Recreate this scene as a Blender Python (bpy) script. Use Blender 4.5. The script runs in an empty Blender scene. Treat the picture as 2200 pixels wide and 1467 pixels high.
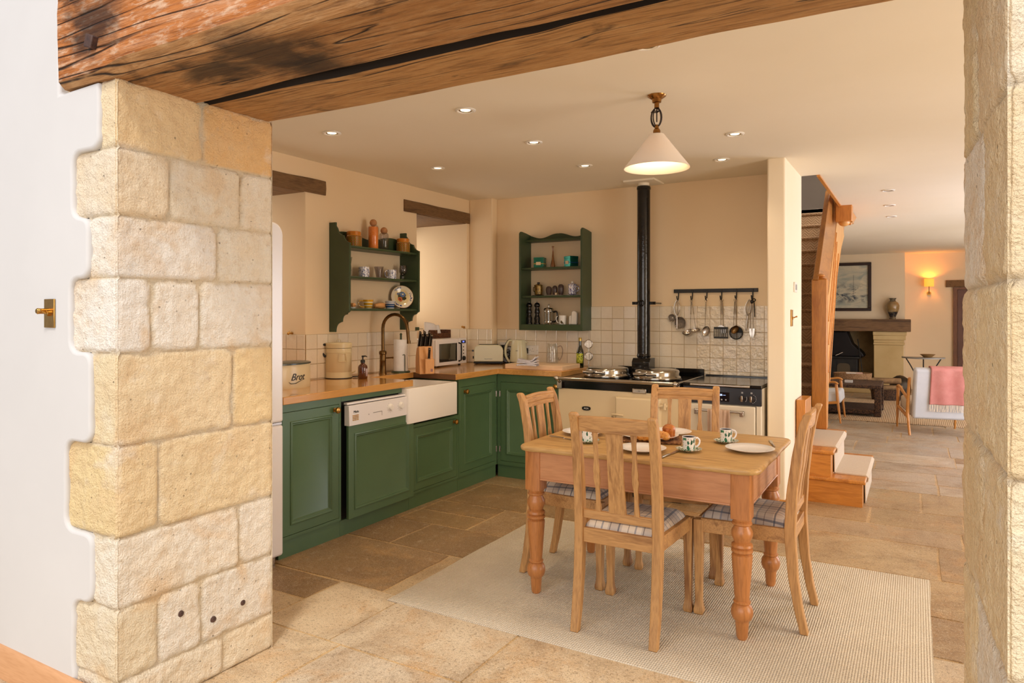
import bpy, bmesh, math, random
from mathutils import Vector, Matrix, noise as mn
R = math.radians
F = 1504.0; CX = 1100.0; HY = 672.0; H = 1.4
SN = 0.5; CS = math.sqrt(3)/2
COL = bpy.context.scene.collection
rnd = random.Random(7)

def W(px, py, x=None, y=None, z=None):
    """where the sight line through a spot of the photo meets a world plane"""
    a = (px-CX)/F; b = (HY-py)/F
    d = Vector((a*CS-SN, a*SN+CS, b))
    if x is not None: t = x/d.x
    elif y is not None: t = y/d.y
    else: t = (z-H)/d.z
    return Vector((d.x*t, d.y*t, H+d.z*t))
def yL(px, x): return W(px, 700, x=x).y
def xB(px, y): return W(px, 700, y=y).x

def lin(h):
    if not isinstance(h, str): return (h[0], h[1], h[2], 1)
    h = h.lstrip('#'); o = []
    for i in (0, 2, 4):
        c = int(h[i:i+2], 16)/255
        o.append(c/12.92 if c <= .04045 else ((c+.055)/1.055)**2.4)
    return (*o, 1)

# ---------------------------------------------------------------- materials
class NT:
    def __init__(s, name):
        s.m = bpy.data.materials.new(name); s.m.use_nodes = True
        s.t = s.m.node_tree; s.t.nodes.clear()
        s.out = s.t.nodes.new('ShaderNodeOutputMaterial')
        s.b = s.t.nodes.new('ShaderNodeBsdfPrincipled')
        s.t.links.new(s.b.outputs[0], s.out.inputs[0])
        s._tc = None
    def n(s, k, **kw):
        o = s.t.nodes.new(k)
        for a, v in kw.items(): setattr(o, a, v)
        return o
    def set(s, sock, v):
        if isinstance(v, bpy.types.NodeSocket): s.t.links.new(v, sock)
        elif isinstance(v, str): sock.default_value = lin(v)
        else:
            try: sock.default_value = v
            except Exception: sock.default_value = (*v, 1) if len(v) == 3 else v
    def P(s, **kw):
        for k, v in kw.items(): s.set(s.b.inputs[k.replace('_', ' ')], v)
        return s
    def obj(s):
        if not s._tc: s._tc = s.n('ShaderNodeTexCoord')
        return s._tc.outputs['Object']
    def pos(s):
        return s.n('ShaderNodeNewGeometry').outputs['Position']
    def map(s, v, scale=(1, 1, 1), loc=(0, 0, 0), rot=(0, 0, 0)):
        o = s.n('ShaderNodeMapping'); s.set(o.inputs[0], v)
        o.inputs['Scale'].default_value = scale; o.inputs['Location'].default_value = loc
        o.inputs['Rotation'].default_value = rot
        return o.outputs[0]
    def noise(s, v, scale=5, detail=3, rough=.5, dist=0):
        o = s.n('ShaderNodeTexNoise'); s.set(o.inputs['Vector'], v)
        o.inputs['Scale'].default_value = scale; o.inputs['Detail'].default_value = detail
        o.inputs['Roughness'].default_value = rough; o.inputs['Distortion'].default_value = dist
        return o.outputs[0]
    def vor(s, v, scale=5, out='Distance', feature='F1', rnd_=1):
        o = s.n('ShaderNodeTexVoronoi', feature=feature); s.set(o.inputs['Vector'], v)
        o.inputs['Scale'].default_value = scale; o.inputs['Randomness'].default_value = rnd_
        return o.outputs[out]
    def ramp(s, v, stops):
        o = s.n('ShaderNodeValToRGB'); s.set(o.inputs[0], v); e = o.color_ramp.elements
        while len(e) < len(stops): e.new(.5)
        for i, (p, c) in enumerate(stops):
            e[i].position = p
            e[i].color = lin(c) if isinstance(c, str) else ((c, c, c, 1) if isinstance(c, (int, float)) else c)
        return o.outputs[0]
    def mix(s, f, a, b, mode='MIX'):
        o = s.n('ShaderNodeMix', data_type='RGBA', blend_type=mode)
        s.set(o.inputs[0], f); s.set(o.inputs[6], a); s.set(o.inputs[7], b)
        return o.outputs[2]
    def math(s, op, a, b=0, c=0):
        o = s.n('ShaderNodeMath', operation=op); s.set(o.inputs[0], a); s.set(o.inputs[1], b); s.set(o.inputs[2], c)
        return o.outputs[0]
    def sep(s, v):
        o = s.n('ShaderNodeSeparateXYZ'); s.set(o.inputs[0], v); return o.outputs
    def attr(s, name):
        return s.n('ShaderNodeAttribute', attribute_name=name).outputs['Color']
    def bump(s, h, strength=.3, dist=.01):
        o = s.n('ShaderNodeBump'); s.set(o.inputs['Height'], h)
        o.inputs['Strength'].default_value = strength; o.inputs['Distance'].default_value = dist
        s.t.links.new(o.outputs[0], s.b.inputs['Normal']); return s
    def band(s, v, freq, off, width):
        """1 inside a repeating stripe"""
        f = s.math('FRACT', s.math('MULTIPLY_ADD', v, freq, off))
        return s.math('LESS_THAN', f, width)

_mc = {}
def plain(name, c, rough=.5, metal=0, **kw):
    if name in _mc: return _mc[name]
    t = NT(name); t.P(Base_Color=c if not isinstance(c, str) else lin(c), Roughness=rough, Metallic=metal)
    for k, v in kw.items(): t.P(**{k: v})
    _mc[name] = t.m; return t.m

def mottled(name, c1, c2, scale=6, rough=.5, bump=0, bscale=60, metal=0, detail=4, **kw):
    if name in _mc: return _mc[name]
    t = NT(name); v = t.obj()
    t.P(Base_Color=t.ramp(t.noise(v, scale, detail, .55), [(.3, c1), (.7, c2)]), Roughness=rough, Metallic=metal, **kw)
    if bump: t.bump(t.noise(v, bscale, 3), bump, .004)
    _mc[name] = t.m; return t.m

def wood(name, light, dark, axis='x', rough=.45, scale=1.0, knots=True, coat=0, bump=.15):
    key = name+'_'+axis
    if key in _mc: return _mc[key]
    t = NT(key)
    sc = {'x': (1.2, 11, 11), 'y': (11, 1.2, 11), 'z': (11, 11, 1.2)}[axis]
    sc = tuple(k*scale for k in sc)
    v = t.map(t.obj(), sc)
    n1 = t.noise(v, 1.6, 5, .6, .6)
    fine = t.noise(t.map(t.obj(), tuple(k*6 for k in sc)), 2, 2, .5)
    c = t.ramp(n1, [(.28, dark), (.48, light), (.75, t_mix(light, dark, .35))])
    c = t.mix(t.math('MULTIPLY', t.ramp(fine, [(.35, 1.0), (.55, 0.0)]), .35), c, dark)
    if knots:
        k = t.vor(t.map(t.obj(), tuple(q*.25 for q in sc)), 1.8)
        c = t.mix(t.ramp(k, [(.0, .8), (.09, 0.0)]), c, t_mix(dark, '#2a1508', .5))
    t.P(Base_Color=c, Roughness=rough, Coat_Weight=coat, Coat_Roughness=.25)
    t.bump(fine, bump, .002)
    _mc[key] = t.m; return t.m
def t_mix(a, b, f):
    a = lin(a) if isinstance(a, str) else a; b = lin(b) if isinstance(b, str) else b
    return tuple(a[i]*(1-f)+b[i]*f for i in range(4))

def glass(name, tint='#ffffff', rough=.02, ior=1.3):
    if name in _mc: return _mc[name]
    t = NT(name); t.P(Base_Color=lin(tint), Roughness=rough, IOR=ior, Transmission_Weight=1.0)
    _mc[name] = t.m; return t.m
def thin_glass(name, tint=(.95, .96, .96), amt=.05):
    """clear thin-walled glass: mostly see-through, with a sharp reflection at its edges"""
    if name in _mc: return _mc[name]
    t = NT(name)
    tr = t.n('ShaderNodeBsdfTransparent'); tr.inputs[0].default_value = (*tint, 1)
    gl = t.n('ShaderNodeBsdfGlossy'); gl.inputs['Roughness'].default_value = .03
    lw = t.n('ShaderNodeLayerWeight'); lw.inputs[0].default_value = .35
    fac = t.math('MULTIPLY_ADD', lw.outputs['Facing'], .32, amt)
    mx = t.n('ShaderNodeMixShader'); t.set(mx.inputs[0], fac)
    t.t.links.new(tr.outputs[0], mx.inputs[1]); t.t.links.new(gl.outputs[0], mx.inputs[2])
    t.t.links.new(mx.outputs[0], t.out.inputs[0])
    _mc[name] = t.m; return t.m
def emit(name, c, strength):
    if name in _mc: return _mc[name]
    t = NT(name); t.P(Base_Color=lin(c), Emission_Color=lin(c), Emission_Strength=strength)
    _mc[name] = t.m; return t.m

# ---------------------------------------------------------------- geometry
class MB:
    def __init__(s): s.bm = bmesh.new(); s.M = Matrix()
    def _v(s, p): return s.bm.verts.new(s.M @ Vector(p))
    def faces(s, pts, fs):
        vs = [s._v(p) for p in pts]
        for f in fs:
            try: s.bm.faces.new([vs[i] for i in f])
            except ValueError: pass
        return vs
    def box(s, x0, x1, y0, y1, z0, z1):
        p = [(x, y, z) for z in (z0, z1) for y in (y0, y1) for x in (x0, x1)]
        s.faces(p, [(0, 2, 3, 1), (4, 5, 7, 6), (0, 1, 5, 4), (2, 6, 7, 3), (0, 4, 6, 2), (1, 3, 7, 5)]); return s
    def cbox(s, c, d): return s.box(c[0]-d[0]/2, c[0]+d[0]/2, c[1]-d[1]/2, c[1]+d[1]/2, c[2]-d[2]/2, c[2]+d[2]/2)
    def rings(s, rings, cap0=True, cap1=True, closed=False):
        """rings: lists of points with equal counts, skinned together"""
        vs = [[s._v(p) for p in r] for r in rings]; n = len(vs[0])
        m = len(vs)
        for i in range(m if closed else m-1):
            a, b = vs[i], vs[(i+1) % m]
            for j in range(n):
                k = (j+1) % n
                try: s.bm.faces.new((a[j], a[k], b[k], b[j]))
                except ValueError: pass
        if not closed:
            if cap0: s.bm.faces.new(vs[0][::-1])
            if cap1: s.bm.faces.new(vs[-1])
        return s
    def lathe(s, prof, seg=28, c=(0, 0, 0), axis='z', sx=1, sy=1, cap0=True, cap1=True):
        rs = []
        for r, h in prof:
            ring = []
            for j in range(seg):
                a = 2*math.pi*j/seg; u, w = max(r, 1e-5)*math.cos(a)*sx, max(r, 1e-5)*math.sin(a)*sy
                q = {'z': (u, w, h), 'x': (h, u, w), 'y': (w, h, u)}[axis]
                ring.append((q[0]+c[0], q[1]+c[1], q[2]+c[2]))
            rs.append(ring)
        return s.rings(rs, cap0, cap1)
    def cyl(s, c, r, h, axis='z', seg=24, r2=None):
        return s.lathe([(r, 0), (r if r2 is None else r2, h)], seg, c, axis)
    def rod(s, a, b, r, seg=10, r2=None):
        return s.tube([a, b], r if r2 is None else [r, r2], seg)
    def tube(s, pts, r, seg=8, closed=False, flat=None):
        pts = [Vector(p) for p in pts]; n = len(pts); rs = []
        up = Vector((0, 0, 1)); prev = None
        for i, p in enumerate(pts):
            if closed: t = pts[(i+1) % n]-pts[i-1]
            else: t = pts[min(i+1, n-1)]-pts[max(i-1, 0)]
            if t.length < 1e-9: t = Vector((0, 0, 1))
            t.normalize()
            if prev is None:
                a = t.cross(up)
                if a.length < 1e-3: a = t.cross(Vector((1, 0, 0)))
            else:
                a = prev-t*prev.dot(t)
                if a.length < 1e-6: a = t.cross(up)
            a.normalize(); prev = a; b = t.cross(a)
            rr = r[i] if isinstance(r, (list, tuple)) else r
            f = 1 if flat is None else flat
            rs.append([p+a*rr*math.cos(2*math.pi*j/seg)+b*rr*f*math.sin(2*math.pi*j/seg) for j in range(seg)])
        return s.rings(rs, True, True, closed)
    def prism(s, poly, a, b, axis='z'):
        def q(u, v, w): return {'z': (u, v, w), 'x': (w, u, v), 'y': (u, w, v)}[axis]
        return s.rings([[q(u, v, a) for u, v in poly], [q(u, v, b) for u, v in poly]])
    def ball(s, c, r, seg=16, sc=(1, 1, 1)):
        n = seg//2
        pr = [(r*math.sin(math.pi*i/n), -r*math.cos(math.pi*i/n)) for i in range(n+1)]
        rs = []
        for rr, h in pr:
            rr = max(rr, 1e-5)
            rs.append([(c[0]+rr*math.cos(2*math.pi*j/seg)*sc[0], c[1]+rr*math.sin(2*math.pi*j/seg)*sc[1], c[2]+h*sc[2]) for j in range(seg)])
        return s.rings(rs)
    def rbox(s, x0, x1, y0, y1, z0, z1, r=.03, seg=5, axis='z'):
        """box with four rounded edges running along an axis"""
        if axis == 'z': u0, u1, v0, v1, w0, w1 = x0, x1, y0, y1, z0, z1
        elif axis == 'x': u0, u1, v0, v1, w0, w1 = y0, y1, z0, z1, x0, x1
        else: u0, u1, v0, v1, w0, w1 = x0, x1, z0, z1, y0, y1
        return s.prism(rrect(u0, u1, v0, v1, r, seg), w0, w1, axis)
    def grid(s, f, nu, nv, flip=False):
        vs = [[s._v(f(i/nu, j/nv)) for j in range(nv+1)] for i in range(nu+1)]
        for i in range(nu):
            for j in range(nv):
                q = (vs[i][j], vs[i+1][j], vs[i+1][j+1], vs[i][j+1])
                s.bm.faces.new(q[::-1] if flip else q)
        return vs
    def build(s, name, mat, parent=None, smooth=True, bevel=0, bseg=2, loc=None, rot=None, ang=38, recalc=True, solid=0, sub=0):
        if recalc: bmesh.ops.recalc_face_normals(s.bm, faces=s.bm.faces[:])
        me = bpy.data.meshes.new(name); s.bm.to_mesh(me); s.bm.free()
        if isinstance(mat, (list, tuple)):
            for m in mat: me.materials.append(m)
        elif mat: me.materials.append(mat)
        if smooth:
            me.shade_smooth()
            me.set_sharp_from_angle(angle=R(ang))
        o = bpy.data.objects.new(name, me); COL.objects.link(o)
        if parent: o.parent = parent
        if loc is not None: o.location = loc
        if rot is not None: o.rotation_euler = rot
        if solid:
            md = o.modifiers.new('s', 'SOLIDIFY'); md.thickness = solid; md.offset = 0
        if bevel:
            md = o.modifiers.new('b', 'BEVEL'); md.width = bevel; md.segments = bseg; md.limit_method = 'ANGLE'; md.angle_limit = R(35)
        if sub:
            md = o.modifiers.new('u', 'SUBSURF'); md.levels = sub; md.render_levels = sub
        return o
def rrect(u0, u1, v0, v1, r, seg=5):
    p = []
    for cx, cy, a0 in ((u1-r, v0+r, -90), (u1-r, v1-r, 0), (u0+r, v1-r, 90), (u0+r, v0+r, 180)):
        for i in range(seg+1):
            a = R(a0+90*i/seg); p.append((cx+r*math.cos(a), cy+r*math.sin(a)))
    return p
def tag(o, label, cat, group=None):
    o['label'] = label; o['category'] = cat
    if group: o['group'] = group
    return o
def struct(o): o['kind'] = 'structure'; return o
def T(name, label, cat, loc=(0, 0, 0), rz=0, group=None, rx=0, ry=0):
    o = bpy.data.objects.new(name, None); COL.objects.link(o)
    o.empty_display_size = .05; o.location = loc; o.rotation_euler = (rx, ry, rz)
    return tag(o, label, cat, group)
def dup(o, label=None, loc=None, rz=None, par=None):
    c = o.copy(); COL.objects.link(c)
    if par: c.parent = par
    if label: c['label'] = label
    if loc is not None: c.location = loc
    if rz is not None: c.rotation_euler.z = rz
    for ch in [k for k in COL.objects if k.parent == o]: dup(ch, par=c)
    return c
def text(body, size, mat, parent, loc, rot, name='lettering', shear=0, depth=.0006, align='CENTER'):
    cu = bpy.data.curves.new(name, 'FONT'); cu.body = body; cu.size = size; cu.extrude = depth; cu.shear = shear
    cu.align_x = align; cu.align_y = 'CENTER'
    tmp = bpy.data.objects.new('tmp', cu); COL.objects.link(tmp)
    bpy.context.view_layer.update()
    me = bpy.data.meshes.new_from_object(tmp.evaluated_get(bpy.context.evaluated_depsgraph_get()))
    bpy.data.objects.remove(tmp)
    me.materials.clear(); me.materials.append(mat)
    o = bpy.data.objects.new(name, me); COL.objects.link(o)
    o.parent = parent; o.location = loc; o.rotation_euler = rot
    return o
def label(o, l): o['label'] = l; return o
def curvepts(pts, n=6):
    """Catmull-Rom through points"""
    P = [Vector(p) for p in pts]; out = []
    for i in range(len(P)-1):
        p0 = P[max(i-1, 0)]; p1 = P[i]; p2 = P[i+1]; p3 = P[min(i+2, len(P)-1)]
        for k in range(n):
            t = k/n
            out.append(.5*((2*p1)+(p2-p0)*t+(2*p0-5*p1+4*p2-p3)*t*t+(3*p1-p0-3*p2+p3)*t**3))
    out.append(P[-1]); return out
def ss(a, b, x):
    t = min(1, max(0, (x-a)/(b-a))); return t*t*(3-2*t)

# shared materials
M_green = mottled('green_paint', '#4e6b49', '#557250', 3, .36, .05, 90)
M_greenshelf = mottled('dark_green_paint', '#36462d', '#3d4e34', 4, .4, .05, 90)
M_brass = mottled('brass', '#b98a45', '#cfa35c', 20, .28, 0, metal=1)
M_antique = mottled('antique_brass', '#5f482b', '#7d5f3a', 20, .3, 0, metal=1)
M_chrome = plain('chrome', '#bdb8b0', .16, 1)
M_steel = mottled('steel', '#b5aea6', '#c7c0b8', 30, .25, 0, metal=1)
M_black = plain('black_enamel', '#0c0b0c', .12)
M_blackm = mottled('black_iron', '#141312', '#22201f', 12, .5, .1, 120)
M_white = plain('white_ceramic', '#f3efe9', .15)
M_whitep = plain('white_plastic', '#efece6', .35)
M_fridge = plain('white_gloss_enamel', '#f1eeee', .22)
M_cream = plain('cream_enamel', '#d9c9a1', .28)
M_aga = plain('cream_range_enamel', '#e3cfa9', .2)
M_agapale = plain('pale_cream_enamel', '#e8dfcd', .22)
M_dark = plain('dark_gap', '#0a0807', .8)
M_clear = thin_glass('clear_glass')
M_grey_glass = thin_glass('smoked_glass', (.76, .73, .74), .06)
M_block = wood('worktop_oak', '#d9a35a', '#bb8342', 'y', .16, 1.0, False, .5, .03)
M_blockx = wood('worktop_oak', '#d89c50', '#b97c3a', 'x', .16, 1.0, False, .5, .03)
# ================================================================ the setting
XW, YW, ZC = -3.72, 5.72, 2.48          # window wall, range wall, ceiling
PX = -2.336                             # reveal of the left stone pier
Y0, Y1 = 1.377, 2.038                   # thickness of the stone wall
M_wall = mottled('warm_plaster', '#efd7b2', '#f2dcba', 1.2, .8, .12, 22)
M_ceil = mottled('ceiling_plaster', '#ece3cf', '#f1e9d8', .8, .85, .06, 15)
M_whitewall = mottled('white_plaster', '#d4d3d2', '#dad9d8', 1.5, .8, .15, 14)
M_livwall = mottled('cream_plaster', '#e7d3b2', '#ecd9ba', 1.2, .85, .1, 20)

# ---- flagstone floor
def floor_mat():
    t = NT('flagstone'); p = t.pos()
    a = t.attr('Col')
    n1 = t.noise(p, 3.2, 8, .65, .4); n2 = t.noise(p, 17, 6, .7, .3); n3 = t.noise(p, 70, 3, .6)
    c = t.mix(t.ramp(n1, [(.40, 0.0), (.66, .5)]), a, '#b0906a')
    c = t.mix(t.ramp(n2, [(.30, .45), (.42, 0.0)]), c, '#8d7150')
    c = t.mix(t.ramp(t.noise(p, 2.1, 5, .7, .8), [(.48, 0.0), (.66, .55)]), c, '#7f6040')
    c = t.mix(t.ramp(t.noise(t.map(p, (1, 1, 1), (5, 3, 1)), 4.3, 6, .7, .5), [(.53, 0.0), (.66, .5)]), c, '#c59a66')
    c = t.mix(t.ramp(n2, [(.56, 0.0), (.72, .5)]), c, '#d8cab2')
    c = t.mix(t.ramp(t.noise(p, 240, 2, .7), [(.40, .45), (.52, 0.0)]), c, '#77603f')
    c = t.mix(t.ramp(t.noise(p, 190, 2, .7), [(.56, 0.0), (.66, .5)]), c, '#e6dccb')
    c = t.mix(t.ramp(n3, [(.36, .4), (.44, 0.0)]), c, '#5a4430')
    t.P(Base_Color=c, Roughness=t.ramp(n1, [(.3, .33), (.7, .5)]), Specular_IOR_Level=.42)
    t.bump(t.math('ADD', t.math('MULTIPLY', n2, .6), t.math('MULTIPLY', n3, .3)), .45, .012)
    return t.m
def build_floor():
    b = MB(); cl = b.bm.loops.layers.float_color.new('Col'); r = random.Random(21)
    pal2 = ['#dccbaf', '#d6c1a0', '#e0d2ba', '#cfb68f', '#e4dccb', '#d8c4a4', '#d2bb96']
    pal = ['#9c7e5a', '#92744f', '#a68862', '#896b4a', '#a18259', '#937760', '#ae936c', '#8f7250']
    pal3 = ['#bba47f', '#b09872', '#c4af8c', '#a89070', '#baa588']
    gap = .007; y = -1.2
    def addq(x0, x1, ya, yb, col):
        h = r.uniform(-.0015, .0015); e = gap*r.uniform(.7, 1.5); c = .010
        nx = max(2, int((x1-x0)/.09)); ny = max(2, int((yb-ya)/.09))
        P = {}
        ph = r.uniform(0, 50)
        for i in range(nx+1):
            for j in range(ny+1):
                u = i/nx; v = j/ny
                X = x0+e+(x1-x0-2*e)*u; Y = ya+e+(yb-ya-2*e)*v
                w = mn.noise(Vector((X*7+ph, Y*7, 1)))*.007
                if i in (0, nx): X += w
                if j in (0, ny): Y += w
                P[i, j] = b._v((X, Y, h-.0+.0012*mn.noise(Vector((X*5, Y*5, 2)))))
        rim = [P[i, 0] for i in range(nx)]+[P[nx, j] for j in range(ny)]+[P[i, ny] for i in range(nx, 0, -1)]+[P[0, j] for j in range(ny, 0, -1)]
        low = [b._v(v.co+Vector((0, 0, -.006))) for v in rim]
        fs = []
        for i in range(nx):
            for j in range(ny): fs.append(b.bm.faces.new((P[i, j], P[i+1, j], P[i+1, j+1], P[i, j+1])))
        for k in range(len(rim)):
            fs.append(b.bm.faces.new((rim[k], low[k], low[(k+1) % len(rim)], rim[(k+1) % len(rim)])))
        for f in fs:
            for lp in f.loops: lp[cl] = col
    while y < 15.0:
        d = r.choice((.36, .44, .52, .6)); x = -4.4+r.uniform(-.5, .2)
        while x < 2.6:
            w = r.choice((.42, .55, .68, .85, .95))
            c = lin(r.choice(pal2 if y < 2.6 else (pal3 if (x > -.9 and y < 6.5) else pal))); k = r.uniform(.90, 1.1)  # stone colours by zone, partly painted daylight: paler near the opening, darker in kitchen
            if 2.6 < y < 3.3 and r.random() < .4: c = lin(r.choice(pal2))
            if y > 6.2: c = t_mix(c, '#cdc6b8', .6)  # greyer living room flags, partly painting its cooler daylight
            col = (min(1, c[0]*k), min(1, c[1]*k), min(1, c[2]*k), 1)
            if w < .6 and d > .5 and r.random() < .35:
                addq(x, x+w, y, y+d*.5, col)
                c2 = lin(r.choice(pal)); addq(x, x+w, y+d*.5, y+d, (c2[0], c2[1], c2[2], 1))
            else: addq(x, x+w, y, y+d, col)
            x += w
        y += d
    s = [b._v(p) for p in ((-4.9, -1.2, -.0022), (2.8, -1.2, -.0022), (2.8, 15.2, -.0022), (-4.9, 15.2, -.0022))]
    f = b.bm.faces.new(s)
    for lp in f.loops: lp[cl] = lin('#d6b683')
    return struct(b.build('floor', floor_mat(), recalc=False))
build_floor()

# ---- ceiling with the stair opening
SX0, SX1, SY0, SY1 = -1.78, -.655, 5.94, 9.35
b = MB()
b.box(-4.4, SX0, Y0, 15.2, ZC, ZC+.2); b.box(SX1, 2.6, Y0, 15.2, ZC, ZC+.2)
b.box(SX0, SX1, Y0, SY0, ZC, ZC+.2); b.box(SX0, SX1, SY1, 15.2, ZC, ZC+.2)
struct(b.build('ceiling', M_ceil))
b = MB()     # upstairs stairwell walls and ceiling
z1 = 4.7
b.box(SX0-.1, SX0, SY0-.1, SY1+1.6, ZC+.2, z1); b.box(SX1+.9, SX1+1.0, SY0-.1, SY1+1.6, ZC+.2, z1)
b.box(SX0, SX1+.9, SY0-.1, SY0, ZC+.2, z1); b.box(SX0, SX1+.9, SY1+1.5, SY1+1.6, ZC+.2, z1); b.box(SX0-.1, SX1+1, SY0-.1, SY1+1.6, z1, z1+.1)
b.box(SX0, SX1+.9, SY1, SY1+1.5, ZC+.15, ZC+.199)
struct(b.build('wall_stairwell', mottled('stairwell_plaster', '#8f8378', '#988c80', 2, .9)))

# ---- window wall with two deep niches
N1 = (2.72, yL(656, XW)); N2 = (yL(895, XW), yL(1003, XW)); ZN = 2.25; ZS = .925
b = MB(); xa = XW-.72
for a, c in ((Y1-.3, N1[0]), (N1[1], N2[0]), (N2[1], YW+.3)): b.box(xa, XW, a, c, 0, ZC+.05)
for a, c in (N1, N2): b.box(xa, XW, a, c, 0, ZS-.045); b.box(xa, XW, a, c, ZN+.08, ZC+.05)
struct(b.build('wall_left', M_wall, smooth=False))
M_frame = plain('window_frame_paint', '#efe8da', .4)
for i, (a, c) in enumerate((N1, N2)):
    w = T('window_%d' % (i+1), '', ''); del w['label']; del w['category']; struct(w)
    b = MB(); X = xa+.04; zb = 1.22; zt = ZN
    b.box(X-.03, X+.03, a, c, zb-.05, zb); b.box(X-.03, X+.03, a, c, zt-.03, zt+.02)
    b.box(X-.03, X+.03, a, a+.05, zb, zt); b.box(X-.03, X+.03, c-.05, c, zb, zt)
    m = (a+c)/2; b.box(X-.025, X+.025, m-.03, m+.03, zb, zt)
    for k in (1, 2): z = zb+(zt-zb)*k/3; b.box(X-.015, X+.015, a, c, z-.012, z+.012)
    b.build('window_frame', M_frame, w, bevel=.004)
    b = MB(); b.box(X-.003, X+.003, a+.04, c-.04, zb, zt); b.build('pane', thin_glass('window_glass', (.97, .98, .98), .03), w)
    b = MB(); b.box(xa, XW-.0, a, c, ZS-.045, zb-.5 if False else ZS-.001); struct(b.build('trim_sill_%d' % (i+1), M_block, bevel=.003))
    b = MB(); b.box(xa, X+.03, a, c, ZS, zb-.05); struct(b.build('wall_sill_%d' % (i+1), M_wall))
# ---- range wall, corner pipe boxing, partition
b = MB(); b.box(XW-.72, -.802, YW, YW+.25, 0, ZC+.05); struct(b.build('wall_back', M_wall, smooth=False))
b = MB(); xq = xB(1057, YW-.10); b.box(XW, xq, YW-.10, YW, ZS, ZC+.03); struct(b.build('wall_pipe_boxing', M_wall, bevel=.012))
PYE = 5.16; PXa, PXb = xB(1648, 5.16), -.79
b = MB(); b.box(PXa, PXb, PYE, YW+.26, 0, ZC+.03)
o = struct(b.build('wall_partition', mottled('pale_plaster', '#f1e2c8', '#f4e8d2', 1.2, .8, .1, 20), bevel=.012, bseg=3))
# under-stair wall on the left of the flight
b = MB(); b.box(SX0-.1, SX0, YW+.25, 10.9, 0, ZC+.05); b.box(SX0, -.803, YW+.219, YW+.25, 0, ZC+.04)
struct(b.build('wall_stair_side', M_livwall))
# ---- living room shell
LB, LR = 14.4, 14.78
XJ = xB(1944, LB)
b = MB(); b.box(-4.4, XJ, LB+.0, LR+.2, 0, ZC+.03); b.box(XJ, 2.6, LR, LR+.2, 0, ZC+.03)
FX0, FX1 = -1.75, xB(1878, LB)         # fireplace opening
bm2 = MB()
bm2.box(-4.4, FX0, LB, LR+.2, 0, ZC+.03); bm2.box(FX1, XJ, LB, LR+.2, 0, ZC+.03); bm2.box(FX0, FX1, LB, LR+.2, 1.15, ZC+.03)
bm2.box(XJ, 2.6, LR, LR+.2, 0, ZC+.03); b.bm.free()
struct(bm2.build('wall_far', M_livwall, smooth=False))
b = MB(); b.box(-4.6, -4.4, YW+.25, 15, 0, ZC+.03); struct(b.build('wall_living_left', M_livwall))
b = MB(); XR = 2.45
for a, c in ((Y1-.7, 2.6), (4.1, 6.6), (9.0, 10.2), (12.6, 15)): b.box(XR, XR+.4, a, c, 0, ZC+.03)
for a, c in ((2.6, 4.1), (6.6, 9.0), (10.2, 12.6)): b.box(XR, XR+.4, a, c, 0, .15); b.box(XR, XR+.4, a, c, 2.2, ZC+.03)
struct(b.build('wall_right', M_livwall))
for i, (a, c) in enumerate(((2.6, 4.1), (6.6, 9.0), (10.2, 12.6))):
    w = T('window_%d' % (i+3), '', ''); del w['label']; del w['category']; struct(w)
    b = MB(); X = XR+.2
    for q in (a, (a+c)/2-.03, c-.06): b.box(X-.03, X+.03, q, q+.06, .15, 2.2)
    for z in (.15, 1.1, 2.14): b.box(X-.025, X+.025, a, c, z, z+.06)
    b.build('window_frame', M_frame, w)
# ---- stone wall between the two rooms: core, plaster face
b = MB()
b.box(-4.4, PX-.02, Y0+.02, Y1, 0, ZC+.1); b.box(-4.4, PX-.3, Y0+.02, Y1, ZC+.1, 3.3)
b.box(.145, 2.9, Y0+.02, Y1-.01, 0, 3.3); b.box(-4.4, 2.9, Y0+.02, Y1, 2.75, 3.3)
struct(b.build('wall_front', mottled('mortar', '#c9b48f', '#d6c4a2', 18, .95, .5, 80)))

def stone_mat():
    t = NT('cotswold_stone'); p = t.pos(); a = t.attr('Col')
    n1 = t.noise(p, 7, 6, .6, .3); n2 = t.noise(p, 32, 5, .65); n3 = t.noise(p, 150, 3, .6)
    c = t.mix(t.ramp(n1, [(.45, 0.0), (.75, .5)]), a, '#dfbb82')
    c = t.mix(t.ramp(t.noise(t.map(p, (1, 1, 1), (4, 2, 7)), 4.2, 3, .5, .8), [(.55, 0.0), (.68, .5)]), c, '#dcae6a')
    c = t.mix(t.ramp(n1, [(.25, .65), (.45, 0.0)]), c, '#f0e6d6')
    c = t.mix(t.ramp(n2, [(.28, .5), (.44, 0.0)]), c, '#c7a575')
    pit = t.vor(t.map(p, (1, 1, 1)), 26)
    pm = t.math('MULTIPLY', t.ramp(pit, [(.0, 1.0), (.10, 0.0)]), t.ramp(n1, [(.45, 0.0), (.6, 1.0)]))
    c = t.mix(t.math('MULTIPLY', pm, .55), c, '#8a6a42'); c = t.mix(.22, c, '#fbf3e4')
    t.P(Base_Color=c, Roughness=.9, Specular_IOR_Level=.2)
    ch = t.noise(t.map(p, (60, 60, 6)), 1.0, 3, .6)
    h = t.math('ADD', t.math('MULTIPLY', n2, .8), t.math('ADD', t.math('MULTIPLY', n3, .35), t.math('MULTIPLY', ch, .3)))
    h = t.math('SUBTRACT', h, pm)
    t.bump(h, .85, .024); return t.m
M_stone = stone_mat()
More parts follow.
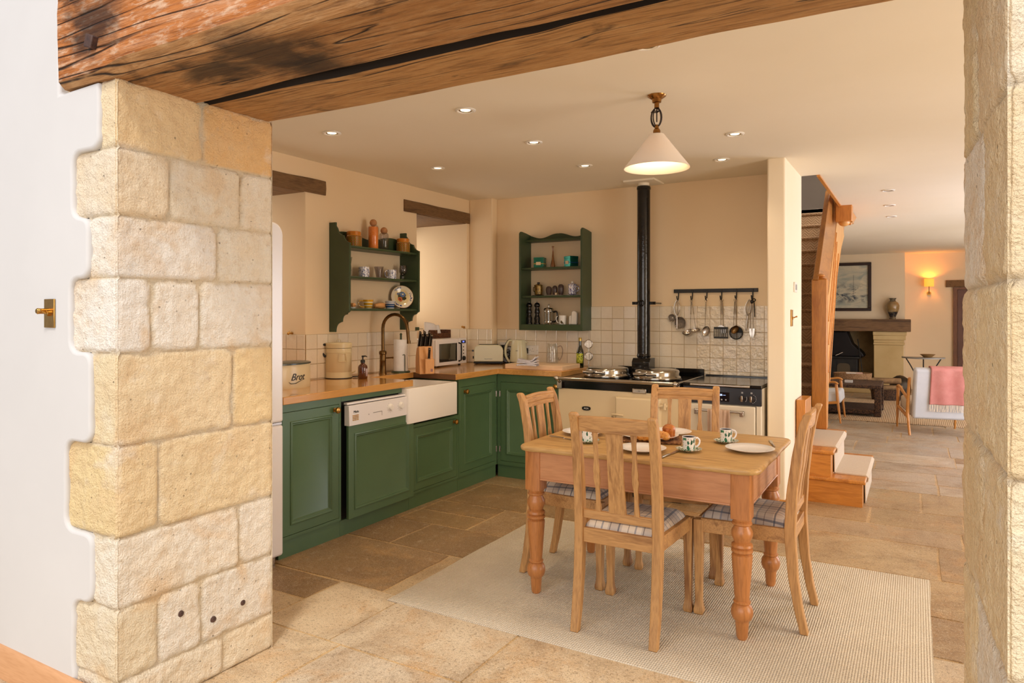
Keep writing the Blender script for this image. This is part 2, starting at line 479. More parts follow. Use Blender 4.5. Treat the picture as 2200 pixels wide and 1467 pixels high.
def stone(b, cl, pos, nrm, u0, u1, v0, v1, col, keep='', seed=0, step=.010, deep=.008):
    """one dressed block: pos(u,v) lies on the wall face, edges fall back to the mortar except those in keep"""
    nu = max(4, int((u1-u0)/step)); nv = max(4, int((v1-v0)/step)); vs = {}
    n = Vector(nrm)
    for i in range(nu+1):
        for j in range(nv+1):
            u = u0+(u1-u0)*i/nu; v = v0+(v1-v0)*j/nv
            q = pos(u, v)
            wob = .004+.014*abs(mn.noise(q*9+Vector((seed, 0, 0))))+.005*mn.noise(q*38)+.003*mn.noise(q*85)
            dl = 9 if 'l' in keep else u-u0; dr = 9 if 'r' in keep else u1-u
            db = 9 if 'b' in keep else v-v0; dt = 9 if 't' in keep else v1-v
            d = min(dl, dr, db, dt)
            if sorted((dl, dr, db, dt))[1] < .03:
                s2 = sorted((dl, dr, db, dt)); d = max(0, .03-math.hypot(.03-s2[0], .03-s2[1]))
            f = ss(wob*.6, wob+.004, d)
            edge = 1
            if 'l' in keep: edge = min(edge, ss(0, .02, u-u0)*.7+.3)
            if 'r' in keep: edge = min(edge, ss(0, .02, u1-u)*.7+.3)
            h = -deep*(1-f)+f*edge*(.0055*mn.noise(q*6+Vector((0, seed, 0)))+.0045*mn.noise(q*26)+.003*mn.noise(q*62))
            if 'l' in keep: h -= .005*(1-ss(0, .012, u-u0))
            if 'r' in keep: h -= .005*(1-ss(0, .012, u1-u))
            vv = b._v(q+n*h); vs[i, j] = (vv, f)
    mort = lin('#cdbb9a')
    for i in range(nu):
        for j in range(nv):
            k = ((i, j), (i+1, j), (i+1, j+1), (i, j+1))
            f = b.bm.faces.new([vs[q][0] for q in k])
            for lp, q in zip(f.loops, k):
                g = vs[q][1]; lp[cl] = tuple(mort[m]*(1-g)+col[m]*g for m in range(3))+(1,)
def shade(c, r): k = r.uniform(.95, 1.04); return tuple(min(1, q*k) for q in lin(c)[:3])+(1,)
ZCO = [0, .145, .392, .634, .946, 1.262, 1.52, 1.733, 1.963, 2.2]
courses = [   # bottom up: left edge px on the front face, front colour, joints px on the reveal, colours
    (157, '#ecdfc2', [480], ['#efe3cb', '#eadcc0']),
    (155, '#ecdcba', [341, 434], ['#ead9b6', '#f1e9da', '#efe7d9']),
    (195, '#f1e8d4', [515], ['#f2e9d8', '#f1e8d8']),
    (139, '#e6c987', [342], ['#ecd09a', '#edd3a0']),
    (192, '#ecd6a6', [501], ['#eed5a6', '#efd092']),
    (148, '#f2ede4', [326, 430], ['#f4efe6', '#f1ebdf', '#f0e9dc']),
    (187, '#efe7da', [468], ['#f1ebe1', '#efe5d0']),
    (153, '#e9d9bf', [366, 517], ['#ecd6b2', '#e9dabf', '#efe2cb']),
    (210, '#edd8ae', [437], ['#ebc584', '#e3a848'])]
b = MB(); cl = b.bm.loops.layers.float_color.new('Col'); r = random.Random(3)
for ci, (lp_, fc, js, cs) in enumerate(courses):
    z0, z1_ = ZCO[ci], ZCO[ci+1]
    ys = [Y0]+[yL(p, PX) for p in js]+[Y1]
    for k in range(len(ys)-1):
        keep = ('l' if k == 0 else '')+('r' if k == len(ys)-2 else '')
        stone(b, cl, lambda u, v: Vector((PX, u, v)), (1, 0, 0), ys[k], ys[k+1], z0, z1_, shade(cs[k], r), keep, ci*7+k, deep=.009)
    xl = xB(lp_, Y0)
    stone(b, cl, lambda u, v: Vector((u, Y0, v)), (0, -1, 0), xl, PX, z0, z1_, shade(fc, r), 'r', ci*7+50)
bmesh.ops.remove_doubles(b.bm, verts=b.bm.verts[:], dist=.0008)
# kitchen side return of the pier
f = b.bm.faces.new([b._v(p) for p in ((PX, Y1, 0), (PX-.3, Y1+.002, 0), (PX-.3, Y1+.002, 2.2), (PX, Y1, 2.2))])
for lp in f.loops: lp[cl] = lin('#e8d6b4')
struct(b.build('wall_pier_left', M_stone, recalc=False, ang=60))
for px, py, lab in ((388, 1318, 'rusty screw in the small pale block low on the pier'), (458, 1330, 'lower of two rusty screws in the wide block low on the pier'), (521, 1294, 'upper right rusty screw in the wide block low on the pier')):
    q = W(px, py, x=PX); t = T('rusty_screw', lab, 'screw', (PX, q.y, q.z), 0, 'rusty screws in the pier')
    b = MB(); b.lathe([(.012, -.002), (.011, .004), (.004, .006), (.001, .004)], 18, (0, 0, 0), 'x'); b.build('screw', mottled('rusty_iron', '#3a2a26', '#5a3f35', 30, .6, .4, 200), t)
# right pier
ra, rb = Vector((.128, Y0, 0)), Vector((.100, Y1, 0))
zr = [0, .42, .80, 1.13, 1.455, 1.77, 2.2, 2.7]
b = MB(); cl = b.bm.loops.layers.float_color.new('Col')
cr = ['#e6cf9c', '#ece2cf', '#ecd09a', '#ecd3a0', '#e4c791', '#ead0a2', '#efe6d6']
cr2 = ['#efe0bf', '#efe3ca', '#eedcb4', '#ecd09a', '#ead0a0', '#efe0c2', '#f3eee6']
L = (rb-ra).length; nn = Vector((-(rb-ra).y, (rb-ra).x, 0)).normalized()
for k in range(7):
    s = L*(.62 if k % 2 else .45)
    P_ = lambda u, v: ra+(rb-ra)*(u/L)+Vector((0, 0, v))
    stone(b, cl, P_, nn, 0, s, zr[k], zr[k+1], shade(cr[k], r), 'l', 80+k)
    stone(b, cl, P_, nn, s, L, zr[k], zr[k+1], shade(cr[(k+2) % 7], r), 'r', 90+k)
    x1 = .128+(.34 if k % 2 else .5)
    stone(b, cl, lambda u, v: Vector((u, Y0, v)), (0, -1, 0), .128, x1, zr[k], zr[k+1], shade(cr2[k], r), 'l', 70+k)
    stone(b, cl, lambda u, v: Vector((u, Y0, v)), (0, -1, 0), x1, x1+.45, zr[k], zr[k+1], shade(cr2[k-1], r), '', 170+k)
struct(b.build('wall_pier_right', M_stone, recalc=False, ang=60))

# plaster face of the conservatory side with its toothed edge round the quoins
pl = []
for ci, (lp_, *_q) in enumerate(courses):
    xl = xB(lp_, Y0-.014)+.004
    pl += [(xl, ZCO[ci]), (xl, ZCO[ci+1])]
b = MB(); n = len(pl)
yf = Y0-.014
nz = 40; pts = []
for i in range(len(pl)-1):        # soften the steps
    a, c = Vector(pl[i]), Vector(pl[i+1]); m = max(2, int((c-a).length/.02))
    for k in range(m): pts.append(a.lerp(c, k/m))
pts.append(Vector(pl[-1]))
sm = []
for i in range(len(pts)):
    q = pts[max(0, i-2):i+3]; v = sum((x for x in q), Vector((0, 0)))/len(q)
    sm.append((v.x+.004*mn.noise(Vector((v.x*20, v.y*20, 0))), v.y))
xend = xB(126, Y0-.014)
poly = [(-4.4, 0)]+[(sm[0][0], 0)]+sm[1:-1]+[(sm[-1][0], 2.19), (xend, 2.185), (xend, 3.2), (-4.4, 3.2)]
b.prism(poly, yf, Y0+.05, 'y')
struct(b.build('wall_conservatory', M_whitewall, bevel=.012, bseg=4))
b = MB(); b.prism([(0, 0), (-.022, 0), (-.022, .075), (-.016, .085), (-.016, .095), (-.009, .108), (-.004, .115), (0, .115)], -4.4, xB(186, Y0-.02), 'x')
struct(b.build('baseboard_front', wood('pine_skirting', '#d9a679', '#c08a5c', 'x', .5), loc=(0, yf, 0)))
b = MB(); b.prism([(0, 0), (.016, 0), (.016, .085), (.008, .1), (0, .1)], PXa, PXb, 'x')
o = struct(b.build('baseboard_partition', wood('oak_skirting', '#d29546', '#b3752f', 'x', .4), loc=(0, PYE, 0))); o.scale.y = -1
b = MB(); b.box(PXb, PXb+.016, PYE-.016, 5.58, 0, .1); struct(b.build('baseboard_stair', wood('oak_skirting', '#d29546', '#b3752f', 'y', .4), bevel=.004))

# ---- oak beams
def beam_mat(name, base, dark, pale, pal_amt):
    t = NT(name); p = t.obj()
    g = t.noise(t.map(p, (1.5, 16, 16)), 1.5, 7, .65, .8)
    g2 = t.noise(t.map(p, (5, 90, 90)), 1.2, 4, .6)
    big = t.noise(t.map(p, (1, 1.6, 1.6)), 2.3, 4, .55, .6)
    st = t.noise(t.map(p, (1.0, 2.0, 2.0), (3, 1, 0)), 2.6, 5, .6, 1.2)
    crack = t.noise(t.map(p, (.30, 9, 9), (0, .7, .2)), 1.3, 2, .4, .08)
    cm = t.ramp(t.math('ABSOLUTE', t.math('SUBTRACT', crack, .5)), [(.0, 1.0), (.009, 0.0)])
    cm = t.math('MULTIPLY', cm, t.ramp(big, [(.4, 0.0), (.5, 1.0)]))
    c = t.ramp(g, [(.25, dark), (.45, base), (.7, t_mix(base, pale, .3))])
    c = t.mix(t.ramp(t.noise(t.map(p, (4, 14, 14)), 3, 6, .7), [(.5, 0.0), (.64, pal_amt)]), c, pale)
    c = t.mix(t.math('MULTIPLY', t.ramp(g2, [(.32, 1.0), (.5, 0.0)]), .7), c, dark)
    c = t.mix(t.ramp(st, [(.60, 0.0), (.72, .8)]), c, '#2c1a10')
    c = t.mix(cm, c, '#140b06')
    # smoke-dark stains round old iron
    for q in ((-2.42, .0, 0.2, .13), (-1.98, .17, 0, .11), (-1.72, .16, 0, .16), (-1.62, .3, 0, .12), (-2.45, 0, .37, .1)):
        vm = t.n('ShaderNodeVectorMath', operation='DISTANCE'); t.set(vm.inputs[0], t.map(p, (.8, 1, 1))); vm.inputs[1].default_value = (q[0]*.8, q[1], q[2])
        m = t.math('ADD', vm.outputs['Value'], t.math('MULTIPLY', t.math('SUBTRACT', g, .5), .12))
        m = t.math('ADD', m, t.math('MULTIPLY', t.math('SUBTRACT', big, .5), .2))
        m = t.math('ADD', m, t.math('MULTIPLY', t.math('SUBTRACT', st, .5), .35))
        c = t.mix(t.ramp(m, [(q[3]*.45, .82), (q[3]*1.15, 0.0)]), c, '#1f1510')
    t.P(Base_Color=c, Roughness=.62, Specular_IOR_Level=.35)
    h = t.math('SUBTRACT', t.math('ADD', t.math('MULTIPLY', g, .5), t.math('MULTIPLY', g2, .35)), cm)
    t.bump(h, .9, .02); return t.m
def beam(name, lab, x0, x1, y0, y1, z0, z1, mats, wane=0, seed=0, thr=-.86):
    """a rough-hewn timber: rounded rectangular section wandering along its length"""
    b = MB(); n = int((x1-x0)/.022); ns = 14; rs = []
    h, w = z1-z0, y1-y0
    def sec(x):
        wn = wane*ss(-2.45, -2.2, x)
        sec_ = []
        c = .018+.010*mn.noise(Vector((x*1.3, seed, 0)))
        lift = .0
        if seed: y0_ = y0+.012*mn.noise(Vector((x*1.7, 3, 3)))+.006*mn.noise(Vector((x*7, 3, 3)))+.010*math.exp(-((x+1.15)/.5)**2)
        else: y0_ = y0
        pts = [(y0_+c, z0), (y1-c, z0), (y1, z0+c), (y1, z1), (y0_, z1), (y0_, z0+c+wn*1.1)]
        if wn > 0: pts[0] = (y0+c+wn*.9, z0)
        out = []
        m = len(pts)
        for i in range(m):
            a, d = Vector(pts[i]), Vector(pts[(i+1) % m])
            k = (16, 4, 12, 4, 14, 8)[i]
            for j in range(k):
                q = a.lerp(d, j/k)
                ng = mn.noise(Vector((x*1.1, q.x*4+seed, q.y*4)))*.010+mn.noise(Vector((x*5, q.x*9+seed, q.y*9)))*.004+mn.noise(Vector((x*3, q.x*45, q.y*45+seed)))*.0025
                cen = Vector(((y0+y1)/2, (z0+z1)/2)); dr = (q-cen).normalized()
                out.append((x, q.x+dr.x*ng, q.y+dr.y*ng))
        return out
    for i in range(n+1): rs.append(sec(x0+(x1-x0)*i/n))
    # worn end
    rs[0] = [(x0+.006*mn.noise(Vector((p[1]*6, p[2]*6, seed))), p[1], p[2]) for p in rs[0]]
    b.rings(rs)
    bmesh.ops.recalc_face_normals(b.bm, faces=b.bm.faces[:])
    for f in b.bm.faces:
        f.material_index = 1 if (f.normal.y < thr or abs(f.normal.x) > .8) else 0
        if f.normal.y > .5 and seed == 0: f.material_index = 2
    o = b.build(name, mats, recalc=False, ang=50, loc=None)
    tag(o, lab, 'beam'); return o
Bx = wood  # noqa
M_split_shade = plain('crack_grime', '#1c120b', .9)  # near-black on the facing beam sides, painted shade inside the split
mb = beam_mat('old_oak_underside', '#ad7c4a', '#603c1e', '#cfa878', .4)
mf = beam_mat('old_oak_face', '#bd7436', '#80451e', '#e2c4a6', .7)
def shift(o, d):
    for v in o.data.vertices: v.co -= Vector(d)
    o.location = d
    return o
o = beam('oak_beam', 'massive rough orange-brown oak beam with black iron stains, front one over the opening', xB(124, 1.34), .75, 1.34, 1.700, 2.19, 2.78, [mb, mf, M_split_shade], .028, 0)
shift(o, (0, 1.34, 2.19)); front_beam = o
o2 = beam('oak_beam', 'rough brown oak beam on the kitchen side, behind the dark split', PX-.22, .75, 1.724, Y1+.005, 2.195, 2.75, [beam_mat('old_oak_rear', '#b38450', '#694522', '#cfa873', .3), M_split_shade], 0, 5, -.45)
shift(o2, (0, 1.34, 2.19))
b = MB(); b.box(PX-.3, .7, 1.68, 1.76, 2.26, 2.7); struct(b.build('trim_beam_gap_shade', M_dark))  # dark filler behind the gap, standing in for the shade between the beams
for (px, py, s) in ((197, 90, .022), (455, 88, .012)):
    q = W(px, py, y=1.335)
    if px < 300:
        bb = MB(); bb.M = Matrix.Translation(q-Vector((0, 1.34, 2.19)))@Matrix.Rotation(R(20), 4, 'Y'); bb.box(-s, s, -.014, .03, -s, s)
        label(bb.build('iron_bolt', mottled('rusty_iron', '#3a2a26', '#5a3f35', 30, .6, .4, 200), front_beam, bevel=.004), 'rusty square iron bolt head')

# small lintels over the niches
M_lint = wood('old_lintel', '#80613f', '#4c3520', 'y', .8, 1.3, False, 0, .6)
for nm, ya, yb, lab in (('wooden_lintel', N1[0]-.15, yL(698, XW), 'weathered brown timber lintel above the niche beside the fridge'),
                        ('wooden_lintel', yL(867, XW), YW-.105, 'weathered brown timber lintel above the niche near the corner')):
    b = MB(); rs = []
    n = 22
    for i in range(n+1):
        y = ya+(yb-ya)*i/n; w = lambda k: .007*mn.noise(Vector((y*3, k, ya)))
        inn = (y > (N1[0] if ya < 3 else N2[0]) and y < (N1[1] if ya < 3 else N2[1]))
        xb = XW-.02
        rs.append([(xb, y, 2.252+w(1)), (XW+.012, y, 2.252+w(2)), (XW+.014+w(3), y, 2.30), (XW+.012, y, 2.352+w(4)), (xb, y, 2.352+w(5))])
    b.rings(rs)
    b.box(XW-.60, XW-.01, (N1[0] if ya < 3 else N2[0]), (N1[1] if ya < 3 else N2[1]), 2.25, 2.33)
    tag(b.build(nm, M_lint, bevel=.003), lab, 'beam')

# ---- wall tiles
def tile_mat(name='handmade_tile', bs=.16):
    t = NT(name); p = t.pos(); a = t.attr('Col')
    n = t.noise(p, 26, 2, .5, .2)
    t.P(Base_Color=t.mix(t.ramp(t.noise(p, 40, 3), [(.4, 0.0), (.8, .2)]), a, '#dccdb2'), Roughness=.12, Coat_Weight=.3)
    t.bump(n, bs, .02); return t.m
M_tile = tile_mat()
def tiles(name, pos, nrm, U, V, p=.1055, seed=0, mat=None):
    b = MB(); cl = b.bm.loops.layers.float_color.new('Col'); r = random.Random(seed); n = Vector(nrm); g = .0017; e = .0022
    pal = ['#efe4d0', '#ece0ca', '#f0e6d6', '#eadcc4', '#eee2cc', '#ede1cb'] or ['#ecdfc8', '#eddfc6', '#e6d3b4', '#efe4d0', '#e3cfae', '#ece0cd']
    v1 = V[1]
    while v1 > V[0]+.004:
        v0 = max(V[0], v1-p); u0 = U[0]
        while u0 < U[1]-.004:
            u1 = min(U[1], u0+p)
            c = lin(r.choice(pal)); tl = [r.uniform(-.0005, .0005) for _ in range(4)]
            uv = [(u0+g, v0+g), (u1-g, v0+g), (u1-g, v1-g), (u0+g, v1-g)]
            ui = [(u0+g+e, v0+g+e), (u1-g-e, v0+g+e), (u1-g-e, v1-g-e), (u0+g+e, v1-g-e)]
            o_ = [b._v(pos(*q)+n*.001) for q in uv]; m_ = [b._v(pos(*q)+n*(.006+t_)) for q, t_ in zip(uv, tl)]
            i_ = [b._v(pos(*q)+n*(.0085+t_)) for q, t_ in zip(ui, tl)]
            fs = [b.bm.faces.new(i_)]
            for k in range(4):
                fs.append(b.bm.faces.new((o_[k], o_[(k+1) % 4], m_[(k+1) % 4], m_[k])))
                fs.append(b.bm.faces.new((m_[k], m_[(k+1) % 4], i_[(k+1) % 4], i_[k])))
            for f in fs:
                for lp in f.loops: lp[cl] = c
            u0 = u1
        v1 = v0
    gr = [b._v(pos(*q)+n*.0025) for q in ((U[0], V[0]), (U[1], V[0]), (U[1], V[1]), (U[0], V[1]))]
    f = b.bm.faces.new(gr)
    for lp in f.loops: lp[cl] = lin('#c3a97e')
    return struct(b.build(name, mat or M_tile, recalc=True, ang=18))
ZT1, ZT2 = 1.247, 1.456
xs = xB(1268, YW)
tiles('wall_tiles_back', lambda u, v: Vector((u, YW, v)), (0, -1, 0), (xq+.0, xs), (ZS, ZT1), seed=1)
tiles('wall_tiles_range', lambda u, v: Vector((u, YW, v)), (0, -1, 0), (xs, xs+.1055*9), (.88, ZT2), seed=2)
tiles('wall_tiles_cooker', lambda u, v: Vector((u, YW, v)), (0, -1, 0), (xs+.1055*9, PXa), (.88, ZT2), seed=8, mat=tile_mat('rippled_tile', .8))
tiles('wall_tiles_boxing', lambda u, v: Vector((u, YW-.10, v)), (0, -1, 0), (XW, xq), (ZS, ZT1), seed=3)
tiles('wall_tiles_left', lambda u, v: Vector((XW, -u, v)), (1, 0, 0), (-N2[0], -N1[1]), (ZS, ZT1), seed=4)
tiles('wall_tiles_corner', lambda u, v: Vector((XW, -u, v)), (1, 0, 0), (-(YW-.1), -N2[1]), (ZS, ZT1), seed=5)
tiles('wall_tiles_niche_one', lambda u, v: Vector((u, N1[1], v)), (0, -1, 0), (XW-.5, XW), (ZS, ZT1), seed=6)
tiles('wall_tiles_niche_two', lambda u, v: Vector((u, N2[1], v)), (0, -1, 0), (XW-.5, XW), (ZS, ZT1), seed=7)
# ================================================================ kitchen units
WT = .925; XF = -3.11; YF = 5.13
def door(x0, x1, z0, z1, inset=.065, y=0, b=None):
    b = b or MB()
    def rc(i, yy): return [(x0+i, yy, z0+i), (x1-i, yy, z0+i), (x1-i, yy, z1-i), (x0+i, yy, z1-i)]
    s = inset
    b.rings([rc(0, y+.02), rc(0, y), rc(s, y), rc(s+.002, y-.006), rc(s+.010, y-.008), rc(s+.016, y-.001), rc(s+.020, y-.003), rc(s+.026, y+.006), rc(s+.03, y+.008)])
    return b
def knob(parent, x, z, y=0, r=.020):
    b = MB(); b.lathe([(.013, 0), (.013, .003), (.007, .006), (.006, .014), (r*.75, .018), (r, .026), (r*.9, .035), (r*.4, .040)], 20, (0, 0, 0), 'z')
    o = b.build('knob', M_brass, parent, rot=(R(90), 0, 0), loc=(x, y, z)); return o
def hinge(parent, x, z, y=0):
    b = MB(); b.cyl((x, y-.003, z-.025), .004, .05, 'z', 8); b.box(x-.008, x+.008, y-.002, y+.002, z-.022, z+.022)
    b.build('hinge', M_steel, parent)
M_greenplinth = M_green
def cabinet(lab, loc, rz, w, dx0, dx1, dz0, dz1, kx, kz, hx=None, ztop=.88, dep=.56, zplate=None, nodoor=False):
    t = T('base_cabinet', lab, 'cabinet', loc, rz, 'green base cabinets under the worktop')
    b = MB(); m = .0015
    # carcass walls and face frame round the door
    b.box(m, w-m, .03, dep, .10, .118); b.box(m, .018, .022, dep, .118, ztop); b.box(w-.018, w-m, .022, dep, .118, ztop); b.box(.018, w-.018, dep-.01, dep, .118, ztop)
    for a in ((m, dx0-.002, .105, ztop), (dx1+.002, w-m, .105, ztop), (dx0-.002, dx1+.002, .105, dz0-.002), (dx0-.002, dx1+.002, dz1+.003, ztop)):
        if a[1]-a[0] > .001: b.box(a[0], a[1], 0, .022, a[2], a[3])
    b.build('carcass', M_green, t)
    b = MB(); b.box(m, w-m, .012, .03, 0, .104); b.build('plinth', M_green, t)
    d = door(dx0, dx1, dz0, dz1, .055).build('door', M_green, t, bevel=.0015)
    knob(d, kx, kz)
    if hx is not None:
        for z in (dz0+.1, dz1-.1): hinge(d, hx, z)
    return t
def lx(px): return yL(px, XF)
y_a, y_b, y_c, y_d = 2.765, lx(733), lx(881), lx(985)
cabinet('green base cabinet beside the white fridge, brass knob at its right', (XF, y_a, 0), R(90), y_b-y_a, .02, lx(728)-y_a, .125, .83, lx(719)-y_a, .80)
ya = y_c
t = cabinet('short-doored green cabinet under the white butler sink', (XF, ya, 0), R(90), y_d-ya, lx(884)-ya, lx(981)-ya, .125, .575, lx(975)-ya, .555, ztop=.60)
ya = y_d
cabinet('tall green cabinet door between the sink and the corner', (XF, ya, 0), R(90), 5.128-ya, lx(989)-ya, lx(1064)-ya, .14, .81, lx(998)-ya, .775, lx(1066)-ya)
xl_ = XF+.001; AX0 = W(1199, 806, y=5.03).x
t = cabinet('green corner cabinet beside the cream range cooker, half hidden by a chair', (xl_, YF, 0), 0, AX0-.006-xl_, W(1076, 900, y=YF).x-xl_, AX0-.03-xl_, .14, .81, AX0-.06-xl_, .80, W(1074, 900, y=YF).x-xl_)

# dishwasher
t = T('dishwasher', 'built-in dishwasher with white control panel and green panelled door', 'dishwasher', (XF, y_b, 0), R(90))
w = y_c-y_b
wk = yL(877, -3.055)-y_b-.002; b = MB(); b.box(.003, wk-.002, .03, .55, .10, .875); b.build('body', plain('dark_grey_plastic', '#1b1c1a', .6), t)
b = MB(); b.box(.0, wk, .0, .02, .845, .88); b.build('top_strip', M_green, t); b = MB(); b.box(0, w-.001, .012, .03, 0, .098); b.build('plinth', M_green, t)
door(.03, w-.002, .105, .69, .05, -.034).build('door', M_green, t, bevel=.0015)
b = MB(); b.prism([(-.005, .692), (-.048, .692), (-.044, .818), (-.005, .818)], .022, wk, 'x'); b.box(.022, wk, -.03, .0, .823, .836)
cp = b.build('control_panel', M_fridge, t, bevel=.002)
rot = (R(90), 0, 0)
Mt = plain('grey_print', '#3a3a3e', .5)
text('Miele', .022, plain('black_print', '#101014', .5), cp, (.085, -.0475, .776), rot, 'maker_lettering')
b = MB()
for i in range(3):
    for j in range(4): b.box(.052+i*.019, .068+i*.019, -.0485, -.046, .722+j*.0095, .728+j*.0095)
label(b.build('vent_grille', M_brass, cp), 'gold-toned vent grille')
b = MB(); b.box(.245, .33, -.0475, -.045, .748, .752); b.box(.33, .333, -.0475, -.045, .722, .752); b.box(.2, .206, -.0475, -.045, .742, .748); b.build('button_recess', plain('grey_plastic', '#8f8c88', .5), cp)
for x in (.415, .525):
    b = MB(); b.lathe([(.026, 0), (.026, .004), (.021, .006), (.019, .016), (.017, .018)], 28); b.box(-.002, .002, .006, .018, .0181, .0187)
    b.build('dial', M_whitep, cp, loc=(x, -.046, .765), rot=rot)
for x in (.415, .525):
    b = MB()
    for k in range(9):
        a = R(30+k*30+90); b.cbox((x+.034*math.cos(a), -.0475, .765+.034*math.sin(a)), (.003, .001, .002))
    b.build('dial_marks', plain('light_grey_print', '#9c9a98', .5), cp)

# butler sink
SKX = -3.055
y0, y1 = yL(877, SKX), yL(984, SKX)
t = T('butler_sink', 'white ceramic butler sink set into the oak worktop', 'sink', (0, 0, 0))
b = MB()
out = rrect(-3.485, SKX, y0, y1, .02, 4); inn = rrect(-3.46, SKX-.03, y0+.03, y1-.03, .04, 4); inb = rrect(-3.44, SKX-.05, y0+.05, y1-.05, .05, 4)
rr = lambda p, z: [(x, y, z) for x, y in p]
b.rings([rr(out, .625), rr(out, .865), rr(rrect(-3.482, SKX-.004, y0+.004, y1-.004, .02, 4), .872), rr(inn, .872), rr(inn, .86), rr(inb, .66)], True, True)
b.build('basin', M_white, t, bevel=.003)
t.location = (-3.27, (y0+y1)/2, .6)
for c in [o for o in COL.objects if o.parent == t]: c.location = (3.27, -(y0+y1)/2, -.6)

# oak worktops
def drain_mat():
    t = NT('worktop_drainer'); src = M_block.node_tree
    v = t.obj(); s = t.sep(v)
    sc = (11, 1.2, 11)
    n1 = t.noise(t.map(v, sc), 1.6, 5, .6, .6)
    c = t.ramp(n1, [(.28, '#b97c3a'), (.48, '#d9a35a'), (.75, '#cd954e')])
    st = t.sep(t.map(v, (1, 1, 1)))
    plank = t.noise(t.map(v, (9, .9, 1)), 1, 0)
    c = t.mix(t.math('MULTIPLY', plank, .5), c, '#b9772f')
    g = t.band(s[0], 22, .1, .28)
    m = t.math('MULTIPLY', g, t.math('MULTIPLY', t.math('GREATER_THAN', s[1], 3.15), t.math('LESS_THAN', s[1], 3.86)))
    m = t.math('MULTIPLY', m, t.math('GREATER_THAN', s[0], -3.45))
    t.P(Base_Color=c, Roughness=.13, Coat_Weight=.6, Coat_Roughness=.06)
    t.bump(t.math('MULTIPLY_ADD', m, -1.0, t.math('MULTIPLY', n1, .05)), .8, .006)
    return t.m
YS0, YS1 = yL(888, -3.08), yL(979, -3.08)
b = MB(); b.prism([(XW+.002, 2.765), (-3.08, 2.765), (-3.08, YS0), (-3.487, YS0), (-3.487, YS1-.001), (XW+.002, YS1-.001)], .88, WT, 'z')
tag(b.build('oak_worktop', drain_mat(), bevel=.004), 'glossy oak worktop left of the sink, with drainer grooves', 'worktop', )
b = MB(); b.prism([(XW+.002, YS1), (-3.08, YS1), (-3.08, 5.095), (AX0-.004, 5.095), (AX0-.004, YW-.002), (xq+.002, YW-.002), (xq+.002, YW-.102), (XW+.002, YW-.102)], .88, WT, 'z')
wo = b.build('oak_worktop', [M_block, wood('end_grain', '#7a5534', '#4a2f1c', 'x', .6, 2.5, False, 0, .4)], bevel=.004)
for pg_ in wo.data.polygons:
    if pg_.normal.y < -.9 and abs(pg_.center.y-YS1) < .01: pg_.material_index = 1
tag(wo, 'oak worktop turning the corner from the sink to the range cooker', 'worktop')

# fridge
t = T('fridge_freezer', 'tall white round-shouldered fridge freezer behind the stone pier', 'fridge', (-3.39, 2.42, 0))
def fr(z0, z1, x1, d=0):
    b = MB(); return b
b = MB(); b.prism([(y, z) for y, z in rrect(2.12-2.42, 2.745-2.42, .045, 1.895, .06, 6)], -.29, .27, 'x'); b.build('body', M_fridge, t, bevel=.01)
zs = .785
b = MB(); b.prism(rrect(-.30, .325, .05, zs-.007, .015, 3), .272, .335, 'x'); b.build('freezer_door', M_fridge, t, bevel=.014, bseg=3)
up = [(-.30, zs+.007), (.325, zs+.007)]+[(.325-.07+.07*math.cos(a), 1.90-.07+.07*math.sin(a)) for a in [R(k*15) for k in range(7)]]+[(-.30+.07+.07*math.cos(a), 1.90-.07+.07*math.sin(a)) for a in [R(90+k*15) for k in range(7)]]
b = MB(); b.prism(up, .272, .335, 'x'); b.build('fridge_door', M_fridge, t, bevel=.014, bseg=3)
b = MB(); b.box(.272, .325, -.29, .32, zs-.006, zs+.006); label(b.build('door_seam', M_steel, t), 'metal strip between the doors')
for x in (-.25, .29):
    for y in (-.25, .28):
        b = MB(); b.cyl((x, y, 0), .02, .048, 'z', 12); b.build('foot', M_steel, t)

# ---- range cooker
AY = 5.03; AX1 = W(1462, 820, y=AY).x; AW = AX1-AX0
t = T('range_cooker', 'cream cast-iron range cooker with two domed chrome lids', 'cooker', (AX0, AY, 0))
range_t = t
b = MB(); b.box(.01, AW-.01, .04, .66, .0, .09); b.build('plinth', M_blackm, t)
b = MB(); b.box(0, AW, 0, .66, .09, .80); b.build('body', M_aga, t, bevel=.008)
b = MB(); b.box(.003, AW-.003, .008, .655, .802, .85); b.build('front_band', M_black, t)
b = MB(); b.box(-.0, AW, -.015, .66, .851, .882); b.box(.25, AW, .655, .668, .882, .945); b.build('hob', M_black, t, bevel=.004)
b = MB(); b.rod((.0, -.065, .885), (AW, -.065, .885), .0135, 14); rl = b.build('rail', M_chrome, t)
for x in (.02, AW-.02):
    b = MB(); b.rod((x, -.065, .885), (x, .0, .845), .012); b.box(x-.02, x+.02, -.018, .004, .80, .87); b.ball((x, -.07, .885), .02, 12); b.build('rail_bracket', M_chrome, rl)
b = MB(); b.rod((AW-.004, -.05, .886), (AW-.004, .63, .886), .009); b.build('side_trim', M_steel, t)
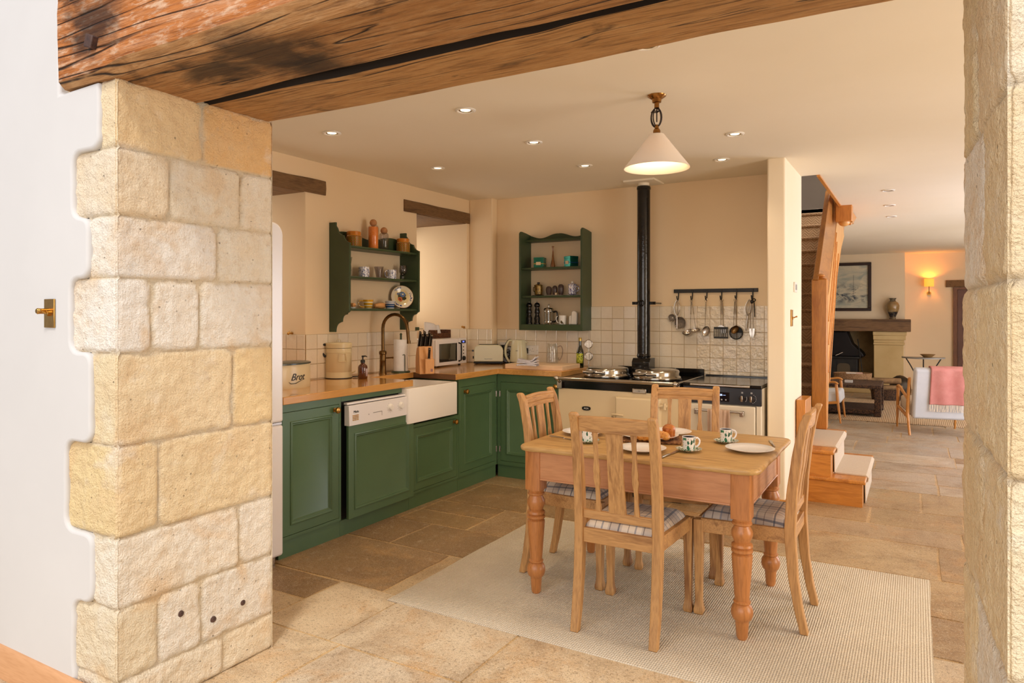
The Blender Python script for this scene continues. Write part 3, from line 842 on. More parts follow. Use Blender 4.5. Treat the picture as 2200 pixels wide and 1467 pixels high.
def lid(x, y):
    b = MB(); b.lathe([(.18, .884), (.184, .895), (.182, .906), (.172, .912), (.17, .92), (.172, .94), (.165, .955), (.14, .962), (.0001, .968)], 44, (x, y, 0))
    l = b.build('hob_lid', M_chrome, t, ang=50)
    b = MB(); b.lathe([(.19, .883), (.19, .89), (.175, .894)], 40, (x, y, 0)); label(b.build('lid_base', M_black, l), 'black ring under the lid')
    b = MB(); b.tube([(x-.13, y-.165, .925), (x-.12, y-.195, .93), (x-.03, y-.21, .932)], .009, 10)
    for k in range(12): b.lathe([(.013, 0), (.013, .004)], 14, (x-.12+k*.0085, y-.203, .931), 'x')
    b.tube([(x-.02, y-.205, .932), (x+.02, y-.19, .93), (x+.05, y-.175, .93)], .009, 10)
    b.build('handle', M_chrome, l)
lx0 = W(1305, 800, y=5.30).x-AX0; lx1 = W(1412, 800, y=5.30).x-AX0
lid(lx0, .27); lid(lx1, .27)
FXc = W(1383, 600, y=5.53).x; fx = FXc-AX0
b = MB(); b.prism([(.42, .883), (.42, 1.0), (.45, 1.03), (.56, 1.03), (.56, .883)], fx-.075, fx+.075, 'x')
for k in range(4): b.box(fx-.06, fx+.06, .414, .42, .90+k*.026, .908+k*.026)
b.build('flue_box', M_black, t, bevel=.006)
for (px0, px1, z0, z1) in ((1321, 1420, .40, .765), (1321, 1420, .12, .36)):
    xa_ = W(px0, 880, y=AY-.02).x-AX0; xb_ = W(px1, 880, y=AY-.02).x-AX0
    b = MB()
    rcq = lambda i, y: [(xa_+i, y, z0+i), (xb_-i, y, z0+i), (xb_-i, y, z1-i), (xa_+i, y, z1-i)]
    b.rings([rcq(0, .001), rcq(0, -.012), rcq(.012, -.028), rcq(.08, -.033)])
    d = b.build('oven_door', M_aga, t, bevel=.004)
    zc = (z0*.38+z1*.62) if z1 > .5 else z1-.08
    b = MB(); b.tube([(xa_-.02, -.03, zc), (xa_+.02, -.045, zc+.004), (xa_+.075, -.04, zc)], .0075, 10); b.build('latch', M_aga, d)
    b = MB(); b.tube([(xa_-.02, -.03, zc-.012), (xa_-.008, -.028, zc-.03), (xa_-.008, -.024, zc-.055)], .005, 8); b.build('catch', M_chrome, d)
    for zz in (z1-.05, z0+.05): b = MB(); b.box(xb_-.02, xb_+.05, -.036, -.02, zz-.009, zz+.009); b.cyl((xb_+.03, -.03, zz-.028), .012, .05, 'z', 12); b.build('door_hinge', M_aga, d, bevel=.003)
q = W(1260, 877, y=AY)
b = MB(); b.prism([(u-AX0, v) for u, v in [(q.x+.037*math.cos(a)*(1 if abs(math.cos(a)) < .9 else .97), q.z+.016*(1 if math.sin(a) >= 0 else -1)*abs(math.sin(a))**.6) for a in [2*math.pi*k/28 for k in range(28)]]], -.006, 0, 'y')
bd = b.build('badge', plain('badge_black', '#0b0b0d', .3), t)
text('AGA', .020, M_whitep, bd, (q.x-AX0, -.0065, q.z), (R(90), 0, 0), 'badge_lettering')
q = W(1374, 840, y=AY)
b = MB(); b.box(q.x-AX0-.055, q.x-AX0+.055, -.012, 0, q.z-.018, q.z+.018); g = b.build('thermometer', M_chrome, t, bevel=.003)
b = MB(); b.box(q.x-AX0-.047, q.x-AX0+.047, -.0135, -.011, q.z-.012, q.z+.012); g2 = b.build('thermometer_scale', plain('gauge_face', '#b7b0a5', .3), g)
text('— 350 —', .014, plain('gauge_print', '#2a2a2a', .5), g2, (q.x-AX0, -.0138, q.z), (R(90), 0, 0), 'scale_marks')

# flue pipe
t = T('flue_pipe', 'tall black enamelled flue pipe rising from the range cooker to the ceiling', 'pipe', (FXc, 5.53, 0))
b = MB(); b.cyl((0, 0, 1.032), .053, ZC-.04-1.032, 'z', 32); b.lathe([(.0531, 0), (.057, .004), (.057, .02), (.0531, .024)], 32, (0, 0, ZC-.07)); b.lathe([(.0531, 0), (.058, .01), (.0531, .03)], 32, (0, 0, 1.035)); b.build('pipe', mottled('gloss_black_enamel', '#0d0c0d', '#121112', 8, .14, .25, 60), t)
b = MB(); b.cyl((0, 0, ZC-.045), .045, .03, 'z', 24); b.box(-.13, .13, -.13, .13, ZC-.015, ZC-.001); b.build('ceiling_plate', M_ceil, t)
zc = W(1383, 651, y=5.48).z
b = MB(); b.lathe([(.0535, -.012), (.0565, -.012), (.0565, .012), (.0535, .012)], 32, (0, 0, zc)); b.box(-.1, .1, .0, .006, zc-.012, zc+.012); b.rod((-.085, .0, zc), (-.085, .185, zc), .006); b.rod((.085, .0, zc), (.085, .185, zc), .006)
for s in (-.085, .085): b.ball((s, -.004, zc), .006, 8)
b.build('bracket', M_black, t)
b = MB(); b.M = Matrix.Translation((0, -.066, zc))@Matrix.Rotation(R(90), 4, 'X')
b.tube([(.024*math.cos(2*math.pi*k/24), .024*math.sin(2*math.pi*k/24), 0) for k in range(24)], .004, 8, closed=True)
for k in range(3): a = k*math.pi/3; b.rod((-.022*math.cos(a), -.022*math.sin(a), 0), (.022*math.cos(a), .022*math.sin(a), 0), .003, 6)
b.lathe([(.008, -.012), (.008, .004)], 12); b.build('damper_wheel', M_black, t)

# electric companion cooker
EY = 5.06; EX0 = AX1+.012; EX1 = PXa-.02
t = T('electric_cooker', 'black and cream companion cooker beside the partition, towel on its door', 'cooker', (EX0, EY, 0))
w = EX1-EX0
b = MB(); b.box(0, w, .02, .62, .09, .868); b.box(.02, w-.02, .05, .6, 0, .09); b.build('body', M_agapale, t, bevel=.003)
b = MB(); b.box(-.002, w+.002, -.01, .63, .875, .895); b.box(0, w, .62, .64, .88, .905); tp = b.build('hob', M_black, t, bevel=.003)
b = MB(); b.rod((.06, -.03, .885), (w-.07, -.03, .885), .009, 12)
for x in (.07, w-.08): b.rod((x, -.03, .885), (x, .0, .88), .007)
b.build('rail', M_chrome, tp)
b = MB(); b.prism([(.02, .752), (-.005, .752), (.0, .872), (.02, .872)], -.002, w+.002, 'x'); cp = b.build('control_panel', plain('slate_panel', '#22242c', .25), t, bevel=.003)
def ex(px): return W(px, 850, y=EY).x-EX0
def ez(py, px=1600): return W(px, py, y=EY).z
b = MB(); b.box(ex(1530), ex(1567), -.0075, -.003, ez(862, 1550), ez(842, 1550)); ds = b.build('display', plain('display_glass', '#101018', .1), cp)
text('12:25 —', .017, emit('display_digits', '#bcd0ff', 3), ds, (ex(1550), -.0080, ez(848, 1550)), (R(90), 0, 0), 'clock_digits')
b = MB()
for p in (1551, 1560): b.box(ex(p)-.005, ex(p)+.005, -.0085, -.0070, ez(858, 1550)-.005, ez(858, 1550)+.005)
b.build('button', plain('pale_print', '#a9a9ac', .5), ds)
for p in (1595, 1615):
    x = ex(p); z = ez(856)
    b = MB(); b.lathe([(.022, 0), (.021, .012), (.019, .014)], 24); kn = b.build('control_knob', plain('dark_chrome', '#55555a', .2, 1), cp, loc=(x, -.004, z), rot=(R(90), 0, 0))
    b = MB(); b.box(-.007, .007, -.021, .021, .012, .032); b.build('knob_grip', M_chrome, kn, bevel=.003)
    b = MB(); b.cbox((x, -.0055, z+.04), (.012, .003, .011))
    for k in range(7):
        a = R(60-k*22) if p == 1615 else R(20-k*10); b.cbox((x+.031*math.cos(a), -.0055, z+.031*math.sin(a)), (.004, .002, .004))
    b.build('knob_marks', plain('pale_print', '#a9a9ac', .5), cp)
b = MB(); b.box(.01, w-.04, -.012, .018, .12, .745); dr = b.build('oven_door', M_agapale, t, bevel=.006)
b = MB(); b.box(w-.032, w-.002, -.0, .02, .1, .75); b.build('side_strip', M_agapale, t, bevel=.002)
hz = ez(881, 1550)
b = MB(); b.rod((ex(1496), -.06, hz), (ex(1602), -.06, hz), .009, 14)
for p in (1500, 1597): b.box(ex(p)-.012, ex(p)+.012, -.068, -.01, hz-.03, hz+.005)
b.build('door_handle', M_steel, dr, bevel=.003)
# towel over the handle
x0, x1 = EX0+ex(1526), EX0+ex(1572)
b = MB()
def tw(u, v):
    x = x0+(x1-x0)*(u+.04*math.sin(v*3)*(u-.5)); s = v
    fold = .006*math.sin(u*16+1.2*v)*ss(0, .25, abs(v-.42))+.004*math.sin(u*31)
    if s < .38: z = hz-.25+(.25)*s/.38; y = -.048
    elif s < .46:
        a = math.pi*(s-.38)/.08; y = -.06+.012*math.cos(a); z = hz+.012*math.sin(a)
    else: z = hz-.24*(s-.46)/.54; y = -.072
    return (x, EY+y+fold, z)
b.grid(tw, 26, 50); tag(b.build('tea_towel', mottled('taupe_linen', '#c3a793', '#cbb19d', 8, .95, .5, 300), recalc=False, solid=.003), 'taupe cloth towel hanging over the oven door handle', 'towel')
# ================================================================ things on the worktop
def on(px, py, z=WT): return W(px, py, z=z)
def lz(prof, seg=28): b = MB(); b.lathe(prof, seg); return b
# bread bin
t = T('bread_bin', 'oval cream bread bin with dark green lid, Brot written in script', 'bread bin', (-3.47, 3.14, WT), R(96))
b = MB(); b.lathe([(.99, .0), (1, .006), (1, .145), (.985, .15)], 48, sx=.185, sy=.11); b.build('bin', M_cream, t)
b = MB(); b.lathe([(1.03, .150), (1.03, .158), (.9, .164), (.0001, .168)], 48, sx=.185, sy=.11); b.build('lid', plain('slate_green_enamel', '#3e463f', .25), t)
def curved_text(body, size, mat, parent, R0, z, shear=.35, a0=0, sx=1, name='lettering'):
    o = text(body, size, mat, parent, (0, 0, 0), (0, 0, 0), name, shear)
    return o
o = text('Brot', .062, plain('black_print', '#101014', .5), t, (-.02, -.1120, .072), (R(90), 0, 0), 'lettering', .4)
for v in o.data.vertices:      # wrap the word round the oval front
    X = v.co.x-.02; v.co.z += 0
    v.co.z = v.co.z-(.112-.112*math.sqrt(max(0, 1-(X/.185)**2)))
b = MB(); b.tube([(-.09, -.099, .046), (-.075, -.1035, .034), (-.04, -.1105, .034), (.01, -.1125, .050), (.045, -.1100, .058)], [.0008, .002, .0022, .0014, .0006], 6); b.build('lettering', plain('black_print', '#101014', .5), t)
# enamel pedal bin
q = on(731, 812); t = T('pedal_bin', 'small cream enamel pedal bin on the worktop by the tap', 'bin', (q.x-.02, q.y+.005, WT), R(60))
r_ = .093
b = MB(); b.lathe([(r_+.003, 0), (r_+.003, .008), (r_, .012), (r_, .045), (r_-.001, .047), (r_, .049), (r_, .185), (r_+.002, .187), (r_, .19), (r_, .218)], 40); b.build('body', M_cream, t)
b = MB(); b.lathe([(r_+.004, 0), (r_+.004, .006), (.01, .007)], 40); b.build('base_ring', M_blackm, t)
b = MB(); b.lathe([(r_+.002, .221), (r_+.003, .25), (r_-.004, .257), (.02, .262), (.0001, .262)], 40); ld = b.build('lid', M_cream, t)
b = MB(); b.tube([(-.014, 0, .262), (-.014, 0, .275), (-.008, 0, .282), (.008, 0, .282), (.014, 0, .275), (.014, 0, .262)], .0025, 8); b.build('lid_handle', M_cream, ld)
b = MB(); b.tube([(-.026, -r_-.004, .125), (-.03, -r_-.006, .13), (-.022, -r_-.006, .18), (.022, -r_-.006, .18), (.03, -r_-.006, .13), (.026, -r_-.004, .125)], .003, 8, closed=True); b.build('front_handle', M_cream, t)
b = MB(); b.tube(curvepts([(-r_-.002, .0, .245), (-r_-.03, .01, .24), (-r_-.033, .01, .2), (-r_-.012, .0, .165), (-r_-.002, 0, .16)]), .009, 8); b.build('hinge', M_blackm, t)
b = MB(); b.rod((r_-.01, -.03, .03), (r_+.02, -.035, .05), .005, 8); b.prism(rrect(-.014, .014, -.02, .02, .008), .0, .006, 'z'); b.build('pedal', M_cream, t, loc=(0, 0, .0)); 
b = MB(); b.M = Matrix.Translation((r_+.025, -.03, .003)); b.lathe([(.024, 0), (.022, .006), (.018, .008)], 18, sx=1.1, sy=.7); b.build('pedal_foot', M_blackm, t)
# soap bottle
q = on(784, 814); t = T('soap_dispenser', 'brown glass soap pump bottle beside the pedal bin', 'bottle', (q.x-.02, q.y, WT), R(20))
M_amber = plain('amber_glass', '#5a2408', .06, 0, Coat_Weight=1.0, Transmission_Weight=.25)
lz([(.031, 0), (.034, .004), (.034, .085), (.030, .096), (.018, .108), (.013, .113), (.013, .118)]).build('bottle', M_amber, t)
b = lz([(.0165, .116), (.0165, .132), (.012, .138), (.005, .139), (.005, .155), (.008, .156), (.009, .166), (.006, .168)], 20); b.tube([(0, 0, .162), (.02, 0, .164), (.033, 0, .159)], [.006, .0045, .003], 8); b.build('pump', M_blackm, t)
b = MB(); b.grid(lambda u, v: (.0345*math.cos(R(-30+90*u)), .0345*math.sin(R(-30+90*u)), .02+.055*v), 14, 2); label(b.build('paper_label', plain('mauve_label', '#b9a9ae', .6), t, recalc=False, solid=.0008), 'round-cornered pale label')
# tap
q = on(825, 804); t = T('kitchen_tap', 'antique brass swan-neck mixer tap behind the sink', 'tap', (q.x-.02, q.y+.01, WT), R(20))
tx, ty = q.x-.02, q.y+.01
b = lz([(.030, 0), (.030, .006), (.027, .012), (.025, .05), (.0245, .10), (.026, .104), (.0245, .108), (.0245, .150), (.029, .155), (.030, .172), (.025, .18), (.014, .184)], 28); b.build('tap_body', M_antique, t)
z_ = .18; R_ = .108
pts = [(0, 0, z_), (0, 0, z_+.1), (0, 0, z_+.175)]+[(R_-R_*math.cos(R(a)), 0, z_+.175+R_*math.sin(R(a))) for a in range(15, 166, 15)]+[(2*R_+.004, 0, z_+.165), (2*R_+.012, 0, z_+.08), (2*R_+.015, 0, z_+.06)]
b = MB(); b.tube(pts, .0125, 14); b.lathe([(.0145, -.012), (.0145, .012)], 16, (2*R_+.014, 0, z_+.072)); b.tube([(2*R_-.02, 0, z_+.24), (2*R_+.006, 0, z_+.235), (2*R_+.01, 0, z_+.19)], .004, 8); sp = b.build('spout', M_antique, t, rot=(0, 0, R(-12)))
b = MB(); b.rod((.02, -.0, .125), (.075, -.0, .128), .0055, 10); b.ball((.078, 0, .128), .008, 10); b.build('lever', M_antique, t, rot=(0, 0, R(5)))
# paper towel
t = T('paper_towel_holder', 'white paper towel roll on a green base between tap and knife block', 'paper towel', (-3.565, 4.40, WT), R(10))
lz([(.075, 0), (.075, .008), (.07, .012), (.008, .012), (.008, .30), (.012, .305), (.001, .315)], 32).build('base', M_greenshelf, t)
lz([(.058, .014), (.058, .262), (.02, .262), (.02, .20)], 36).build('paper_roll', mottled('paper_white', '#f4f1ee', '#faf8f6', 30, .9, .2, 200), t)
b = MB(); b.rod((.055, -.035, .012), (.055, -.035, .14), .003, 8); b.tube([(.055, -.035, .14), (.05, -.034, .145), (.04, -.045, .14)], .003, 8); b.build('tension_arm', M_greenshelf, t)
# knife block
q = on(911, 803); t = T('knife_block', 'light wood knife block holding seven black-handled knives', 'knife block', (q.x-.035, q.y+.045, WT), R(52))
M_beech = wood('beech', '#dda263', '#c4854a', 'z', .4, 1.2, False)
b = MB(); b.prism([(-.085, 0), (.05, 0), (.05, .125), (.015, .20), (-.055, .215)], -.055, .055, 'x')
b.box(-.03, .055, -.10, -.085, 0, .115) if False else None
blk = b.build('block', M_beech, t, bevel=.003)
b = MB(); b.box(-.02, .052, -.115, -.086, .004, .118); b.build('front_block', M_beech, t, bevel=.003)
b = MB(); b.box(.022, .04, -.1165, -.114, .02, .042); label(b.build('stamp', plain('red_grey_stamp', '#9a6e68', .6), t), 'small square maker mark')
def knife(x, y, z, tilt, L=.105, lab='black riveted knife handle standing in the wooden block'):
    k = T('kitchen_knife', lab, 'knife', (0, 0, 0), group='knives in the block')
    k.parent = None
    M = Matrix.Translation((q.x-.035, q.y+.045, WT))@Matrix.Rotation(R(52), 4, 'Z')@Matrix.Translation((x, y, z))@Matrix.Rotation(tilt, 4, 'X')
    k.matrix_world = M
    b = MB(); b.prism(rrect(-.008, .008, -.012, .012, .005, 3), .012, L, 'z'); b.prism(rrect(-.008, .008, -.015, .015, .006, 3), L-.02, L-.006, 'z'); h = b.build('handle', plain('black_handle', '#121112', .25), k, bevel=.002)
    b = MB(); b.box(-.009, .009, -.013, .013, .0, .012); b.box(-.0013, .0013, -.011, .011, -.05, .0); b.build('bolster', M_steel, k); b = MB(); b.box(-.0075, .0075, -.014, .014, L-.006, L); b.build('butt_cap', M_steel, k)
    b = MB()
    for zz in (.03, .055, .08): b.lathe([(.0028, -.0088), (.0028, .0088)], 8, (0, 0, zz), 'x')
    b.build('rivet', M_steel, h)
    return k
labs = ['knife handle at the back left of the wooden block', 'knife handle second along the back of the wooden block', 'knife handle at the back right of the wooden block',
        'front row knife handle at the left of the wooden block', 'front row knife handle in the middle of the wooden block', 'front row knife handle at the right of the wooden block']
for i in range(6):
    a, c = i % 3, i//3
    knife(-.036+.036*a+(.008 if c else 0), .02-.042*c, .2075+.004*(1-c)*0-.012*c+.0, R(22), .128 if c == 0 else .118, 'black '+labs[i])
knife(.012, -.10, .115, R(14), .09, 'short black knife in the low front slot of the block')
# microwave
t = T('microwave', 'white microwave with dark glass door standing in the niche', 'microwave', (-3.60, 5.13, WT), R(92))
w = .25
b = MB(); b.box(-w, w, .0, .30, .012, .245); b.build('case', M_fridge, t, bevel=.008)
b = MB(); b.box(-w, w*.48, -.022, .0, .014, .243); d = b.build('door', M_fridge, t, bevel=.005)
b = MB(); b.box(-w+.045, w*.40-.02, -.024, -.02, .045, .205); b.build('door_window', plain('dark_oven_glass', '#3a352c', .05, 0, Coat_Weight=1.0), d)
b = MB(); b.tube([(w*.43, -.024, .205), (w*.43, -.05, .195), (w*.43, -.052, .13), (w*.43, -.05, .05), (w*.43, -.024, .04)], .007, 8); b.build('door_handle', plain('black_handle', '#121112', .25), d)
b = MB(); b.box(w*.5, w, -.02, .0, .014, .243); cp = b.build('control_panel', M_fridge, t, bevel=.004)
b = MB(); b.box(w*.60, w*.93, -.0215, -.019, .198, .226); ds = b.build('display', plain('blue_display', '#0a0c3a', .2), cp)
text('9:4', .022, emit('blue_digits', '#7f90ff', 2), ds, (w*.76, -.022, .212), (R(90), 0, 0), 'clock_digits')
for z in (.165, .135, .105):
    b = MB(); b.lathe([(.006, 0), (.005, .004)], 12); b.build('button', plain('dark_grey_plastic', '#1b1c1a', .6), cp, loc=(w*.77, -.02, z), rot=(R(90), 0, 0))
b = MB(); b.lathe([(.021, 0), (.019, .016), (.015, .018)], 22); b.build('dial', plain('dark_grey_plastic', '#1b1c1a', .6), cp, loc=(w*.77, -.02, .062), rot=(R(90), 0, 0))
for x in (-.2, .2):
    for y in (.03, .26): b = MB(); b.cyl((x, y, 0), .012, .013, 'z', 10); b.build('foot', M_blackm, t)
# wicker tray and bag on the microwave
M_wick = None
def wicker(name, c1, c2, s=90):
    if name in _mc: return _mc[name]
    t = NT(name); v = t.obj(); sp = t.sep(v)
    wv = t.n('ShaderNodeTexWave', wave_type='BANDS', bands_direction='Z'); t.set(wv.inputs[0], v); wv.inputs['Scale'].default_value = s*.9; wv.inputs['Distortion'].default_value = 3; wv.inputs['Detail Scale'].default_value = 3
    n = t.noise(v, s, 2); vo = t.vor(v, s)
    c = t.mix(t.ramp(vo, [(.1, 0.0), (.7, 1.0)]), c1, c2)
    c = t.mix(t.math('MULTIPLY', wv.outputs[1], .4), c, c2)
    t.P(Base_Color=c, Roughness=.75); t.bump(t.math('SUBTRACT', wv.outputs[1], vo), .7, .004)
    _mc[name] = t.m; return t.m
t = T('wicker_basket', 'small brown wicker letter basket standing on the microwave', 'basket', (-3.74, 5.22, WT+.245), R(92))
b = MB()
def wl(x0, x1, y0, y1, z0, z1): b.box(x0, x1, y0, y1, z0, z1)
wl(-.13, .13, 0, .13, 0, .008); wl(-.13, .13, -.0, .008, .008, .045); wl(-.13, -.09, -.0, .008, .045, .075); wl(.09, .13, 0, .008, .045, .075)
wl(-.13, -.122, .008, .13, .008, .075); wl(.122, .13, .008, .13, .008, .075); wl(-.13, .13, .122, .13, .008, .075)
b.build('basket', wicker('wicker_brown', '#a8673a', '#4c2a14', 120), t, bevel=.002)
bag = MB(); bag.grid(lambda u, v: (.14*(2*u-1)*(1-.15*v)-.05, .065+.012*math.sin(u*9)+.02*(v-.5), .01+.12*v+.015*math.sin(u*4+1)*v), 16, 10)
tag(bag.build('paper_bag', mottled('white_tissue', '#efeaea', '#f8f5f4', 9, .8, .4, 30), None, recalc=False, solid=.004, loc=(-3.74, 5.2, WT+.247), rot=(0, 0, R(92))), 'crumpled white paper leaning up out of the wicker basket', 'paper')
# toaster
q = on(1050, 783); t = T('toaster', 'cream two-slice toaster with rounded shoulders in the corner', 'toaster', (q.x-.05, q.y+.08, WT), R(30))
w = .135
prof = [(-w, .025)]+[(-w+.0+.06-.06*math.cos(R(a)), .125+.055*math.sin(R(a))) for a in range(0, 91, 15)]+[(w-.06+.06*math.sin(R(a)), .125+.055*math.cos(R(a))) for a in range(0, 91, 15)]+[(w, .025)]
M_toast = plain('sage_cream_enamel', '#d9d6b6', .22)
b = MB(); b.prism(prof, -.075, .075, 'y'); bd = b.build('body', M_toast, t, bevel=.008, bseg=3)
b = MB(); b.box(-w-.001, w+.001, -.076, .076, .008, .025); b.build('base', plain('dark_grey_plastic', '#1b1c1a', .6), t, bevel=.003)
for y in (-.03, .03): b = MB(); b.box(-.09, .09, y-.013, y+.013, .1795, .1825); b.build('slot', M_dark, bd)
b = MB(); b.box(-w-.022, -w, -.012, .012, .115, .13); b.build('lever', plain('black_handle', '#121112', .25), t, bevel=.003)
b = MB(); b.lathe([(.013, 0), (.012, .014)], 16, (-w-.014, 0, .06), 'x'); b.build('browning_dial', plain('black_handle', '#121112', .25), t)
text('Russell Hobbs', .0125, plain('grey_print', '#3a3a3e', .5), bd, (.0, -.0755, .05), (R(90), 0, 0), 'maker_lettering')
for x in (-.11, .11):
    for y in (-.05, .05): b = MB(); b.cyl((x, y, 0), .01, .009, 'z', 10); b.build('foot', M_blackm, t)
# round black scroll trivet leaning behind the toaster
c = W(1083, 768, y=5.68); t = T('wall_clock_trivet', '', ''); bpy.data.objects.remove(t)
t = T('scroll_trivet', 'black and white scroll-patterned round plate leaning behind the toaster', 'plate', (c.x+.03, YW-.03, WT), 0, rx=R(-8))
b = MB(); b.lathe([(.075, -.004), (.0001, -.004), (.0001, .004), (.075, .004), (.082, .0)][1:4]+[(.082, .0)], 36, (0, 0, .083), 'y'); pl_ = b.build('plate', plain('grey_white_glaze', '#d5d2d6', .3), t)
b = MB()
for k in range(6):
    a0 = k*math.pi/3
    pts = [((.012+.009*s)*math.cos(a0+s*.75)+.03*math.cos(a0), -.006, .083+(.012+.009*s)*math.sin(a0+s*.75)+.03*math.sin(a0)) for s in range(6)]
    b.tube(pts, .004, 6)
b.tube([(.078*math.cos(2*math.pi*k/36), -.005, .083+.078*math.sin(2*math.pi*k/36)) for k in range(36)], .004, 6, closed=True)
b.build('scrollwork', M_blackm, t)
# kettle
q = on(1108, 784); t = T('kettle', 'tall cream jug kettle with looped handle behind the chopping board', 'kettle', (q.x-.02, q.y+.09, WT), R(15))
lz([(.085, 0), (.085, .012), (.078, .018), (.077, .03)], 32).build('base', plain('dark_grey_plastic', '#1b1c1a', .6), t)
b = MB(); b.lathe([(.080, .025), (.082, .04), (.078, .10), (.068, .18), (.062, .218), (.058, .224), (.02, .228), (.0001, .228)], 36); b.prism([(.055, .19), (.09, .205), (.055, .215)], -.015, .015, 'y'); b.build('body', M_toast, t)
b = MB(); b.tube(curvepts([(-.058, 0, .215), (-.09, 0, .215), (-.122, 0, .16), (-.125, 0, .09), (-.10, 0, .035), (-.082, 0, .022)]), .0115, 10); b.build('handle', M_toast, t, )
b = MB(); b.tube(curvepts([(-.056, .0, .222), (-.095, 0, .226), (-.135, 0, .165), (-.138, 0, .085), (-.108, 0, .025), (-.09, 0, .018)]), .004, 8); label(b.build('handle_trim', plain('black_handle', '#121112', .25), t), 'black outer edge of the handle')
b = MB(); b.box(-.008, .012, -.0785, -.0765, .128, .131); b.build('maker_mark', plain('grey_print', '#3a3a3e', .5), t)
# sockets
for (px, py, lab) in ((1131, 752, 'white double socket partly hidden by the kettle'), (1148, 752, 'white single wall socket right of the kettle'), (1083, 745, 'white wall socket behind the kettle handle')):
    q = W(px, py, y=YW-.01)
    t = T('wall_socket', lab, 'socket', (q.x, YW-.009, q.z), 0, 'wall sockets over the corner worktop')
    b = MB(); b.box(-.043, .043, -.012, 0, -.043, .043); b.build('face_plate', M_whitep, t, bevel=.003)
    b = MB(); b.box(.012, .026, -.016, -.012, -.008, .014); b.build('switch', M_whitep, t, bevel=.001)
    b = MB()
    for x, z in ((-.012, .012), (-.02, -.01), (-.004, -.01)): b.box(x-.003, x+.003, -.0125, -.0115, z-.003, z+.003)
    for x in (-.034, .034): b.lathe([(.003, -.0128), (.003, -.0115)], 8, (x, 0, 0), 'y')
    b.build('pin_holes', plain('grey_plastic', '#8f8c88', .5), t)
    if px != 1148:
        b = MB(); b.rbox(-.03, .03, -.05, -.012, -.03, .02, .01); pg = b.build('plug', plain('black_handle', '#121112', .25), t, bevel=.004)
        b = MB(); b.tube(curvepts([(0, -.04, -.03), (-.01, -.05, -.08), (-.05, -.045, -.11), (-.08, -.06, -.128)]), .0035, 6); b.build('flex', plain('black_handle', '#121112', .25), pg)
# chopping board
a1 = on(1084, 795); a2 = on(1207, 802)
t = T('chopping_board', 'thick pale wooden chopping board on the worktop beside the range cooker', 'chopping board', ((a1.x+a2.x)/2+.04, 5.345, WT), R(0))
bx = .265
t.location.x = 0; bxa, bxb = W(1085, 800, y=5.155).x, W(1208, 800, y=5.155).x
b = MB(); b.box(bxa, bxb, -.19, .16, 0, .04); b.build('board', wood('pale_beech', '#ecd0ae', '#dfba92', 'x', .5, 1, False, 0, .05), t, bevel=.004)
b = MB(); b.tube([(.05*math.cos(2*math.pi*k/24)+.18, -.1905, .02) for k in (0,)]+[(.18, -.1905, .021)], .0001, 4); b.bm.free()
ZB = WT+.04
# gingham cloth
q = W(1130, 786, z=ZB); 
def check_mat(name, base, c1, c2, freq, w1=.5):
    t = NT(name); s = t.sep(t.obj())
    x = t.band(s[0], freq, 0, w1); y = t.band(s[1], freq, 0, w1)
    c = t.mix(t.math('MULTIPLY', x, .55), base, c1); c = t.mix(t.math('MULTIPLY', y, .55), c, c2)
    t.P(Base_Color=c, Roughness=.95); t.bump(t.noise(t.obj(), 400, 2), .3, .002); return t.m
t_ = T('tea_towel', 'folded blue and white checked tea towel on the chopping board', 'towel', (q.x, q.y+.03, ZB), R(12))
M_ging = check_mat('gingham', '#eeeaf0', '#3c3f63', '#3c3f63', 95)
for k in range(4):
    b = MB(); h = .0145; b0 = k*h
    def layer(u, v, k=k, b0=b0):
        x = -.085+.17*u*(1-.03*k)+.004*k; y = -.045+.09*v
        z = b0+.006+.010*math.sin(u*3.4+k)*(.4+.3*k)+.02*ss(.75, 1, u)*(k/3)
        return (x, y, z+(.002 if k else 0))
    b.grid(layer, 20, 10); b.build('fold', M_ging, t_, recalc=False, solid=.0125, bevel=.002)
# glass jug
q = W(1187, 786, y=5.42); t = T('glass_jug', 'tall clear glass jug with handle on the chopping board', 'jug', (q.x, 5.42, ZB), R(10))
lz([(.001, .004), (.05, .004), (.052, .01), (.048, .10), (.044, .165), (.047, .17), (.044, .17), (.041, .165), (.045, .10), (.048, .012), (.001, .009)], 32).build('body', M_clear, t, recalc=False)
b = MB(); b.tube(curvepts([(.046, 0, .14), (.075, 0, .15), (.09, 0, .12), (.086, 0, .07), (.066, 0, .03), (.052, 0, .035), (.058, 0, .05)]), .0045, 8); b.build('handle', M_grey_glass, t)
# oil bottle
q = on(1246, 794, WT); t = T('oil_bottle', 'dark green olive oil bottle with yellow-green label by the range cooker', 'bottle', (AX0-.05, 5.565, WT), R(-10))
M_oil = plain('dark_oil_glass', '#141a08', .05, 0, Coat_Weight=1.0)
lz([(.030, 0), (.033, .005), (.033, .13), (.028, .15), (.014, .185), (.0125, .2), (.0125, .235)], 26).build('bottle', M_oil, t)
lz([(.0145, .232), (.0145, .256), (.012, .26)], 16).build('cap', plain('gold_cap', '#b8a05a', .3, .8), t)
tb = NT('olive_label'); v_ = tb.obj(); tb.P(Base_Color=tb.ramp(tb.vor(v_, 60), [(.2, '#4a5a10'), (.35, '#8f9a1c'), (.6, '#c3c246')]), Roughness=.6)
b = MB(); b.grid(lambda u, v: (.0337*math.cos(R(-170+160*u)), .0337*math.sin(R(-170+160*u)), .04+(.085)*v), 20, 3); b.build('label_paper', tb.m, t, recalc=False, solid=.0006)
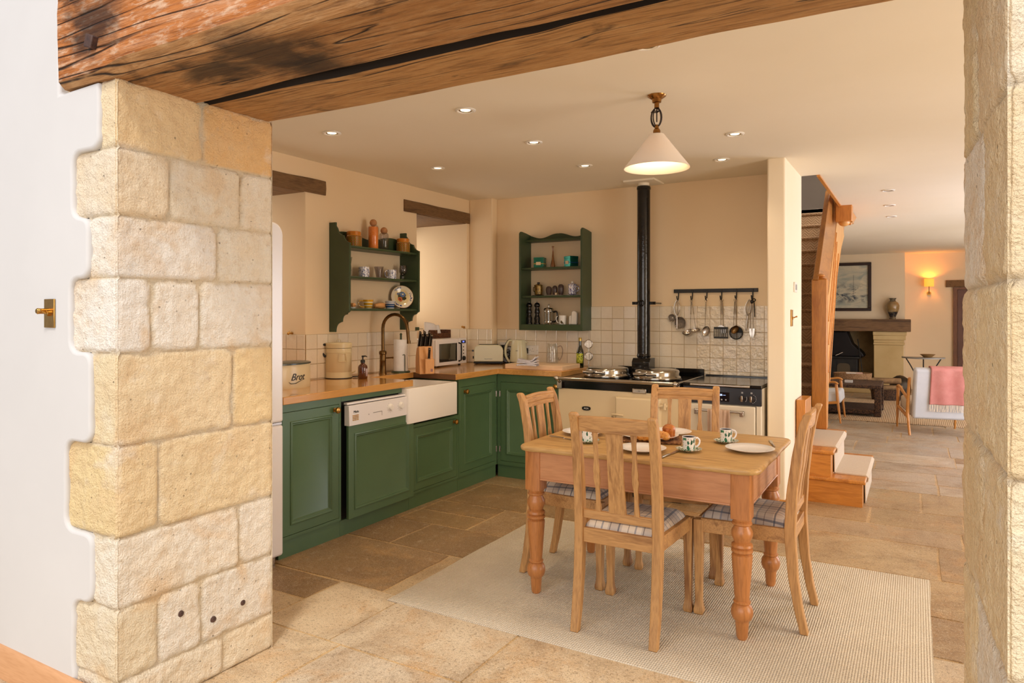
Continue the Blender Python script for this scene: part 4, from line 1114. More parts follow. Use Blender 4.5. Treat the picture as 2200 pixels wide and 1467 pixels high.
# wire toaster paddle leaning on the wall beside the bottle
t = T('wire_toast_rack', 'pair of small round wire mesh discs beside the oil bottle', 'utensil', (AX0+.015, 5.60, .884), R(0))
for zc_ in (.14, .245):
    b = MB(); Rr = .036; b.tube([(Rr*math.cos(2*math.pi*k/28), 0, zc_+Rr*math.sin(2*math.pi*k/28)) for k in range(28)], .003, 8, closed=True)
    for k in range(-6, 7): a = k*.0052; h = math.sqrt(max(0, Rr**2-a*a)); b.rod((a, 0, zc_-h), (a, 0, zc_+h), .0006, 4); b.rod((-h, 0, zc_+a), (h, 0, zc_+a), .0006, 4)
    b.build('mesh_disc', M_steel, t)
b = MB(); b.rod((0, 0, .0), (0, 0, .104), .003, 8); b.rod((0, 0, .176), (0, 0, .209), .003, 8); b.build('handle', M_steel, t)

# small wall hardware
def hook_knob(px, py, x, lab, y=None):
    q = W(px, py, x=x) if y is None else W(px, py, y=y)
    t = T('curtain_wire_hook', lab, 'hook', q, 0, 'brass curtain wire hooks beside the niches')
    return t, q
q = W(627, 716, y=N1[1]); t = T('curtain_hook', 'small brass hook on the niche side above the bread bin', 'hook', (q.x, N1[1], q.z), 0)
b = MB(); b.lathe([(.012, -.004), (.012, 0)], 16, (0, 0, 0), 'y'); b.rod((0, 0, 0), (0, -.03, 0), .004); b.ball((0, -.032, .0), .011, 12); b.rod((0, -.02, 0), (0, -.02, .02), .003); b.build('hook', M_brass, t)
q = W(997, 703, y=N2[1]); t = T('curtain_hook', 'small brass hook on the far side of the niche over the toaster', 'hook', (q.x, N2[1], q.z), 0)
b = MB(); b.lathe([(.012, -.004), (.012, 0)], 16, (0, 0, 0), 'y'); b.rod((0, 0, 0), (0, -.03, 0), .004); b.ball((0, -.032, .006), .010, 12); b.build('hook', M_brass, t)
q = W(899, 706, x=XW); t = T('curtain_hook', 'little square green catch on a rod at the niche edge above the knives', 'hook', (XW, q.y-.03, q.z), 0)
b = MB(); b.box(0, .02, -.016, .016, -.014, .014); b.rod((.012, .016, 0), (.012, .08, -.003), .002, 6); b.build('hook', M_greenshelf, t, bevel=.002)

# utensil rail
ra_ = W(1447, 626, y=YW-.02); rb_ = W(1628, 622, y=YW-.02); zr_ = (ra_.z+rb_.z)/2
t = T('utensil_rail', 'black iron rail with six hooks on the wall over the cookers', 'rail', ((ra_.x+rb_.x)/2, YW, zr_))
hw = (rb_.x-ra_.x)/2
b = MB(); b.box(-hw, hw, -.016, -.001, -.015, .015); b.build('bar', M_blackm, t, bevel=.002)
hooks = []
for px in (1456, 1486, 1517, 1549, 1581, 1616):
    x = W(px, 640, y=YW-.045).x
    b = MB(); xx = x-t.location.x
    b.tube([(xx, -.019, .012), (xx, -.021, -.03), (xx, -.026, -.06), (xx, -.040, -.078), (xx-.002, -.054, -.066), (xx-.004, -.058, -.042)], .0048, 8, flat=.6)
    b.build('hook', M_blackm, t); hooks.append(Vector((x-.001, YW-.043, zr_-.072)))
GU = 'steel utensils hanging from the iron rail'
def ut(h, lab, cat='utensil', dy=0, dx=0, tilt=0): 
    o = T('utensil', lab, cat, (h.x+dx, h.y+dy, h.z), 0, GU, ry=tilt)
    return o
def ring(b, r=.009, w=.0018, z=-.004): b.tube([(r*math.cos(2*math.pi*k/16), 0, z+r*math.sin(2*math.pi*k/16)-r*.3) for k in range(16)], w, 6, closed=True)
def handle(t, L1=.10, L2=.10, ang=0):
    b = MB(); ring(b); b.tube([(0, 0, -.016), (0, 0, -.02-L1)], .0055, 10, flat=.8); h = b.build('handle', M_steel, t)
    b = MB(); b.tube([(0, 0, -.02-L1), (0, 0, -.02-L1-L2)], .0035, 8, flat=.5); b.build('shank', M_steel, t); return -.02-L1-L2
def whisk(t, up=True, k0=0):
    b = MB()
    for k in range(6):
        a = math.pi*k/6+k0
        b.tube([(.027*math.sin(math.pi*s/12)**.8*math.cos(a)*(1 if s < 99 else 1), .5*.027*math.sin(math.pi*s/12)**.8*math.sin(a), -.0-.135*s/12) for s in range(13)], .0011, 5)
        b.tube([(-.027*math.sin(math.pi*s/12)**.8*math.cos(a), -.5*.027*math.sin(math.pi*s/12)**.8*math.sin(a), -.0-.135*s/12) for s in range(13)], .0011, 5)
    b.build('wires', M_steel, t)
    b = MB(); b.rod((0, 0, -.13), (0, 0, -.235), .0065, 10); b.tube([(.006*math.cos(2*math.pi*k/12), 0, -.243+.006*math.sin(2*math.pi*k/12)) for k in range(12)], .0015, 6, closed=True); b.build('handle', M_steel, t)
def sieve(t, r, L, dx):
    b = MB(); b.tube([(r*math.cos(2*math.pi*k/28)+dx, 0, -L+r*math.sin(2*math.pi*k/28)) for k in range(28)], .0028, 8, closed=True); b.tube([(dx*.3, 0, -.004), (dx*.7, 0, -L*.5), (dx, 0, -L+r)], .003, 6); ring(b, .007); b.build('rim', M_steel, t)
    b = MB(); b.lathe([(r*math.cos(R(a)), r*.55*math.sin(R(a))) for a in range(0, 91, 15)], 24, (dx, 0, -L), 'y', cap0=False)
    tm = _mc.get('wire_mesh')
    b.build('mesh', mottled('wire_mesh', '#7d7368', '#9b9083', 60, .5, .6, 500, metal=.6), t, solid=.0006, recalc=False)
h = hooks[0]; t = ut(h, 'small round wire sieve, leftmost thing hanging on the rail', dy=.018, dx=-.004); t.name = 'sieve'; sieve(t, .031, .15, -.05)
t = ut(h, 'larger round wire sieve hanging behind the first whisk', dy=.008); t.name = 'sieve'; sieve(t, .048, .19, .018)
t = ut(h, 'balloon whisk hanging loops up from the first hook', 'whisk', dy=-.018); t.name = 'whisk'; whisk(t)
h = hooks[1]; t = ut(h, 'steel ladle with round bowl on the second hook', dx=-.002, tilt=R(2)); t.name = 'ladle'; z = handle(t, .1, .12)
b = MB(); b.lathe([(.042*math.cos(R(a)), -.036*math.sin(R(a))) for a in range(0, 91, 15)], 24, cap0=False); b.build('bowl', M_steel, t, solid=.0015, recalc=False, loc=(-.02, -.02, z-.02), rot=(R(25), R(-15), 0))
t = ut(h, 'toothed pasta spoon hanging beside the ladle on the second hook', dx=.004, dy=-.012, tilt=R(-8)); t.name = 'pasta_spoon'; z = handle(t, .1, .12)
b = MB(); b.lathe([(.024*math.cos(R(a)), -.014*math.sin(R(a))) for a in range(0, 91, 18)], 18, cap0=False, sx=1.5)
for k in range(6): b.rod((-.024+.0096*k, -.02, -.004), (-.026+.0105*k, -.026, .012), .002, 6)
b.build('bowl', M_steel, t, recalc=False, solid=.001, loc=(0, -.01, z-.01), rot=(R(50), 0, 0))
h = hooks[2]; t = ut(h, 'slotted oval serving spoon alone on the third hook', tilt=R(2)); t.name = 'slotted_spoon'; z = handle(t, .1, .10)
b = MB()
for s in range(-3, 4):
    pass
b.lathe([(.042*math.cos(R(a)), .012*math.sin(R(a))) for a in range(0, 91, 18)], 24, (0, 0, 0), 'y', sx=1, sy=.72, cap0=False); b.build('bowl', M_steel, t, recalc=False, solid=.0015, loc=(.006, 0, z-.035), rot=(0, R(25), 0))
b = MB()
for s in range(-2, 3): b.cbox((s*.009, .0125, 0), (.002, .002, .04))
b.build('slots', M_dark, t, loc=(.006, 0, z-.035), rot=(0, R(25), 0))
h = hooks[3]; t = ut(h, 'black slotted fish slice with wide square head on the fourth hook'); t.name = 'slotted_turner'; z = handle(t, .1, .09)
b = MB(); b.bm.free(); b = MB(); W2 = .056; zt = z-.01
for (x0, x1, za, zb) in [(-W2, W2, zt-.018, zt), (-W2, W2, zt-.092, zt-.078)]: b.box(x0, x1, -.002, .002, za, zb)
for k in range(8): xx = -W2+k*(2*W2-.006)/7; b.box(xx, xx+.006, -.002, .002, zt-.078, zt-.018)
b.build('slotted_head', M_blackm, t, bevel=.001)
b = MB(); b.prism([(-.006, z+.004), (.006, z+.004), (.03, zt), (-.03, zt)], -.0015, .0015, 'y'); b.build('neck', M_steel, t)
t = ut(h, 'steel-handled spatula hanging behind the fish slice', dx=.006, dy=.014, tilt=R(-3)); t.name = 'spatula'; z = handle(t, .1, .10)
b = MB(); b.prism([(-.006, z+.004), (.006, z+.004), (.022, z-.01), (.022, z-.05), (-.022, z-.05), (-.022, z-.01)], -.0015, .0015, 'y'); b.build('blade', M_steel, t)
h = hooks[4]; t = ut(h, 'black slotted skimmer with large round head on the fifth hook', dy=.01); t.name = 'skimmer'; z = handle(t, .1, .10)
b = MB(); b.tube([(.05*math.cos(2*math.pi*k/32), 0, z-.045+.05*math.sin(2*math.pi*k/32)) for k in range(32)], .0045, 8, closed=True)
for k in range(-4, 5): a = k*.0105; hh = math.sqrt(.05**2-a*a); b.box(a-.0022, a+.0022, -.002, .002, z-.045-hh, z-.045+hh)
b.prism([(.048*math.cos(R(a)), z-.045+.048*math.sin(R(a))) for a in range(0, 181, 15)], -.002, .002, 'y'); b.build('head', M_blackm, t)
t = ut(h, 'bronze-toned serving spoon hanging in front of the round skimmer', dx=-.004, dy=-.012, tilt=R(3)); t.name = 'serving_spoon'; z = handle(t, .1, .09)
b = MB(); b.lathe([(.036*math.cos(R(a)), .012*math.sin(R(a))) for a in range(0, 91, 18)], 24, (0, 0, 0), 'y', sx=1, sy=.66, cap0=False); b.build('bowl', M_antique, t, recalc=False, solid=.0015, loc=(.012, 0, z-.03), rot=(0, R(32), 0))
h = hooks[5]; t = ut(h, 'balloon whisk on the sixth hook beside the tongs', 'whisk', dx=-.022, dy=.008, tilt=R(6)); t.name = 'whisk'; whisk(t)
t = ut(h, 'long steel tongs hanging from the sixth hook', 'tongs', dy=-.006); t.name = 'tongs'
for s in (-1, 1):
    b = MB(); b.tube([(s*.002, 0, -.03), (s*.008, 0, -.12), (s*.013, 0, -.23)], .0045, 8, flat=.5); b.prism([(s*.013-.008, -.23), (s*.013+.008, -.23), (s*.010+.009, -.27), (s*.006, -.305), (s*.010-.009, -.27)], -.002*s, -.002*s+.003, 'y'); b.build('arm', M_steel, t)
b = MB(); b.ball((0, 0, -.02), .013, 12, (1, .7, 1.3)); b.build('pivot', plain('black_handle', '#121112', .25), t)
t = ut(h, 'thin black-handled peeler hanging on the right of the tongs', dx=.014, dy=.006, tilt=R(-1)); t.name = 'peeler'
b = MB(); ring(b, .010, .004); b.rod((0, 0, -.02), (.002, 0, -.14), .0035, 8); b.build('handle', plain('black_handle', '#121112', .25), t)
# ================================================================ wall shelves and what stands on them
SYa, SYb = W(707, 600, x=XW).y, W(902, 600, x=XW+.195).y
def scallop(n, a, b, bulge, flip=1):
    """arc of points between a and b bowed sideways"""
    a = Vector(a); b = Vector(b); d = b-a; nrm = Vector((d.y, -d.x)).normalized()*flip
    return [tuple(a+d*k/n+nrm*bulge*math.sin(math.pi*k/n)) for k in range(n+1)]
w = SYb-SYa
t = T('wall_shelf', 'dark green scalloped wall shelf over the sink, open backed', 'shelf', (XW+.001, SYa, 1.26), R(90)); shelfA = t
zo = 1.26
def side(x):
    P = [(0, 0), (-.055, 0)]+scallop(6, (-.055, .0), (-.12, .075), .022)+scallop(6, (-.12, .075), (-.17, .13), .018)+[(-.17, .137), (-.195, .15), (-.195, .645)]
    P += scallop(6, (-.195, .645), (-.135, .70), .012)+scallop(6, (-.135, .70), (-.075, .755), .014)+[(-.06, .775), (-.06, .80), (0, .80)]
    b = MB(); b.prism(P, x, x+.018, 'x'); return b.build('side_panel', M_greenshelf, t, bevel=.002)
side(0); side(w-.018)
SH = [1.889, 1.668, 1.432]
for z in SH:
    b = MB(); b.box(.018, w-.018, -.178, -.001, z-zo-.017, z-zo); b.build('shelf_board', M_greenshelf, t, bevel=.004)
b = MB(); N_ = 60; top = []
for k in range(N_+1):
    u = k/N_; top.append((.018+(w-.036)*u, .63+.095+.022*abs(math.sin(3*math.pi*u))**.7*(1 if u < .34 or u > .66 else .6)-.03*ss(.3, .5, u)*ss(.7, .5, u)))
b.prism([(w-.018, .612), (.018, .612)][::-1]+top[::-1], -.02, -.004, 'y'); b.build('top_rail', M_greenshelf, t, bevel=.002)
def ya_(px, d=.09): return yL(px, XW+d)
def pA(px, k, d=.09): return (XW+d, ya_(px, d), SH[k])
# retro canisters
def canister_mat():
    m = NT('retro_canister'); v = m.obj(); s = m.sep(v)
    an = m.math('ARCTAN2', s[1], s[0])
    cx = m.n('ShaderNodeCombineXYZ'); m.set(cx.inputs[0], m.math('MULTIPLY', an, 3.2)); m.set(cx.inputs[1], m.math('MULTIPLY', s[2], 55)); cx.inputs[2].default_value = 0
    vo = m.vor(cx.outputs[0], 1.0, rnd_=.0); ramp = m.ramp(vo, [(.15, '#c9561a'), (.28, '#2e2a12'), (.36, '#7d7a2c'), (.50, '#a8701f'), (.62, '#4a4018')])
    top = m.math('GREATER_THAN', s[2], .083)
    m.P(Base_Color=m.mix(top, ramp, '#c67a1c'), Roughness=.1, Coat_Weight=.6); return m.m
M_can = canister_mat(); M_canlid = plain('amber_glaze', '#c4761c', .1, 0, Coat_Weight=.6)
def canister(loc, lab, r=.060):
    c = T('storage_jar', lab, 'jar', loc, rnd.random(), 'patterned storage jars on the green shelf')
    b = lz([(r-.004, 0), (r, .004), (r, .078), (r-.006, .084), (r-.008, .088), (r-.008, .093)], 32); b.build('jar_body', M_can, c)
    b = lz([(r-.006, .093), (r-.006, .112), (r-.010, .116), (.0001, .117)], 32); b.build('lid', M_canlid, c)
canister(pA(760, 0), 'amber patterned storage jar at the left end of the top shelf')
canister(pA(866, 0), 'amber patterned storage jar at the right end of the top shelf', .057)
def corked(loc, lab, r, h, fill, fname, ball, gm=None):
    c = T('storage_bottle', lab, 'bottle', loc)
    lz([(r-.003, 0), (r, .005), (r, h*.86), (r*.93, h*.94), (r*.72, h), (r*.68, h)], 32).build('glass_bottle', gm or M_clear, c, recalc=True)
    if fill: lz([(r-.005, .006), (r-.004, .01), (r-.004, h*.86), (r*.86, h*.93), (.001, h*.95)], 32).build('filling', fill, c)
    b = MB(); b.ball((0, 0, h+ball*.65), ball, 20); label(b.build('cork_ball', mottled('cork', '#b07a4d', '#c48e60', 60, .85, .3, 200), c), 'cork ball stopper')
M_lentil = mottled('red_lentils', '#ea7412', '#f79232', 180, .6, .6, 260)
corked(pA(802, 0, .10), 'glass bottle full of orange lentils with a cork ball', .041, .185, M_lentil, '', .028)
corked(pA(825, 0, .085), 'smaller empty glass bottle with a cork ball stopper', .036, .140, None, '', .028, M_grey_glass)
# painted mugs
def paint_mat(name, base, ink, scale, lo=.42, hi=.48):
    m = NT(name); v = m.obj(); n = m.noise(v, scale, 3, .6, 1.5)
    m.P(Base_Color=m.mix(m.ramp(n, [(lo, 0.0), (hi, 1.0)]), base, ink), Roughness=.12, Coat_Weight=.5); return m.m
M_bluewhite = paint_mat('blue_floral', '#ece9ee', '#56608f', 70, .50, .55)
def mug(loc, lab, r, h, mat, rz, grp=None, cat='mug', hr=1, taper=1.0):
    c = T('mug', lab, cat, loc, rz, grp)
    lz([(r*taper-.003, 0), (r*taper, .003), (r, h), (r-.003, h), (r*taper-.004, .006), (.001, .006)], 30).build('cup_body', mat, c)
    b = MB(); b.tube(curvepts([(r*(1+taper)/2, 0, h*.85), (r+.020*hr, 0, h*.88), (r+.027*hr, 0, h*.55), (r+.016*hr, 0, h*.25), (r*taper, 0, h*.2)]), .0035, 8); b.build('handle', mat, c); return c
mug(pA(782, 1), 'blue and white mug on the middle shelf, nearest the left end', .040, .080, M_bluewhite, R(95), 'blue and white mugs')
mug(pA(842, 1), 'blue and white mug on the middle shelf between the tumbler and the goblet', .036, .075, M_bluewhite, R(-110), 'blue and white mugs')
t = T('glass_tumbler', 'smoky grey flared glass tumbler between the two blue mugs', 'glass', pA(814, 1)); lz([(.021, 0), (.021, .006), (.037, .092), (.035, .092), (.019, .012), (.001, .012)], 28).build('glass', M_grey_glass, t, recalc=False)
t = T('glass_goblet', 'clear stemmed goblet at the right end of the middle shelf', 'glass', pA(866, 1)); lz([(.026, 0), (.026, .003), (.010, .012), (.009, .03), (.018, .036), (.032, .065), (.033, .09), (.028, .118), (.026, .118), (.031, .09), (.029, .066), (.014, .038), (.001, .036)], 28).build('glass', M_grey_glass, t, recalc=False)
t = T('glass_vase', 'tall pale glass behind the left side of the green shelf', 'glass', pA(748, 1, .07)); lz([(.025, 0), (.028, .05), (.021, .09), (.030, .145), (.028, .145), (.019, .09), (.025, .05), (.001, .004)], 28).build('glass', thin_glass('pale_glass', (.9, .9, .86), .25), t, recalc=False)
def stripe_mat(name, a, b_, edges):
    m = NT(name); s = m.sep(m.obj()); c = lin(a)
    col = m.mix(0.0, a, a)
    for z0, z1 in edges:
        msk = m.math('MULTIPLY', m.math('GREATER_THAN', s[2], z0), m.math('LESS_THAN', s[2], z1)); col = m.mix(msk, col, b_)
    m.P(Base_Color=col, Roughness=.12, Coat_Weight=.4); return m.m
mug(pA(791, 2), 'yellow and white hooped teacup on the bottom shelf', .040, .068, stripe_mat('yellow_hoops', '#efe4c4', '#dfa51c', [(.008, .02), (.028, .043), (.053, .07)]), R(-115), None, 'cup', 1.4, .72)
mug(pA(838, 2, .12), 'blue banded white bowl on the bottom shelf in front of the plate', .040, .062, stripe_mat('blue_bands', '#e8e6e4', '#2f5285', [(.010, .026), (.029, .040), (.048, .051), (.054, .057)]), R(120), None, 'cup', .01, .80)
t = T('wooden_pestle', 'rounded wooden pestle lying between the two striped cups', 'kitchen tool', (XW+.07, ya_(817, .07), SH[2]+.024), R(80)); b = MB(); b.lathe([(.004, -.06), (.015, -.055), (.019, -.03), (.024, .0), (.024, .03), (.016, .045), (.001, .049)], 22, (0, 0, 0), 'x'); b.build('pestle', M_beech, t)
t = T('honey_dish', 'small white dish with a wooden reamer at the left of the bottom shelf', 'dish', pA(757, 2, .11)); lz([(.02, 0), (.028, .012), (.026, .012), (.018, .003), (.001, .003)]).build('dish', M_white, t); b = MB(); b.lathe([(.006, -.04), (.009, -.02), (.018, -.01), (.016, .02), (.001, .035)], 16, (0, 0, .025), 'x'); b.build('reamer', M_beech, t)
# painted plate
def plate_mat():
    m = NT('painted_plate'); v = m.obj(); s = m.sep(v)
    rad = m.math('SQRT', m.math('ADD', m.math('MULTIPLY', s[0], s[0]), m.math('MULTIPLY', s[1], s[1])))
    n = m.noise(v, 55, 2, .5, .8)
    def spot(x, y, r):
        d = m.n('ShaderNodeVectorMath', operation='DISTANCE'); cb = m.n('ShaderNodeCombineXYZ'); m.set(cb.inputs[0], s[0]); m.set(cb.inputs[1], s[1]); m.t.links.new(cb.outputs[0], d.inputs[0]); d.inputs[1].default_value = (x, y, 0)
        return m.math('LESS_THAN', m.math('ADD', d.outputs['Value'], m.math('MULTIPLY', m.math('SUBTRACT', n, .5), .02)), r)
    c = m.mix(m.math('GREATER_THAN', rad, .062), '#ead6a2', '#efe2c6')
    rim = m.math('MULTIPLY', m.math('GREATER_THAN', rad, .068), m.math('LESS_THAN', rad, .084))
    an = m.math('SINE', m.math('MULTIPLY_ADD', m.math('ARCTAN2', s[1], s[0]), 3, 1.6))
    leaf = m.math('GREATER_THAN', m.noise(v, 120, 2, .6), .48)
    c = m.mix(m.math('MULTIPLY', rim, m.math('MULTIPLY', m.math('GREATER_THAN', an, .2), leaf)), c, '#2c3f78')
    for (x, y, r, k) in ((.0, .01, .034, '#38401c'), (.022, -.01, .016, '#2d3316'), (-.03, .025, .010, '#3d4d7a'), (.008, .022, .021, '#5575a8'), (-.014, -.018, .019, '#d4703a'), (.008, .022, .006, '#e7d9a0'), (-.014, -.018, .006, '#5a3420')): c = m.mix(spot(x, y, r), c, k)
    c = m.mix(m.math('GREATER_THAN', rad, .0915), c, '#8a5a34')
    m.P(Base_Color=c, Roughness=.12, Coat_Weight=.4); return m.m
t = T('painted_plate', 'cream plate painted with blue and orange flowers leaning on the bottom shelf', 'plate', (XW+.085, ya_(864, .085), SH[2]+.003), R(-36))
b = MB(); b.lathe([(.045, -.004), (.06, .002), (.094, .012), (.095, .014), (.092, .015), (.062, .006), (.055, .003), (.0001, .001)], 48); 
pm = b.build('plate', plate_mat(), t)
pm.location = (-.012, 0, .094); pm.rotation_euler = (Matrix.Rotation(R(78), 3, 'Y')@Matrix.Rotation(R(90), 3, 'Z')).to_euler()

# ---- shelf over the corner
BY = YW-.2
bx0, bx1 = W(1115, 600, y=BY).x, W(1247, 600, y=BY).x+.018
t = T('wall_shelf', 'tall dark green wall shelf over the corner worktop', 'shelf', (bx0, YW-.001, 1.244)); w = bx1-bx0; zo = 1.244
for x in (0, w-.018):
    b = MB(); b.prism([(0, 0), (-.2, 0), (-.2, .875), (-.18, .892), (-.10, .885), (0, .87)], x, x+.018, 'x'); b.build('side_panel', M_greenshelf, t, bevel=.002)
SB = [2.062, 1.806, 1.554, 1.297]
for z in SB:
    b = MB(); b.box(.018, w-.018, -.186 if z < 2 else -.12, -.001, z-zo-.017, z-zo); b.build('shelf_board', M_greenshelf, t, bevel=.003)
b = MB(); top = [(.018+(w-.036)*k/50, .845+.018*math.sin(math.pi*2*abs(2*(k/50)-1)*.9+1.3)+.012) for k in range(51)]
b.prism([(.018, .80)]+[(w-.018, .80)]+top[::-1], -.03, -.014, 'y'); b.build('top_rail', M_greenshelf, t, bevel=.002)
b = MB(); b.box(.018, w-.018, -.198, -.18, .0, SB[3]-zo); b.build('bottom_rail', M_greenshelf, t, bevel=.002)
def pB(px, k, d=.10): return (W(px, 600, y=YW-d).x, YW-d, SB[k])
M_tin = plain('green_foil', '#2f8070', .22, .7); M_tinlab = plain('cream_label', '#e2c9a5', .6)
for (px, rz, lab) in ((1160, 10, 'shiny green tea tin left of the tall bronze vase'), (1227, -28, 'shiny green tea tin at the right of the upper shelf')):
    c = T('tea_tin', lab, 'tin', pB(px, 1), R(rz), 'green tea tins')
    b = MB(); b.box(-.045, .045, -.045, .045, 0, .088); bb = b.build('tin', M_tin, c, bevel=.003)
    b = MB(); b.box(-.046, .046, -.046, .046, .074, .094); b.build('lid', M_tin, c, bevel=.002)
    b = MB(); b.box(-.0462, .0462, -.0462, .0462, .034, .040); b.build('ribbon', plain('ribbon_gold', '#c79a34', .4) if px < 1200 else plain('ribbon_blue', '#20407c', .4), c)
    b = MB(); b.box(-.022, .022, -.048, -.046, .024, .052); b.build('paper_label', M_tinlab, c)
t = T('bronze_vase', 'tall thin-necked bronze vase between the two green tins', 'vase', pB(1188, 1)); lz([(.022, 0), (.021, .02), (.012, .07), (.007, .13), (.006, .175), (.011, .192), (.009, .192), (.003, .17)], 24).build('vase', plain('amber_bronze', '#7a4a1c', .12, .2, Coat_Weight=.6), t)
def lidded(loc, lab, mat, rz, knobm, dark=None):
    c = T('lidded_mug', lab, 'mug', loc, rz)
    lz([(.058, 0), (.060, .004), (.035, .002)][::-1]+[(.02, .008)]).build('saucer', dark or mat, c)
    lz([(.030, .010), (.035, .014), (.037, .05), (.037, .088), (.034, .088), (.034, .02)], 28).build('cup_body', mat, c)
    lz([(.040, .089), (.038, .098), (.02, .106), (.009, .108)], 28).build('lid', mat, c)
    lz([(.011, .108), (.013, .115), (.010, .124), (.001, .126)], 18).build('lid_knob', knobm, c)
    b = MB(); b.tube(curvepts([(.036, 0, .078), (.055, 0, .078), (.060, 0, .055), (.050, 0, .04), (.036, 0, .035)]), .004, 8); b.build('handle', mat, c)
lidded(pB(1157, 2), 'dark gold lidded mug on a black saucer', mottled('gold_flake', '#3a2d14', '#a3813a', 60, .25, 0, metal=.4), R(170), M_blackm, M_blackm)
lidded(pB(1230, 2), 'blue and white lidded mug at the right of the shelf', paint_mat('blue_scroll', '#efedf4', '#262a8c', 75, .5, .54), R(0), M_white)
M_stonew = mottled('brown_stoneware', '#3c2f2b', '#564440', 20, .3)
t = T('stone_tray', 'thin pale tray under the three brown stoneware pots', 'tray', pB(1191, 2)); b = MB(); b.box(-.085, .085, -.04, .04, 0, .006); b.build('tray', plain('grey_stone', '#a59c90', .5), t, bevel=.002)
for (px, r, h, lab) in ((1179, .027, .078, 'matt brown stoneware pot at the left of the three'), (1192, .023, .084, 'narrow glossy brown stoneware pot in the middle of the three'), (1205, .028, .095, 'largest brown stoneware pot at the right of the three')):
    q = pB(px, 2); c = T('stoneware_pot', lab, 'pot', (q[0], q[1], q[2]+.006), 0, 'brown stoneware pots')
    lz([(r*.65, 0), (r*.9, h*.3), (r, h*.6), (r*.9, h*.85), (r*.55, h*.97), (r*.4, h)], 24).build('pot', M_stonew if px != 1179 else mottled('matt_brown_stoneware', '#4a3a33', '#5a4840', 20, .7), c)
q = pB(1194, 2, .13); t = T('cork', 'small pale cork in front of the stoneware pots', 'cork', (q[0], q[1], q[2]+.006)); lz([(.008, 0), (.009, .018), (.001, .019)], 14).build('cork', M_tinlab, t)
for (px, lab) in ((1137, 'black turned pepper mill at the far left of the lower shelf'), (1154, 'black turned salt mill second from the left, right of its twin')):
    c = T('pepper_mill', lab, 'mill', pB(px, 3), 0, 'black mills')
    lz([(.028, 0), (.029, .008), (.024, .02), (.027, .055), (.020, .08), (.018, .09), (.024, .105), (.022, .13), (.017, .145), (.018, .152)], 26).build('body', M_black, c)
    lz([(.020, .153), (.026, .165), (.026, .18), (.018, .192), (.008, .196)], 26).build('head', M_black, c)
    b = MB(); b.ball((0, 0, .202), .0065, 12); b.build('top_nut', M_chrome, c)
t = T('cafetiere', 'glass and chrome cafetiere with black handle', 'coffee pot', pB(1179, 3), R(0))
lz([(.040, .012), (.042, .014), (.042, .125), (.044, .128), (.041, .128), (.040, .016)], 32).build('glass_beaker', M_clear, t)
b = MB()
for k in range(4):
    a = R(45+90*k); b.box(.043*math.cos(a)-.004, .043*math.cos(a)+.004, .043*math.sin(a)-.004, .043*math.sin(a)+.004, 0, .125)
for z in (.018, .112): b.lathe([(.043, z), (.0455, z), (.0455, z+.008), (.043, z+.008)], 32)
b.build('frame', M_chrome, t)
b = MB(); b.lathe([(.046, .128), (.047, .134), (.04, .145), (.02, .152), (.004, .154)], 32); b.rod((0, 0, .15), (0, 0, .168), .003, 8); b.ball((0, 0, .173), .009, 14); b.build('lid', M_chrome, t)
b = MB(); b.lathe([(.034, .02), (.036, .022), (.036, .03), (.001, .03)], 24); b.rod((0, 0, .03), (0, 0, .15), .002, 6); b.build('plunger', M_steel, t)
b = MB(); b.tube(curvepts([(.046, 0, .11), (.075, 0, .115), (.085, 0, .09), (.082, 0, .05), (.06, 0, .025), (.046, 0, .03)]), .0075, 10); b.build('handle', plain('black_handle', '#121112', .25), t)
def leafmug_mat():
    m = NT('leaf_sketch'); v = m.obj(); n = m.noise(m.map(v, (1, 1, .5), (0, 0, 0), (.5, .6, .3)), 32, 1, .4, .4)
    m.P(Base_Color=m.mix(m.ramp(n, [(.66, 0.0), (.68, 1.0)]), '#f1eee9', '#5a4a2c'), Roughness=.15); return m.m
mug(pB(1209, 3), 'white mug with brown leaf sketches beside the cafetiere', .035, .080, leafmug_mat(), R(200), None, 'mug', .9, .9)
t = T('napkin_holder', 'white upright ceramic holder at the right end of the lower shelf', 'holder', pB(1234, 3), R(10))
b = MB(); b.prism([(-.028, 0), (.028, 0), (.032, .10), (.015, .118), (-.005, .122), (-.02, .11), (-.024, .05)], -.025, .025, 'y'); b.build('holder', M_white, t, bevel=.008, bseg=3)
b = MB(); b.prism([(-.045, 0), (-.028, 0), (-.026, .08), (-.043, .075)], -.02, .02, 'y'); label(b.build('front_lobe', M_white, t, bevel=.005), 'lower front lobe')
# ================================================================ table and chairs
M_pineT = {a: wood('scrubbed_pine', '#c8a166', '#8f6736', a, .42, .9, True, .1, .25) for a in 'xyz'}
M_pineR = {a: wood('red_pine', '#bd7d45', '#8c5628', a, .38, 1.0, True, .15, .1) for a in 'xyz'}
M_apron = {a: wood('apron_pine', '#c68e62', '#a8714a', a, .36, .8, False, .2, .06) for a in 'xyz'}
M_oakC = {a: wood('pale_oak', '#c69860', '#845830', a, .5, 1.1, True, 0, .4) for a in 'xyz'}
TX0, TX1, TY0, TY1, TZ = -1.71, -.562, 3.005, 3.895, .742
t = T('kitchen_table', 'scrubbed pine farmhouse table with turned legs on the cream rug', 'table', ((TX0+TX1)/2, (TY0+TY1)/2, 0)); tab = t
hx, hy = (TX1-TX0)/2, (TY1-TY0)/2
def top_pt(x, y, z): return (x, y, z)
b = MB()
nseg = 60; ringU = []
poly = []
base = rrect(-hx, hx, -hy, hy, .055, 6)
P2 = []
for i in range(len(base)):
    a = Vector(base[i]); c = Vector(base[(i+1) % len(base)]); m = max(1, int((c-a).length/.02))
    for k in range(m): P2.append(a.lerp(c, k/m))
